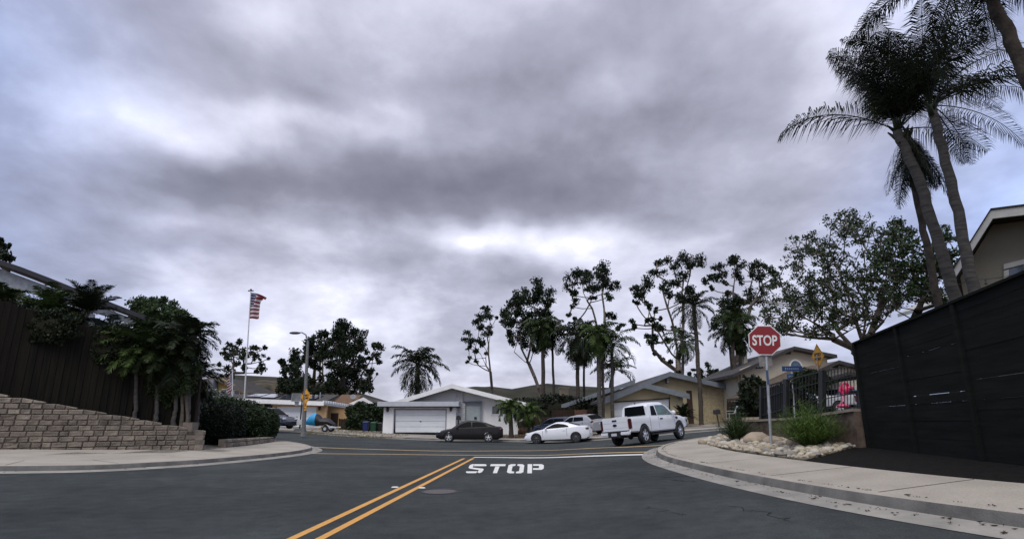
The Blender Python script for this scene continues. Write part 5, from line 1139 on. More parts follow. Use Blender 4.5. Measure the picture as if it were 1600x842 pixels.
sedanS = dict(L=4.62, W=1.80, r=.32, wx=(-1.30, 1.42), bot=[(-2.3, .34), (-2.0, .22), (2.0, .20), (2.3, .30)], belt=[(-2.31, .78), (-2.2, 1.00), (-1.6, 1.03), (-.6, .97), (.9, .92), (1.3, .86), (1.9, .74), (2.2, .60), (2.31, .46)],
    roof=[(-1.95, 1.0), (-1.5, 1.14), (-1.0, 1.32), (-.4, 1.43), (.1, 1.445), (.45, 1.39), (.9, 1.13), (1.3, .88)], xm=-.1, wr=.74,
    win=[([(-.10, 1.02), (.95, .97)], [(-.10, 1.35), (.15, 1.36), (.48, 1.27), (.9, 1.02)]), ([(-1.22, 1.06), (-.16, 1.02)], [(-1.2, 1.12), (-.9, 1.28), (-.5, 1.34), (-.16, 1.35)])],
    glass=[('windshield', .42, 1.22, .84), ('rear_window', -1.75, -1.02, .82)], head=(2.08, .66), tail=(-2.14, .88, (.17, .17, .11)), mirror=.86, handles=(-.95, .1), seams=(1.05, -.13, -1.15), plate=.72, arch=1.12)
sedan = car('dark charcoal sedan parked at the far kerb in front of the white house', 'car', sedanS, grey_paint)
pose(sedan, -2.95, 38.1, math.pi + .03, 2.7, 1.5)
coupeS = dict(L=4.24, W=1.78, r=.325, wx=(-1.28, 1.29), bot=[(-2.1, .32), (-1.9, .2), (1.9, .17), (2.1, .22)], belt=[(-2.12, .70), (-2.02, .96), (-1.5, 1.0), (-.9, .95), (.2, .86), (.9, .83), (1.3, .78), (1.8, .66), (2.05, .52), (2.12, .40)],
    roof=[(-1.8, .97), (-1.3, 1.08), (-.8, 1.22), (-.3, 1.29), (.05, 1.28), (.5, 1.1), (.95, .84)], xm=-.2, wr=.72,
    win=[([(-.85, .98), (.75, .90)], [(-.8, 1.06), (-.5, 1.17), (-.1, 1.21), (.15, 1.18), (.7, .93)])], glass=[('windshield', .10, .88, .84), ('rear_window', -1.5, -.8, .8)], head=(1.86, .62), tail=(-1.98, .84, (.14, .16, .08)), mirror=.62, handles=(-.55,), seams=(.85, -.72), plate=.5, arch=1.10, taper=1.3, spokes=7)
coupe = car('low white sports coupe parked at the far kerb behind the dark sedan', 'car', coupeS, white_paint, rim=darkrim)
pose(coupe, 3.05, 35.35, math.pi - .28, 2.57, 1.5)
suvS = dict(L=4.7, W=1.9, r=.36, wx=(-1.38, 1.38), bot=[(-2.35, .42), (-2.1, .28), (2.1, .26), (2.35, .36)], belt=[(-2.35, .9), (-2.28, 1.08), (-1.0, 1.1), (.9, 1.05), (1.4, 1.0), (2.0, .9), (2.3, .7), (2.35, .55)],
    roof=[(-2.28, 1.1), (-2.1, 1.4), (-1.8, 1.62), (-.5, 1.70), (.2, 1.67), (.7, 1.38), (1.2, 1.05)], xm=-.6, wr=.74,
    win=[([(-.2, 1.15), (.85, 1.12)], [(-.2, 1.56), (.15, 1.55), (.8, 1.18)]), ([(-1.2, 1.17), (-.26, 1.15)], [(-1.2, 1.55), (-.26, 1.56)]), ([(-1.95, 1.18), (-1.28, 1.17)], [(-1.85, 1.48), (-1.28, 1.54)])],
    glass=[('windshield', .28, 1.08, .86), ('rear_window', -2.24, -1.98, .8)], head=(2.1, .82), tail=(-2.24, 1.05, (.12, .12, .17)), mirror=.85, handles=(-.85, .1), seams=(1.0, -.22, -1.25), plate=.8, arch=1.1)
suv = car('navy blue SUV in the driveway of the peach house, partly behind the hedge', 'car', suvS, blue_paint); c = P(426, 669, 46)
pose(suv, c.x - .3, 46, -.35, 2.76, 1.6, c.z - Z(c.x, 46))
wagonS = dict(suvS, L=4.4, wx=(-1.25, 1.3), roof=[(-2.1, 1.05), (-1.5, 1.45), (-1.0, 1.52), (-.3, 1.55), (.3, 1.5), (.7, 1.28), (1.2, 1.0)], belt=[(-2.2, .85), (-2.12, 1.02), (-1.0, 1.05), (.9, 1.0), (1.4, .95), (2.0, .85), (2.15, .65), (2.2, .5)], glass=[('windshield', .38, 1.08, .86), ('rear_window', -2.0, -1.5, .82)], head=(1.98, .78), tail=(-2.06, .95, (.12, .14, .12)), win=[([(-.2, 1.1), (.85, 1.06)], [(-.2, 1.42), (.2, 1.41), (.8, 1.12)]), ([(-1.3, 1.12), (-.26, 1.1)], [(-1.2, 1.38), (-.26, 1.42)])])
wagon = car('silver hatchback parked nose in on the driveway behind the white coupe', 'car', wagonS, silver_paint); c = P(908, 676, 41)
pose(wagon, c.x, 41.5, 2.35 - .1, 2.55, 1.6, .12)
dark2 = car('black car mostly hidden behind the white coupe roof', 'car', wagonS, blue_paint); c = P(872, 674, 45); pose(dark2, c.x, 46, 2.5, 2.55, 1.6, .1)
def pickup(label, paint, name='pickup_truck', rear_detail=True, group='vehicles in the street'):
    S = dict(L=5.36, W=1.92, r=.40, wx=(-1.52, 1.72), arch=1.14)
    t = thing(name, label, 'pickup truck', (0, 0, 0), group); L, Wd = 2.68, .93
    def loft(name, xs, bot, top, wf, m, cr=.04, parent=t):
        rows = []
        for x in xs:
            w, zb, zt = wf(x), interp(bot, x), sm(top, x, .05); h = zt - zb
            row = [(0, zb), (w * .93, zb), (w * .985, zb + .05), (w * 1.0, zb + h * .30), (w * .985, zb + h * .42), (w * 1.0, zb + h * .62), (w * .99, zb + h * .85), (w * .955, zt - .015), (w * .90, zt + cr * .3), (w * .5, zt + cr * .8), (0, zt + cr)]
            rows.append([(x, a, z) for a, z in row] + [(x, -a, z) for a, z in row[1:-1][::-1]])
        m_ = len(rows[0]); b = MB(); b.add([p for r in rows for p in r], [(i * m_ + k, i * m_ + (k + 1) % m_, (i + 1) * m_ + (k + 1) % m_, (i + 1) * m_ + k) for i in range(len(rows) - 1) for k in range(m_)] + [tuple(range(m_))[::-1], tuple(range((len(rows) - 1) * m_, len(rows) * m_))])
        return b.build(name, m, parent)
    def arches(o):
        cut = MB(); n = 24; ar = .40 * 1.16
        for wx in S['wx']: cut.hull([(wx + ar * math.cos(2 * math.pi * i / n), -1.3, .42 + ar * math.sin(2 * math.pi * i / n)) for i in range(n)], [(wx + ar * math.cos(2 * math.pi * i / n), 1.3, .42 + ar * math.sin(2 * math.pi * i / n)) for i in range(n)])
        co = cut.build('cut', black); md = o.modifiers.new('b', 'BOOLEAN'); md.object = co; md.operation = 'DIFFERENCE'; md.solver = 'EXACT'
        dg = bpy.context.evaluated_depsgraph_get(); me = bpy.data.meshes.new_from_object(o.evaluated_get(dg)); o.modifiers.clear(); o.data = me; bpy.data.objects.remove(co)
        bm = bmesh.new(); bm.from_mesh(me)
        for f in bm.faces: f.smooth = True
        for e in bm.edges:
            if len(e.link_faces) == 2 and e.calc_face_angle(0) > .5: e.smooth = False
        bm.to_mesh(me); bm.free()
    n = 40; xs = [-.905 + (2.66 + .905) * i / n for i in range(n + 1)]
    o = loft('cab_body', xs, [(-1, .48), (2.2, .46), (2.66, .55)], [(-.9, 1.16), (.9, 1.14), (1.1, 1.13), (2.0, 1.08), (2.45, .98), (2.62, .86), (2.66, .75)], lambda x: Wd * (1 - .12 * max(0, (x - 1.9) / .76) ** 2), paint); arches(o)
    xs = [-2.62 + (2.62 - .935) * i / 20 for i in range(21)]
    o = loft('bed', xs, [(-2.62, .56), (-.9, .50)], [(-2.62, 1.20), (-.93, 1.20)], lambda x: Wd * (1 - .02 * max(0, (-x - 2.3) / .3)), paint, .0); arches(o)
    b = MB(); b.box((-2.56, -.78, 1.185), (-1.0, .78, 1.207)); b.build('bed_liner', black, t)
    b = MB(); b.box((-2.675, -.77, .62), (-2.615, .77, 1.215)); b.box((-2.66, -.78, 1.21), (-2.58, .78, 1.235)); tg = b.build('tailgate', paint, t, bevel=.012)
    b = MB(); b.box((-2.69, -.14, 1.06), (-2.672, .14, 1.13)); b.build('handle', black, tg)
    b = MB(); nn = 16; b.hull([(-2.69, .13 * math.cos(6.283 * i / nn), .90 + .055 * math.sin(6.283 * i / nn)) for i in range(nn)], [(-2.674, .13 * math.cos(6.283 * i / nn), .90 + .055 * math.sin(6.283 * i / nn)) for i in range(nn)]); b.build('oval_emblem', mat('dark blue emblem', (.01, .015, .04), .3), tg)
    for z in (.78, 1.0):
        b = MB(); b.box((-2.679, -.74, z), (-2.674, .74, z + .008)); b.build('crease', mat('pale shadow line', (.35, .36, .38), .5), tg)
    for sg in (-1, 1):
        b = MB(); y0, y1 = sorted((sg * .785, sg * .935)); b.box((-2.66, y0, .70), (-2.50, y1, 1.14)); b.build('taillight', redl, t, bevel=.03)
    b = MB(); b.box((-2.82, -.86, .47), (-2.60, -.38, .62)); b.box((-2.82, .38, .47), (-2.60, .86, .62)); b.build('bumper', white_paint, t, bevel=.03)
    b = MB(); b.box((-2.83, -.375, .40), (-2.60, .375, .60)); b.box((-2.80, -.80, .622), (-2.62, .80, .66)); bp = b.build('bumper_step', black, t)
    b = MB(); b.box((-2.842, -.16, .46), (-2.831, .16, .57)); b.build('number_plate', platem, bp)
    # cabin
    roof = [(-.92, 1.62), (-.80, 1.72), (-.2, 1.80), (.5, 1.79), (.85, 1.66), (1.35, 1.30), (1.55, 1.12)]; rows = []; nc = 30
    side = lambda z: .90 - .17 * min(1, max(0, (z - 1.12) / .62))
    for i in range(nc + 1):
        x = -.90 + 2.45 * i / nc; zr = sm(roof, x, .06); zr = max(zr, 1.13); k = [(side(1.1), 1.1), (side((zr + 1.1) / 2), (zr + 1.1) / 2), (side(zr - .06), zr - .06), (side(zr) * .93, zr - .015), (side(zr) * .5, zr + .01), (0, zr + .015)]
        rows.append([(x - (0.0 if i else 0) + (.06 * (z - 1.1) if i == 0 else 0), a, z) for a, z in k] + [(x + (.06 * (z - 1.1) if i == 0 else 0), -a, z) for a, z in k[:-1][::-1]])
    m = len(rows[0]); b = MB(); b.add([p for r in rows for p in r], [(i * m + k, i * m + (k + 1) % m, (i + 1) * m + (k + 1) % m, (i + 1) * m + k) for i in range(nc) for k in range(m)] + [tuple(range(m))[::-1], tuple(range(nc * m, (nc + 1) * m))]); b.build('cabin', paint, t, smooth=True)
    def yq(z): return side(z) + .008
    for sg in (-1, 1):
        for q in ([(-.72, 1.2), (-.22, 1.19), (-.22, 1.63), (-.55, 1.62)], [(-.14, 1.19), (1.22, 1.17), (.80, 1.56), (.62, 1.64), (-.14, 1.65)]):
            b = MB(); b.hull([(x, sg * (yq(z) - .02), z) for x, z in q], [(x, sg * yq(z), z) for x, z in q]); b.build('window', mat('tinted side glass', (.10, .16, .15), .08, (.05, .08, .08), 2, 2, spec=.9) if q[0][0] > -.5 else cglass, t)
        b = MB(); b.ball((1.08, sg * 1.06, 1.24), (.07, .14, .11), 10, 6); b.build('mirror', paint, t, smooth=True)
        for hx in (-.02,): b = MB(); b.box((hx - .02, sg * .925 - .02, 1.0), (hx + .22, sg * .925 + .03, 1.05)); b.build('door_handle', black, t)
        b = MB(); b.box((1.42, sg * .925 - .02, .96), (1.62, sg * .925 + .02, 1.06)); b.build('fender_vent', black, t)
        for sx in (-.17, -.92, 1.32): b = MB(); b.box((sx - .008, sg * .918 - .015, .62), (sx + .008, sg * .918 + .015, 1.12)); b.build('door_seam', mat('pale shadow line', (.35, .36, .38)), t)
        b = MB(); y0, y1 = sorted((sg * .72, sg * .98)); b.box((-.95, y0, .36), (1.2, y1, .42)); b.build('side_step', black, t, bevel=.01)
        b = MB(); y0, y1 = sorted((sg * .62, sg * .88)); b.box((2.45, y0, .86), (2.66, y1, 1.0)); b.build('headlight', clearl, t, bevel=.02)
        for wx in S['wx']: wheel(t, wx, sg * .82, .40, .26, sg, 6, rimm, .62)
    b = MB(); b.hull([(-.905, -.66, 1.24), (-.905, .66, 1.24), (-.885, .60, 1.66), (-.885, -.60, 1.66)], [(-.895, -.66, 1.24), (-.895, .66, 1.24), (-.86, .60, 1.66), (-.86, -.60, 1.66)]); b.build('rear_window', cglass, t)
    b = MB(); b.hull([(1.50, -.72, 1.17), (1.50, .72, 1.17), (.80, .62, 1.69), (.80, -.62, 1.69)], [(1.56, -.72, 1.19), (1.56, .72, 1.19), (.86, .62, 1.715), (.86, -.62, 1.715)]); b.build('windshield', cglass, t)
    b = MB(); b.box((-2.4, -.5, .34), (2.3, .5, .52)); b.tube([(-1.52, -.7, .4), (-1.52, .7, .4)], .08, 8); b.tube([(1.72, -.7, .4), (1.72, .7, .4)], .06, 8); b.ball((-1.5, .0, .38), .15, 8, 6); b.build('underbody', black, t)
    b = MB(); b.box((2.58, -.55, .70), (2.675, .55, .96)); b.build('grille', black, t)
    b = MB(); b.ball((-.75, 0, 1.80), (.05, .02, .04), 8, 6); b.tube([(-.75, 0, 1.8), (-.95, 0, 2.05)], [.012, .004], 4); b.build('antenna', black, t)
    return t
truck = pickup('white pickup truck driving uphill to the right past the stop line', white_paint)
TRK = (6.35, 25.2, R(42)); pose(truck, *TRK, 3.0, 1.5); truck.scale = (.89, .87, 1)
truck2 = pickup('parked truck with pale cab seen through the black fence', mat('dusty white paint', (.40, .41, .42), .35, coat=.5)); c = P(1266, 648, 36); pose(truck2, c.x, 36, R(172), 3.2, 1.6, c.z - Z(c.x, 36))
van = car('dark blue SUV behind the black fence beside the pink flamingo', 'car', suvS, mat('slate blue paint', (.04, .05, .08), .3, coat=.7)); c = P(1310, 646, 38); pose(van, c.x, 38, R(200), 2.7, 1.6, c.z - Z(c.x, 38))
# ================================================================== street furniture, fences, corner garden
MW = Matrix.Translation
def octagon(r, y, cx=0, cz=0): return [(cx + r * math.cos(math.pi / 8 + i * math.pi / 4), y, cz + r * math.sin(math.pi / 8 + i * math.pi / 4)) for i in range(8)]
def plane_mtx(c, yaw, roll=0.0):
    """local x right, y up (text plane) -> standing sign facing the camera side"""
    return MW(c) @ Matrix.Rotation(yaw, 4, 'Z') @ Matrix.Rotation(roll, 4, 'Y') @ Matrix.Rotation(R(90), 4, 'X')
def stop_sign():
    base = G(1205, 697, SW); top = P(1193, 532, base.y)
    t = thing('stop_sign', 'red octagonal stop sign on a pale steel pole in the corner garden', 'stop sign', tuple(base)); c = Vector((top.x, base.y - .07, top.z))
    yaw = R(-16); roll = R(3); M = MW(c) @ Matrix.Rotation(yaw, 4, 'Z') @ Matrix.Rotation(roll, 4, 'Y')
    b = MB(); tp = P(1197.5, 557, base.y); b.tube([base + Vector((0, 0, -.1)), base.lerp(tp, .45), tp], .038, 10); b.tube([base.lerp(tp, .36), base.lerp(tp, .40)], .045, 10); b.tube([base.lerp(tp, .42), tp + Vector((0, 0, 1.1 * (tp.z - base.z) * .12))], .03, 8)
    b.build('pole', steel, t, smooth=True)
    rr = .46; red = mat('sign red', (.21, .006, .012), .6, (.19, .005, .010), 1.5, 3); wh = mat('sign white', (.72, .72, .70), .5)
    b = MB(); b.hull([M @ Vector(p) for p in octagon(rr, -.004)], [M @ Vector(p) for p in octagon(rr, .004)]); pl = b.build('sign_plate', wh, t)
    b = MB(); b.hull([M @ Vector(p) for p in octagon(rr * .945, -.009)], [M @ Vector(p) for p in octagon(rr * .945, -.005)]); rp = b.build('red_face', red, pl)
    TM = M @ Matrix.Translation((0, -.012, -.005)) @ Matrix.Rotation(R(90), 4, 'X')
    vs, fs = text_verts('STOP', .42, None, .010); xs = [v.x for v in vs]; ys = [v.y for v in vs]; kx = rr * 1.42 / (max(xs) - min(xs)); ky = rr * .66 / (max(ys) - min(ys)); cx, cy = (max(xs) + min(xs)) / 2, (max(ys) + min(ys)) / 2
    b = MB(); b.add([TM @ Vector(((v.x - cx) * kx, (v.y - cy) * ky, v.z)) for v in vs], fs); b.build('lettering', wh, pl)
    b = MB(); q = P(1195.5, 565, base.y + .02); k = .18
    b.hull([(q.x - k, q.y - .01, q.z - .14), (q.x + k, q.y - .06, q.z - .12), (q.x + k, q.y - .06, q.z + .17), (q.x - k, q.y - .01, q.z + .15)], [(q.x - k, q.y + .0, q.z - .14), (q.x + k, q.y - .05, q.z - .12), (q.x + k, q.y - .05, q.z + .17), (q.x - k, q.y + .0, q.z + .15)]); b.build('bracket_plate', mat('dull sign back', (.23, .22, .20), .7, (.15, .14, .13), 10, 4), t)
    b = MB(); q = P(1199, 588, base.y - .05); b.box((q.x - .03, q.y - .01, q.z - .22), (q.x + .03, q.y + .0, q.z + .18)); b.build('blue_sticker', mat('blue sticker', (.05, .08, .16), .6), t)
stop_sign()
amber = mat('amber sign', (.72, .34, .015), .45, (.66, .30, .012), 2, 3); sblk = mat('sign black', (.02, .02, .02), .6)
def diamond(t, c, r, yaw, w=1.0, words=('SPEED', 'HUMP'), plaque=None, pdz=-1.0, pw=.30, ph=.44, roll=0):
    M = MW(c) @ Matrix.Rotation(yaw, 4, 'Z') @ Matrix.Rotation(roll, 4, 'Y')
    def dia(k, y): return [M @ Vector(p) for p in ((0, y, k), (k, y, 0), (0, y, -k), (-k, y, 0))]
    b = MB(); b.hull(dia(r, -.004), dia(r, .004)); pl = b.build('diamond_plate', amber, t)
    b = MB(); o, i = dia(r * .94, -.007), dia(r * .90, -.007); b.add(o + i, [(k, (k + 1) % 4, 4 + (k + 1) % 4, 4 + k) for k in range(4)]); b.build('border', sblk, pl)
    for k, wd in enumerate(words):
        TM = M @ Matrix.Translation((0, -.009, r * (.14 - .34 * k))) @ Matrix.Rotation(R(90), 4, 'X'); text_on('lettering', wd, r * .34, TM, sblk, pl, w=r * 1.05, bold=.006)
    if plaque:
        M2 = M @ Matrix.Translation((0, 0, pdz)); b = MB(); b.hull([M2 @ Vector(p) for p in ((-pw, -.004, -ph), (pw, -.004, -ph), (pw, -.004, ph), (-pw, -.004, ph))], [M2 @ Vector(p) for p in ((-pw, .004, -ph), (pw, .004, -ph), (pw, .004, ph), (-pw, .004, ph))]); q = b.build('plaque', amber, t)
        text_on('lettering', plaque[0], ph * .8, M2 @ Matrix.Translation((0, -.008, ph * .35)) @ Matrix.Rotation(R(90), 4, 'X'), sblk, q, w=pw * 1.3, bold=.006); text_on('lettering', plaque[1], ph * .5, M2 @ Matrix.Translation((0, -.008, -ph * .45)) @ Matrix.Rotation(R(90), 4, 'X'), sblk, q, w=pw * 1.5, bold=.004)
def street_lamp():
    base = G(474, 681, .1); Y = base.y; t = thing('street_lamp', 'tall grey street lamp with curved arm carrying an amber diamond sign', 'street lamp', tuple(base)); top = P(481, 533, Y); tip = P(463.5, 519.5, Y)
    b = MB(); b.tube([base, base.lerp(top, .5), top], [.15, .12, .085], 12); b.tube([base, base + Vector((0, 0, .25))], [.22, .18], 12); b.build('pole', mat('concrete pole', (.17, .17, .165), .8, (.12, .12, .12), 6, 6), t, smooth=True)
    b = MB(); m = P(478, 523, Y); b.tube([top - Vector((0, 0, .3)), top, m, P(472, 519.5, Y), tip], [.06, .05, .045, .04, .04], 8); b.build('arm', mat('grey arm', (.12, .12, .12), .6), t, smooth=True)
    b = MB(); b.ball(tip + Vector((-.12, 0, -.03)), (.42, .18, .10), 12, 6); b.build('lamp_head', mat('dark lamp head', (.05, .05, .052), .5), t, smooth=True)
    c = P(479.3, 619.5, Y); diamond(t, Vector((c.x, Y - .17, c.z)), .56, R(-30), plaque=('15', 'M.P.H.'), pdz=-.70, pw=.16, ph=.26)
street_lamp()
def hump_sign():
    Y = 24.5; c = P(1277, 557, Y); p0 = Vector((P(1280, 640, Y).x, Y, Z(11, Y))); t = thing('diamond_sign', 'amber diamond warning sign with small plaque standing behind the black fence', 'warning sign', tuple(p0))
    b = MB(); b.tube([p0, Vector((c.x, Y, c.z + .1))], .03, 8); b.build('pole', steel, t)
    diamond(t, Vector((c.x, Y - .04, c.z)), .60, R(-94), plaque=('15', 'M.P.H.'), pdz=-.86, pw=.26, ph=.25, roll=R(4))
hump_sign()
def street_name():
    Y = 23.0; q = P(1241, 656, Y); t = thing('street_name_sign', 'blue street name signs on a thin white pole behind the black fence', 'street sign', (q.x, Y, q.z - .6)); c = P(1237, 577, Y)
    b = MB(); b.tube([(q.x, Y, q.z - .6), (c.x, Y, c.z)], .03, 8); b.build('pole', mat('white pole', (.6, .6, .6), .6), t)
    blue = mat('sign blue', (.02, .07, .22), .5)
    for k, (dz, w, yaw, n) in enumerate(((.03, .42, R(-8), 7), (-.30, .24, R(-40), 5))):
        M = MW((c.x, Y - .05, c.z + dz)) @ Matrix.Rotation(yaw, 4, 'Z'); b = MB(); b.hull([M @ Vector(p) for p in ((-w, -.004, -.11), (w, -.004, -.11), (w, -.004, .11), (-w, -.004, .11))], [M @ Vector(p) for p in ((-w, .004, -.11), (w, .004, -.11), (w, .004, .11), (-w, .004, .11))]); o = b.build('name_plate', blue, t)
        b = MB(); r = random.Random(k)
        for i in range(n):
            x = -w * .7 + i * w * 1.4 / n; h = .03 + .02 * (i == 0); M3 = M; b.hull([M3 @ Vector(p) for p in ((x, -.008, -.04), (x + w * .11, -.008, -.04), (x + w * .11, -.008, h), (x, -.008, h))], [M3 @ Vector(p) for p in ((x, -.005, -.04), (x + w * .11, -.005, -.04), (x + w * .11, -.005, h), (x, -.005, h))])
        b.build('lettering', mat('pale blue letters', (.30, .38, .5), .5), o)
street_name()
# flagpoles -------------------------------------------------------------
def flag(px_pole, px_top, Y, label, size, seed, hung, finial=True):
    p0 = P(*px_pole, Y); p1 = P(*px_top, Y); zb = Z(p0.x, Y); t = thing('flagpole', label, 'flagpole', (p0.x, Y, zb), 'flagpoles above the hedge')
    b = MB(); d = (p1 - p0); base = p0 + d * ((zb - p0.z) / d.z); b.tube([base, p1], [.05, .028], 8); po = b.build('pole', mat('white pole', (.6, .6, .6)), t, smooth=True)
    if finial: b = MB(); b.ball(p1 + Vector((0, 0, .05)), .06, 8, 6); b.box((p1.x - .16, Y - .02, p1.z - .04), (p1.x + .16, Y + .02, p1.z + .02)); b.build('finial', black, t)
    # hanging cloth: stripes across, folded towards the pole
    H, Wf = size; rows, cols = 14, 10; dn = -d.normalized()
    def fp(u, v):      # u along the fly, v down the hoist
        q = p1 + dn * (.12 + v * H); x = hung(u, v); return Vector((q.x + x[0], Y + .09 * math.sin(u * 9 + v * 2) * (.3 + u), q.z + x[1]))
    cols_m = {'r': mat('flag red', (.20, .012, .02), .8, (.12, .008, .014), 6, 3), 'w': mat('flag white', (.55, .53, .55), .8), 'b': mat('flag blue', (.02, .025, .09), .8)}
    for k in range(13):
        b = MB(); v0, v1 = k / 13, (k + 1) / 13; vs = []
        u0 = .42 if k < 7 else 0
        for i in range(cols + 1):
            u = u0 + (1 - u0) * i / cols; vs += [fp(u, v0), fp(u, v1)]
        b.add(vs, [(2 * i, 2 * i + 2, 2 * i + 3, 2 * i + 1) for i in range(cols)]); o = b.build('stripe', cols_m['r' if k % 2 == 0 else 'w'], t, smooth=True)
    b = MB(); vs = []
    for i in range(5):
        for j in range(8): vs.append(fp(.42 * i / 4, 7 / 13 * j / 7))
    b.add(vs, [(i * 8 + j, (i + 1) * 8 + j, (i + 1) * 8 + j + 1, i * 8 + j + 1) for i in range(4) for j in range(7)]); c = b.build('canton', cols_m['b'], t, smooth=True)
    b = MB()
    for i in range(6):
        for j in range(5):
            q = fp(.42 * (i + .5) / 6, 7 / 13 * (j + .5) / 5); b.box((q.x - .018, q.y - .02, q.z - .018), (q.x + .018, q.y - .012, q.z + .018))
    b.build('stars', cols_m['w'], c)
flag((381, 634), (392, 454), 30, 'tall white flagpole with a large striped flag blown towards the right', (1.55, 1.0), 1, lambda u, v: ((.62 * u + .34 * u * max(0, 1 - v * 3) , -.05 * u - (.25 * u * u if v < .15 else 0) - .05 * u * math.sin(v * 6))))
flag((363, 634), (363.5, 577), 34, 'short thin flagpole with a limp striped flag left of the tall flagpole', (1.05, .5), 2, lambda u, v: ((-.30 * u * (1 - .3 * v), -.45 * u - .1 * v)), False)
# hoop, jet ski, bins ------------------------------------------------------
def hoop():
    Y = 45.0; base = Vector((P(468, 672, Y).x, Y, Z(-20, Y) + .1)); t = thing('basketball_hoop', 'portable basketball hoop with grey backboard at the kerb left of the street lamp', 'basketball hoop', tuple(base))
    top = P(467.5, 621, Y); b = MB(); b.tube([base + Vector((0, 0, .15)), Vector((base.x, Y, top.z - .2)), Vector((base.x - .05, Y + .25, top.z))], .06, 8); b.build('pole', black, t)
    a, c = P(456.5, 614.5, Y + .3), P(470.5, 627, Y + .3); b = MB(); b.box((a.x, Y + .28, c.z), (c.x, Y + .33, a.z)); bb = b.build('backboard', mat('smoky board', (.22, .23, .24), .3, (.14, .15, .16), 3, 4), t)
    b = MB(); 
    for x0, x1, z0, z1 in ((a.x, c.x, a.z - .04, a.z), (a.x, c.x, c.z, c.z + .04), (a.x, a.x + .04, c.z + .04, a.z - .04), (c.x - .04, c.x, c.z + .04, a.z - .04)): b.box((x0, Y + .25, z0), (x1, Y + .278, z1))
    b.build('frame', mat('pale grey frame', (.4, .4, .4)), bb)
    q = P(459.5, 628.5, Y); n = 14; b = MB(); b.tube([(q.x + .23 * math.cos(6.283 * i / n), Y + .6 + .23 * math.sin(6.283 * i / n), q.z + .15) for i in range(n + 1)], .012, 5); b.build('rim', mat('hoop orange', (.5, .12, .03)), t)
    b = MB(); vs = [(q.x + r * math.cos(6.283 * i / n), Y + .6 + r * math.sin(6.283 * i / n), q.z + z) for z, r in ((.14, .22), (-.05, .17), (-.25, .13)) for i in range(n)]; b.add(vs, [(j * n + i, j * n + (i + 1) % n, (j + 1) * n + (i + 1) % n, (j + 1) * n + i) for j in range(2) for i in range(n)]); b.build('net', mat('white net', (.6, .6, .6)), t)
    b = MB(); b.hull([(base.x - .45, Y - .35, base.z), (base.x + .45, Y - .35, base.z), (base.x + .45, Y + .5, base.z), (base.x - .45, Y + .5, base.z)], [(base.x - .3, Y - .2, base.z + .22), (base.x + .3, Y - .2, base.z + .22), (base.x + .3, Y + .35, base.z + .22), (base.x - .3, Y + .35, base.z + .22)]); b.build('base', mat('dark plastic', (.04, .04, .045)), t)
    b = MB(); b.box((base.x - .25, Y - .15, base.z + .5), (base.x + .3, Y + .1, base.z + .95)); b.build('weight_box', mat('white box', (.5, .5, .5)), t, bevel=.04)
hoop()
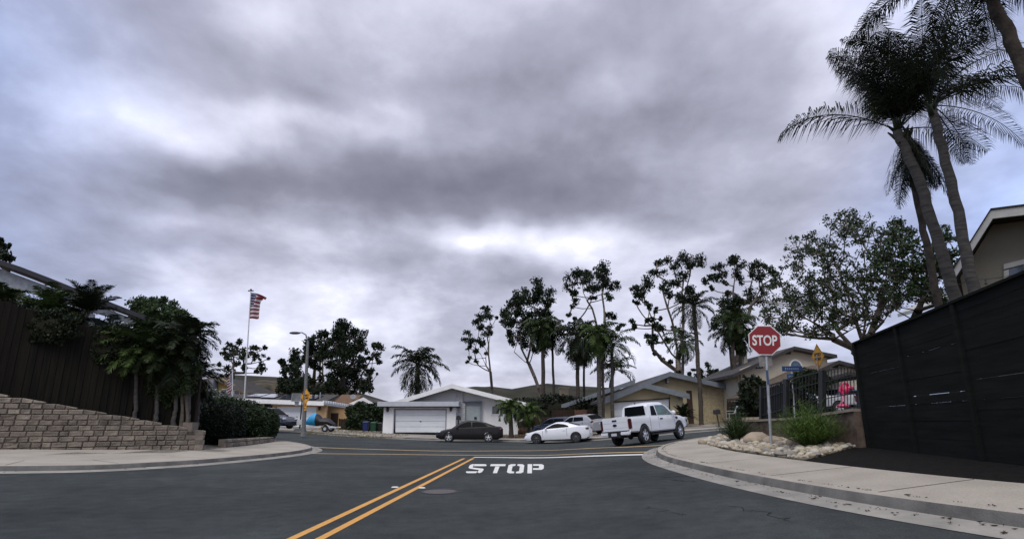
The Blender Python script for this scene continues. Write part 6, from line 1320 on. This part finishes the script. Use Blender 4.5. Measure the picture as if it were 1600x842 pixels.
def jetski():
    Y = 47.0; c = P(500, 672, Y); z0 = Z(c.x, Y) + .12; t = thing('jet_ski', 'jet ski under a blue and black cover on a small white trailer', 'jet ski', (c.x, Y, z0)); x = c.x
    def loft(name, secs, m, par):
        b = MB(); n = 12; vs = []
        for sx, zc, rw, rh in secs:
            for i in range(n): a = 6.283 * i / n; vs.append((x + sx, Y + rw * math.cos(a), z0 + zc + rh * math.sin(a)))
        b.add(vs, [(j * n + i, j * n + (i + 1) % n, (j + 1) * n + (i + 1) % n, (j + 1) * n + i) for j in range(len(secs) - 1) for i in range(n)] + [tuple(range(n)), tuple(range((len(secs) - 1) * n, len(secs) * n))]); return b.build(name, m, par, smooth=True)
    loft('blue_cover', [(-1.30, .72, .12, .10), (-1.15, .80, .42, .22), (-.95, .95, .50, .40), (-.65, 1.05, .54, .52), (-.35, 1.02, .54, .55)], mat('bright blue cover', (.03, .34, .62), .5, (.02, .27, .52), 3, 4), t)
    loft('black_cover', [(-.36, 1.02, .545, .55), (-.1, .98, .5, .46), (.1, .86, .5, .32), (.4, .86, .48, .34), (.8, .84, .45, .26), (1.1, .68, .42, .15), (1.3, .60, .35, .1)], mat('black cover', (.014, .014, .016), .6), t)
    tr = MB(); w = mat('white trailer paint', (.6, .6, .6), .5)
    for s in (-1, 1): tr.box((x - 1.5, Y + s * .55 - .04, z0 + .34), (x + 1.6, Y + s * .55 + .04, z0 + .44))
    for k in (-1.2, 0, 1.2): tr.box((x + k - .04, Y - .5, z0 + .345), (x + k + .04, Y + .5, z0 + .435))
    tr.box((x - 2.3, Y - .04, z0 + .34), (x - 1.5, Y + .04, z0 + .42)); tr.tube([(x - 1.7, Y, z0), (x - 1.7, Y, z0 + .8)], .03, 6); tr.box((x - 1.3, Y - .3, z0 + .44), (x + 1.2, Y + .3, z0 + .5)); fr = tr.build('trailer', w, t)
    for s in (-1, 1):
        b = MB(); n = 16; yy = Y + s * .78; b.hull([(x + .7 + .27 * math.cos(6.283 * i / n), yy - .09, z0 + .27 + .27 * math.sin(6.283 * i / n)) for i in range(n)], [(x + .7 + .27 * math.cos(6.283 * i / n), yy + .09, z0 + .27 + .27 * math.sin(6.283 * i / n)) for i in range(n)]); o = b.build('wheel', rubber, fr)
        b = MB(); pts = [(x + .7 + .36 * math.cos(a), z0 + .27 + .36 * math.sin(a)) for a in [math.pi * i / 8 for i in range(9)]]; b.hull([(q, yy - .12, z) for q, z in pts], [(q, yy + .12, z) for q, z in pts]) if False else None
        for i in range(8): (q0, a0), (q1, a1) = pts[i], pts[i + 1]; b.add([(q0, yy - .12, a0), (q1, yy - .12, a1), (q1, yy + .12, a1), (q0, yy + .12, a0)], [(0, 1, 2, 3)])
        b.build('fender', w, fr)
        b = MB(); b.hull([(x + .7 + .13 * math.cos(6.283 * i / n), yy - .1, z0 + .27 + .13 * math.sin(6.283 * i / n)) for i in range(n)], [(x + .7 + .13 * math.cos(6.283 * i / n), yy - .092, z0 + .27 + .13 * math.sin(6.283 * i / n)) for i in range(n)]); b.build('hub', rimm, fr)
jetski()
def bin_(px0, px1, pyt, pyb, Y, m, label):
    a, b_ = P(px0, pyb, Y), P(px1, pyt, Y); w = (b_.x - a.x) / 2; x = (a.x + b_.x) / 2; z = a.z; h = b_.z - a.z; t = thing('wheelie_bin', label, 'bin', (x, Y, z), 'wheelie bins beside the white garage')
    b = MB(); b.hull([(x - w * .8, Y - .25, z + .05), (x + w * .8, Y - .25, z + .05), (x + w * .8, Y + .25, z + .05), (x - w * .8, Y + .25, z + .05)], [(x - w * .95, Y - .35, z + h * .86), (x + w * .95, Y - .35, z + h * .86), (x + w * .95, Y + .32, z + h * .86), (x - w * .95, Y + .32, z + h * .86)]); b.build('body', m, t, bevel=.02)
    b = MB(); b.hull([(x - w, Y - .4, z + h * .865), (x + w, Y - .4, z + h * .865), (x + w, Y + .36, z + h * .9), (x - w, Y + .36, z + h * .9)], [(x - w * .85, Y - .3, z + h * .95), (x + w * .85, Y - .3, z + h * .95), (x + w * .85, Y + .36, z + h), (x - w * .85, Y + .36, z + h)]); b.build('lid', m, t, bevel=.01)
    for s in (-1, 1):
        b = MB(); n = 12; b.hull([(x + s * w * .8 - .03, Y + .28 + .11 * math.cos(6.283 * i / n), z + .11 + .11 * math.sin(6.283 * i / n)) for i in range(n)], [(x + s * w * .8 + .03, Y + .28 + .11 * math.cos(6.283 * i / n), z + .11 + .11 * math.sin(6.283 * i / n)) for i in range(n)]); b.build('wheel', rubber, t)
bin_(567, 576.5, 657.5, 674, 51, mat('blue plastic', (.012, .025, .12), .5), 'dark blue wheelie bin left of the green one')
bin_(579, 589, 658.5, 674, 51, mat('green plastic', (.012, .06, .03), .5), 'dark green wheelie bin between the blue and the black one')
bin_(590, 598, 659.5, 674, 51.4, mat('black plastic', (.012, .014, .014), .5), 'black wheelie bin closest to the white garage wall')
def mailbox(px, py0, py1, Y, label, lean=0):
    p = P(px, py1, Y); q = P(px - lean, py0, Y); t = thing('mailbox', label, 'mailbox', tuple(p)); b = MB(); b.tube([p - Vector((0, 0, .2)), q], .045, 6); b.build('post', mat('dark wood post', (.06, .045, .035), .9), t)
    b = MB(); n = 8; pr = [(-.16, 0), (.16, 0), (.16, .2)] + [(.16 * math.cos(math.pi * i / n), .2 + .14 * math.sin(math.pi * i / n)) for i in range(1, n)] + [(-.16, .2)]; b.hull([(q.x + a, Y - .28, q.z + z) for a, z in pr], [(q.x + a, Y + .24, q.z + z) for a, z in pr]); b.build('box', black, t)
mailbox(716.5, 656, 668, 40.6, 'black mailbox on a post behind the hood of the dark sedan')
mailbox(1125, 647, 670, 36.6, 'black mailbox on a leaning post in the weeds right of the tan house', 5)
def chair():
    Y = 41; c = P(1143, 655, Y); t = thing('garden_chair', 'white garden chair in the shade behind the leaning mailbox', 'chair', tuple(c)); w = mat('white plastic', (.55, .55, .55), .5); x, z = c.x, c.z
    b = MB(); b.box((x - .28, Y - .28, z + .42), (x + .28, Y + .28, z + .46)); b.build('seat', w, t)
    b = MB(); b.hull([(x + .25, Y - .26, z + .46), (x + .25, Y + .26, z + .46), (x + .45, Y + .26, z + 1.0), (x + .45, Y - .26, z + 1.0)], [(x + .29, Y - .26, z + .46), (x + .29, Y + .26, z + .46), (x + .49, Y + .26, z + 1.0), (x + .49, Y - .26, z + 1.0)]); b.build('backrest', w, t)
    for a in (-1, 1):
        for d in (-1, 1): b = MB(); b.tube([(x + a * .26, Y + d * .24, z - .1), (x + a * .24, Y + d * .24, z + .42)], .025, 6); b.build('leg', w, t)
        b = MB(); b.box((x - .26, Y + a * .27 - .02, z + .62), (x + .3, Y + a * .27 + .02, z + .65)); b.build('armrest', w, t)
chair()
# walls and fences on the left -----------------------------------------------
blockm = brickmat('split face blocks', (.33, .29, .25), (.24, .215, .19), (.10, .09, .08), .40, .20, .018, bump=1.0, axis='qz')
def block_wall(name, label, pts, group='block retaining walls on the left corner'):
    """pts: (plan x, plan y, top height); each course a row of rough blocks set back a little"""
    z0 = min(Z(p[0], p[1]) for p in pts); t = thing(name, label, 'wall', (pts[-1][0], pts[-1][1], z0), group); rr = random.Random(4); b = MB(); H = .185; Lb = .34
    segs = list(zip(pts, pts[1:])); topmax = max(p[2] for p in pts); course = 0; z = z0 - .05
    cap = MB()
    while z < topmax:
        off = (course % 2) * Lb / 2
        for p, q in segs:
            d = Vector((q[0] - p[0], q[1] - p[1])); L = d.length; d /= L; n = Vector((-d.y, d.x)); k = -off
            while k < L:
                lb_ = Lb * rr.uniform(.72, 1.28); a, c = max(0, k + .004), min(L, k + lb_ - .004); k += lb_
                if c - a < .05: continue
                m = (a + c) / 2 / L; zt = p[2] + (q[2] - p[2]) * m
                zt0 = p[2] + (q[2] - p[2]) * a / L; zt1 = p[2] + (q[2] - p[2]) * c / L
                if z + .03 > min(zt0, zt1): continue
                zz = min(z + H - .004, zt0); zz1 = min(z + H - .004, zt1); j = rr.uniform(0, .035) ; x0, y0 = p[0] + d.x * a, p[1] + d.y * a; x1, y1 = p[0] + d.x * c, p[1] + d.y * c; e = .03
                set_ = course * .012
                f0 = [Vector((x0, y0, z)) , Vector((x1, y1, z)), Vector((x1, y1, zz1)), Vector((x0, y0, zz))]; nn = Vector((n.x, n.y, 0)); dd = Vector((d.x, d.y, 0)) * e; up = Vector((0, 0, e))
                back = [v + nn * (.3 + set_) for v in f0]; mid = [v + nn * (.035 + set_) for v in f0]; fr = [f0[0] + dd + up + nn * (set_ - j + .01), f0[1] - dd + up + nn * (set_ - rr.uniform(0, .03)), f0[2] - dd - up + nn * (set_ - rr.uniform(0, .03) + .01), f0[3] + dd - up + nn * (set_ - rr.uniform(0, .03))]
                b.hull(back, mid); b.add(mid + fr, [(0, 1, 5, 4), (1, 2, 6, 5), (2, 3, 7, 6), (3, 0, 4, 7), (4, 5, 6, 7)])
        z += H; course += 1
    b.build('blocks', mat('split face stone', (.29, .245, .195), .95, (.11, .094, .08), 3.5, 9, 1, 35, island=.6, speck=.25, sscale=30), t)
    return t
# long wall: bottom/top pixels
def wp(px, pb, pt_):
    g = G(px, pb, SW); f = P(px, pt_, g.y); return (g.x, g.y, f.z)
W1 = [wp(-120, 702, 598), wp(0, 701, 625), wp(100, 701.5, 640), wp(200, 702, 655), wp(270, 702.5, 666), wp(296, 702.5, 671), wp(318, 702.5, 673)]
block_wall('retaining_wall', 'long pale split block retaining wall below the wooden fence', [W1[0], W1[-1]])
W2 = [wp(352, 699, 686), wp(385, 696, 684.5), wp(428, 690, 682)]
block_wall('retaining_wall', 'low split block wall under the clipped hedge mounds', W2)
e0 = W1[-1]; block_wall('retaining_wall', 'short return of the block wall beside the darkest hedge mound', [(e0[0], e0[1], e0[2]), (e0[0] - 2.0, e0[1] + 3.0, e0[2])])
b = MB(); q = P(297, 671, W1[5][1] + .2); b.box((q.x - .2, q.y - .2, q.z - .1), (q.x + .2, q.y + .2, q.z + .28)); tag(b.build('stone_block', mat('split face stone', (.3, .3, .3)), bevel=.02), 'single block standing on the wall top beside the bare palm stems', 'stone block')
# bank behind the wall
def bank():
    b = MB(); f = [(p[0], p[1], p[2] - .08) for p in W1]; k = [(p[0] - 9, p[1] + 12, p[2] + .5) for p in W1]; vs = [Vector(p) + Vector((-.12, .18, 0)) for p in f] + k; n = len(f)
    b.add(vs, [(i, i + 1, n + i + 1, n + i) for i in range(n - 1)]); struct(b.build('garden_bank', mulchm))
    b = MB(); f = [(p[0], p[1], p[2] - .06) for p in W2]; k = [(p[0] - 4, p[1] + 4, p[2] + .1) for p in W2]; vs = [Vector(p) + Vector((-.1, .15, 0)) for p in f] + k; n = len(f); b.add(vs, [(i, i + 1, n + i + 1, n + i) for i in range(n - 1)]); struct(b.build('hedge_bed', mulchm))
bank()
def wood_fence():
    t = thing('wooden_fence', 'tall dark weathered board fence on top of the block retaining wall', 'fence', tuple(W1[3])); rr = random.Random(6); b = MB(); posts = []
    pts = [(p[0] - .35, p[1] + .55, p[2]) for p in W1[:6]]; tops = [(-120, 452), (0, 487), (100, 512), (200, 541), (270, 566), (296, 575)]
    for i in range(len(pts) - 1):
        p, q = pts[i], pts[i + 1]; L = math.hypot(q[0] - p[0], q[1] - p[1]); n = max(2, int(L / .10)); za, zb = P(tops[i][0], tops[i][1], p[1]).z, P(tops[i + 1][0], tops[i + 1][1], q[1]).z
        for k in range(n):
            u0, u1 = k / n, (k + 1.04) / n; x0, y0, x1, y1 = p[0] + (q[0] - p[0]) * u0, p[1] + (q[1] - p[1]) * u0, p[0] + (q[0] - p[0]) * u1, p[1] + (q[1] - p[1]) * u1; z0 = p[2] + (q[2] - p[2]) * u0 - .1; z1 = za + (zb - za) * u0 + rr.uniform(-.03, .03); j = (k % 2) * .022 + rr.uniform(0, .008)
            b.hull([(x0, y0 + j, z0), (x1, y1 + j, z0), (x1, y1 + j + .02, z0), (x0, y0 + j + .02, z0)], [(x0, y0 + j, z1), (x1, y1 + j, z1), (x1, y1 + j + .02, z1), (x0, y0 + j + .02, z1)])
    BM_ = mat('old dark boards', (.019, .016, .012), .95, (.007, .007, .006), 2.2, 9, .6, 20, streak=(5, 5, .5), island=.5, spec=.1)
    for i in range(len(pts) - 1):
        p, q = pts[i], pts[i + 1]; za, zb = P(*tops[i], p[1]).z - .06, P(*tops[i + 1], q[1]).z - .06; o_ = .03; b.hull([(p[0], p[1] + o_ + .025, p[2] - .2), (q[0], q[1] + o_ + .025, q[2] - .2), (q[0], q[1] + o_ + .04, q[2] - .2), (p[0], p[1] + o_ + .04, p[2] - .2)], [(p[0], p[1] + o_ + .025, za), (q[0], q[1] + o_ + .025, zb), (q[0], q[1] + o_ + .04, zb), (p[0], p[1] + o_ + .04, za)])
    b.build('boards', BM_, t)
    for i in range(len(pts)):
        p = pts[i]; za = P(tops[i][0], tops[i][1], p[1]).z; b = MB(); b.box((p[0] - .06, p[1] + .05, p[2] - .1), (p[0] + .06, p[1] + .16, za - .05)); b.build('post', darkwood, t)
wood_fence()
# far fences ----------------------------------------------------------------
def picket(name, label, x0, x1, yt, yb, Y, m, step=1.6, dog=True):
    a = P(x0, yb, Y); t = thing(name, label, 'fence', tuple(a)); f = front(Y); rr = random.Random(int(x0)); b = MB(); x = x0
    while x < x1:
        w = step * .88; j = rr.uniform(-.6, .6); f.rect(b, x, yt + j, min(x1, x + w), yb, rr.uniform(0, .03), .05); x += step
    b.build('boards', m, t)
    for k in range(3):
        xx = x0 + (x1 - x0) * (k + .02) / 2.06; b = MB(); f.rect(b, xx, yt - .5, xx + 1.6, yb, .06, .16); b.build('post', darkwood, t)
picket('wooden_fence', 'dark board fence between the white house and the palm row', 811, 862, 651, 675, 50, darkwood)
picket('wooden_fence', 'long low dark fence behind the coupe and the silver hatchback', 862, 946, 640, 668, 50.5, darkwood)
picket('wooden_fence', 'reddish new board panel in the fence left of the twin palms', 898, 917, 640, 652, 50.2, mat('reddish boards', (.12, .055, .035), .8, (.08, .035, .022), 3, 4), 2)
picket('wooden_gate', 'dark gate and fence between peach wall and ivy bush', 529, 545, 654, 674, 56.5, darkwood)
picket('wooden_fence', 'dark fence between the tan house and the two storey house', 1136, 1200, 627, 652, 44, darkwood)
b = MB(); q = P(820, 652, 46); b.hull([(q.x - .9, 46, q.z - .5), (q.x + .9, 46, q.z + .1), (q.x + .9, 46, q.z + .25), (q.x - .9, 46, q.z - .35)], [(q.x - .9, 46.2, q.z - .5), (q.x + .9, 46.2, q.z + .1), (q.x + .9, 46.2, q.z + .25), (q.x - .9, 46.2, q.z - .35)]); tag(b.build('plank', mat('weathered plank', (.3, .28, .24))), 'pale plank leaning across the fence beside the small palms', 'plank')
# low stone wall of the yard behind the feathery shrub
def low_wall():
    Y = 33.0; f = Face((10.9, 35), (17, 31)); t = thing('stone_wall', 'low tan block wall across the street behind the left feathery shrub', 'wall', tuple(G(1160, 674))); b = MB(); f.prism(b, [(1158, 652), (1192, 651), (1192, 676), (1158, 676)], 0, .3); b.build('blocks', brickmat('tan blocks', (.36, .28, .19), (.31, .24, .17), (.16, .13, .10), .4, .3, .015), t)
low_wall()
# raised yards on the corner
def retaining():
    a = G(1187, 687, SW); m = G(1270, 690, SW); c = G(1359, 697, SW); pts = [a, m, c]; tops = [655, 650.5, 638]; xs = [1187, 1270, 1359]
    t = thing('retaining_wall', 'brown rough stucco retaining wall with a concrete cap under the black fence', 'wall', tuple(m)); b = MB(); cp = MB(); tz = [P(xs[i], tops[i], pts[i].y).z for i in range(3)]
    w = mat('brown rough stucco', (.17, .125, .095), .95, (.085, .062, .05), 5, 9, 1, 40); cm = mat('sandy cap', (.34, .28, .21), .9, (.25, .205, .155), 4, 7, .4, 40); out = []
    ext = [Vector((a.x + .3, a.y + 2.5, a.z)), a, m, c, Vector((c.x + 4, c.y - 2.2, c.z))]; tz2 = [tz[0]] + tz + [tz[2] + .2]
    for i in range(4):
        p, q = ext[i], ext[i + 1]; d = Vector((q.x - p.x, q.y - p.y)).normalized(); n = Vector((-d.y, d.x, 0)); n = n if n.y > 0 or i == 0 else -n
        if i == 0: n = Vector((1, 0, 0))
        for B_, lo0, lo1, h0, h1, o0, o1 in ((b, p.z - .2, q.z - .2, tz2[i] - .07, tz2[i + 1] - .07, 0, .25), (cp, tz2[i] - .067, tz2[i + 1] - .067, tz2[i], tz2[i + 1], -.05, .30)):
            B_.hull([Vector((p.x, p.y, lo0)) + n * o0, Vector((q.x, q.y, lo1)) + n * o0, Vector((q.x, q.y, lo1)) + n * o1, Vector((p.x, p.y, lo0)) + n * o1], [Vector((p.x, p.y, h0)) + n * o0, Vector((q.x, q.y, h1)) + n * o0, Vector((q.x, q.y, h1)) + n * o1, Vector((p.x, p.y, h0)) + n * o1])
    b.build('wall_face', w, t); cp.build('cap', cm, t)
    # lawn behind the wall, rising gently
    b = MB(); e = Vector((16, 9, 1.3)); p5, z5 = ext[1].lerp(ext[2], .5), (tz2[1] + tz2[2]) / 2; L = [Vector((p.x + .05, p.y + .12, z - .03)) for p, z in ((p5, z5), (ext[2], tz2[2]), (ext[3], tz2[3]), (ext[4], tz2[4]))]; b.add(L + [v + Vector((.9, 2.0, .03)) for v in L] + [v + Vector((3, 5, -.1)) for v in L], [(i, i + 1, 4 + i + 1, 4 + i) for i in range(3)] + [(4 + i, 5 + i, 9 + i, 8 + i) for i in range(3)]); struct(b.build('lawn', lawnm))
    return ext, tz2
EXT, TZ = retaining()
def black_fence():
    """iron fence on the wall: solid-looking posts, rails and thin bars; its near panel is a gate section"""
    a, m, c = EXT[1], EXT[2], EXT[3]; t = thing('iron_fence', 'black iron fence with thick posts on top of the brown retaining wall', 'fence', tuple(m)); iron = black
    A = Vector((a.x + .12, a.y + .14)); B = Vector((c.x + .15, c.y + .14)); f = Face(A, B)
    topl = lambda px: 605 + (566 - 605) * (px - 1187) / (1357 - 1187) - 4 * math.sin(math.pi * (px - 1187) / 170)
    botl = lambda px: 655 + (637 - 655) * (px - 1187) / (1357 - 1187)
    def seg(bm, x0, t0, b0, x1, t1, b1, d0=0, d1=.05): f.prism(bm, [(x0, t0), (x1, t1), (x1, b1), (x0, b0)], d0, d1)
    for nm, o, th in (('top_rail', 0, 1.8), ('middle_rail', 17, 1.1), ('bottom_rail', 44, 1.1)):
        b = MB(); xs = [1187 + 170 * i / 8 for i in range(9)]
        for p, q in zip(xs, xs[1:]): seg(b, p, topl(p) + min(o, 999 if o < 40 else botl(p) - topl(p) - 5), topl(p) + min(o, botl(p) - topl(p) - 5) + th, q, topl(q) + min(o, botl(q) - topl(q) - 5), topl(q) + min(o, botl(q) - topl(q) - 5) + th, .01, .05)
        b.build(nm, iron, t)
    for x, w in ((1187, 3), (1224, 5.5), (1280, 6), (1341, 6)):
        b = MB(); seg(b, x, topl(x) - 2, botl(x) + 4, x + w, topl(x) - 2, botl(x) + 4, -.02, .10); b.build('post', iron, t)
    x = 1191.0
    while x < 1356:
        b = MB(); seg(b, x, topl(x) + 1.5, botl(x), x + .6, topl(x) + 1.5, botl(x), .02, .035); b.build('bar', iron, t); x += 2.6 if x < 1225 else 5.0
    b = MB(); xs = [1190, 1224]; seg(b, 1190, topl(1190) + 3, botl(1190), 1224, topl(1224) + 8, botl(1224) - 1, .06, .075); b.build('mesh_panel', mat('dark mesh', (.012, .014, .012), .8), t)
black_fence()
def flamingo():
    Y = 19.5; c = P(1316, 630, Y); s = .62; pk = mat('hot pink plastic', (.75, .05, .16), .45, (.55, .03, .11), 3, 4); z = c.z - .2; x = c.x; t = thing('flamingo_ornament', 'bright pink flamingo lawn ornament behind the black fence', 'garden ornament', (x, Y, z))
    b = MB(); q = lambda px, py: P(px, py, Y)
    b.ball(q(1321, 609), (.13, .12, .15), 12, 8); b.ball(q(1328, 606), (.14, .10, .09), 10, 6); b.build('body', pk, t, smooth=True)
    b = MB(); b.tube([q(1316, 614), q(1312.5, 611), q(1313, 605), q(1316, 600), q(1320, 598), q(1323, 600)], [.07, .05, .04, .04, .045, .05], 8); b.ball(q(1323.5, 600.5), (.07, .06, .055), 8, 6); b.build('neck', pk, t, smooth=True)
    b = MB(); b.tube([q(1325, 601), q(1327, 604)], [.03, .01], 6); b.build('beak', black, t)
    for k, (u, v) in enumerate((((1317, 615), (1314, 633)), ((1321, 616), (1320, 632)))): b = MB(); b.tube([q(*u), q(*v)], .035, 6); b.build('leg', mat('pale pink', (.7, .3, .4)), t)
    b = MB(); b.ball(q(1317, 634), (.22, .18, .07), 10, 6); b.build('base', pk, t)
flamingo()
# dark slat fence, right -----------------------------------------------------
def slat_fence():
    a = G(1359, 700, .1); c = G(1600, 729, .1); d = Vector((c.x - a.x, c.y - a.y)).normalized(); far = Vector((a.x, a.y)); near = far + d * 11; f = Face(far, near)
    t = thing('slat_fence', 'tall nearly black horizontal slat fence along the right sidewalk', 'fence', tuple(a)); sm_ = mat('black stained slats', (.014, .0155, .0135), .95, (.008, .009, .008), 1.5, 8, .3, 30, streak=(.6, .6, 6), spec=.08)
    h0 = f.pt(1359, 531).z - a.z; 
    L = 11.0; n = Vector((-d.y, d.x)); n = n if n.x < 0 else -n   # towards the street
    def Q(s, h, o=0.0): p = far + d * s + n * o; zg = Z(p.x, p.y) + .1; return Vector((p.x, p.y, zg + h))
    # height along the fence so the top line matches
    def H(s):
        lo, hi = .3, 5
        return h0 + (h1 - h0) * s / s1
    s1 = (Vector((f.pt(1600, 600).x, f.pt(1600, 600).y)) - far).length; pz = f.pt(1600, 432); h1 = pz.z - (Z(pz.x, pz.y) + .1)
    rows = 16; r = random.Random(3)
    b = MB()
    for k in range(rows):
        for i in range(6):
            s0, s2 = L * i / 6, L * (i + 1) / 6 - .012
            g0, g2 = H(s0), H(s2); u0, u1 = k / rows, (k + (.97 if (k * 7 + i * 3) % 5 < 1 and k > 5 else .995)) / rows; j = r.uniform(0, .01)
            b.hull([Q(s0, g0 * u0, -j), Q(s2, g2 * u0, -j), Q(s2, g2 * u0, -j - .025), Q(s0, g0 * u0, -j - .025)], [Q(s0, g0 * u1, -j), Q(s2, g2 * u1, -j), Q(s2, g2 * u1, -j - .025), Q(s0, g0 * u1, -j - .025)])
    b.build('slats', sm_, t)
    b = MB(); b.hull([Q(0, H(0) + .0, .06), Q(L, H(L), .06), Q(L, H(L), -.10), Q(0, H(0), -.10)], [Q(0, H(0) + .045, .06), Q(L, H(L) + .045, .06), Q(L, H(L) + .045, -.10), Q(0, H(0) + .045, -.10)]); b.build('cap_rail', sm_, t)
    for s in (0, 1.85, 3.7, 5.5, 7.4, 9.2): 
        b = MB(); b.hull([Q(s - .05, -.1, .045), Q(s + .05, -.1, .045), Q(s + .05, -.1, -.09), Q(s - .05, -.1, -.09)], [Q(s - .05, H(s) - .003, .045), Q(s + .05, H(s) - .003, .045), Q(s + .05, H(s) - .003, -.09), Q(s - .05, H(s) - .003, -.09)]); b.build('post', sm_, t)
    return far, d, n, Q, H
FFAR, FD, FN, FQ, FH = slat_fence()
# mulch bed and river stones
g_ = lambda px, py: (G(px, py, SW).x, G(px, py, SW).y)
mp = [g_(1262, 716), g_(1290, 710), g_(1325, 700), g_(1357, 695)]; fp_ = [(FFAR + FD * s)[:] for s in (0, 3, 6, 9, 11)]
outr = [tuple(p) for p in outR]; near = [p for p in outr if p[1] < g_(1262, 716)[1] + .2 and p[1] > -4]
struct(drape('mulch_bed', mp + fp_ + near, .115, mulchm, .8, .15))
bed = [g_(1095, 693), g_(1125, 698), g_(1160, 704), g_(1200, 710), g_(1250, 716), g_(1262, 716), g_(1290, 710), g_(1325, 700), g_(1357, 693), g_(1340, 689), g_(1270, 688), g_(1187, 686), g_(1160, 682), g_(1130, 682), g_(1105, 686)]
struct(drape('stone_bed_soil', bed, .13, mat('sandy soil', (.20, .17, .12), .95, (.12, .10, .07), 6, 8, .6, 30), .8, .1))
def inside(P2, x, y):
    c = False; j = len(P2) - 1
    for i in range(len(P2)):
        if (P2[i][1] > y) != (P2[j][1] > y) and x < (P2[j][0] - P2[i][0]) * (y - P2[i][1]) / (P2[j][1] - P2[i][1]) + P2[i][0]: c = not c
        j = i
    return c
def stone_mesh(b, c, r, rr, jit=.10):
    b.ball(c, r, 9, 6, jit, rr)
def stones():
    rr = random.Random(12); cols = [((.38, .33, .24), (.29, .245, .175)), ((.44, .41, .34), (.35, .32, .26)), ((.30, .245, .17), (.23, .185, .13)), ((.46, .41, .30), (.36, .31, .22)), ((.24, .22, .19), (.18, .165, .145))]
    ms = [mat('river stone %d' % i, a, .8, b_, 6, 5, .2, 40) for i, (a, b_) in enumerate(cols)]; src = []
    for m in ms:
        for q in range(4):
            b = MB(); stone_mesh(b, (0, 0, 0), (1, rr.uniform(.65, .9), rr.uniform(.5, .7)), rr, .09); o = b.build('river_stone', m, None, smooth=True); src.append(o.data); bpy.data.objects.remove(o)
            for p in src[-1].polygons: p.use_smooth = True
    xs = [p[0] for p in bed]; ys = [p[1] for p in bed]; placed = []; tries = 0
    while len(placed) < 290 and tries < 9000:
        tries += 1; x, y = rr.uniform(min(xs), max(xs)), rr.uniform(min(ys), max(ys)); s = rr.uniform(.07, .15)
        if not inside(bed, x, y) or any((x - a) ** 2 + (y - b_) ** 2 < ((s + c) * .72) ** 2 for a, b_, c in placed): continue
        placed.append((x, y, s)); o = bpy.data.objects.new('river_stone', rr.choice(src)); COL.objects.link(o); o.location = (x, y, Z(x, y) + .13 + s * .3); o.scale = (s, s, s); o.rotation_euler = (rr.uniform(-.2, .2), rr.uniform(-.2, .2), rr.uniform(0, 6.28))
        tag(o, 'pale rounded river stone lying in the corner garden bed', 'stone', 'pale river stones in the corner bed')
    b = MB()
    for k in range(1500):
        x, y = rr.uniform(min(xs), max(xs)), rr.uniform(min(ys), max(ys)); s = rr.uniform(.03, .065)
        if inside(bed, x, y): b.ball((x, y, Z(x, y) + .135 + s * .2), (s, s * .8, s * .7), 6, 4, .1, rr)
    tag(b.build('pebbles', mat('pebble mix', (.50, .45, .36), .85, (.24, .21, .17), 4, 4, island=.8), None, smooth=True), 'small pale pebbles filling the gaps between the river stones', 'pebbles', kind='stuff')
    for px, py, s, lab in ((1184, 693, (.42, .30, .24), 'large flat topped tan boulder left of the stop sign pole'), (1208, 694, (.30, .25, .17), 'rounded boulder directly at the foot of the stop sign pole'), (1241, 697, (.20, .16, .17), 'grey striped boulder left of the bright feathery shrub'), (1290, 688, (.18, .15, .13), 'greenish boulder right of the bright feathery shrub'), (1298, 682, (.14, .12, .12), 'small brown boulder against the brown retaining wall'), (1166, 690, (.18, .15, .13), 'pale grey boulder under the dark feathery shrub'), (1345, 690, (.16, .12, .08), 'pale stone at the foot of the slat fence post')):
        g = G(px, py, SW); r2 = random.Random(px); b = MB(); b.ball((g.x, g.y, g.z + s[2] * .45), s, 12, 8, .07, r2); tag(b.build('boulder', mat('tan boulder', (.38, .31, .23), .9, (.26, .21, .16), 3, 7, .6, 20), None, smooth=True), lab, 'boulder', 'boulders in the corner bed')
stones()
# string of bulbs over the fence
def string_lights():
    t = thing('string_lights', 'dark cable with hanging bulbs strung below the grey house gable', 'string lights', tuple(P(1515, 437, 13)))
    a, c = P(1428, 452, 14.5), P(1515, 437, 12.6); d = P(1690, 395, 9.5); b = MB(); path = []
    for p, q in ((a, c), (c, d)):
        for i in range(13): u = i / 12; path.append(p.lerp(q, u) + Vector((0, 0, -.22 * 4 * u * (1 - u) * .6)))
    b.tube(path, .008, 5); b.build('cable', black, t)
    for i in range(3, len(path), 3):
        p = path[i]; b = MB(); b.tube([p, p - Vector((0, 0, .07))], .016, 6); b.ball(p - Vector((0, 0, .11)), .03, 8, 6); b.build('bulb', mat('dark bulb', (.05, .045, .03), .2), t)
string_lights()
# driveways and kerb cuts ----------------------------------------------------
dw = mat('stained driveway', (.32, .29, .25), .9, (.20, .18, .16), .8, 9, .3, 30)
struct(drape('driveway_white_house', [(-11.9, 41.6), (-5.6, 40.5), (-5.9, 48.9), (-11.3, 48.9)], .135, dw, 1.5, .1))
struct(drape('driveway_peach_house', [(-28, 56.5), (-19.5, 48.3), (-15.8, 45.6), (-15.0, 50), (-17.5, 57.4), (-29.5, 60)], .13, dw, 1.5, .1))
struct(drape('driveway_tan_house', [(3.4, 38), (9.0, 35.2), (14, 45.4), (8.6, 45.4), (4.5, 48), (2.5, 46)], .13, dw, 1.5, .1))
struct(drape('driveway_two_storey_house', [(15.5, 34.8), (22, 38.6), (25, 43), (21, 44)], .14, dw, 1.5, .1))
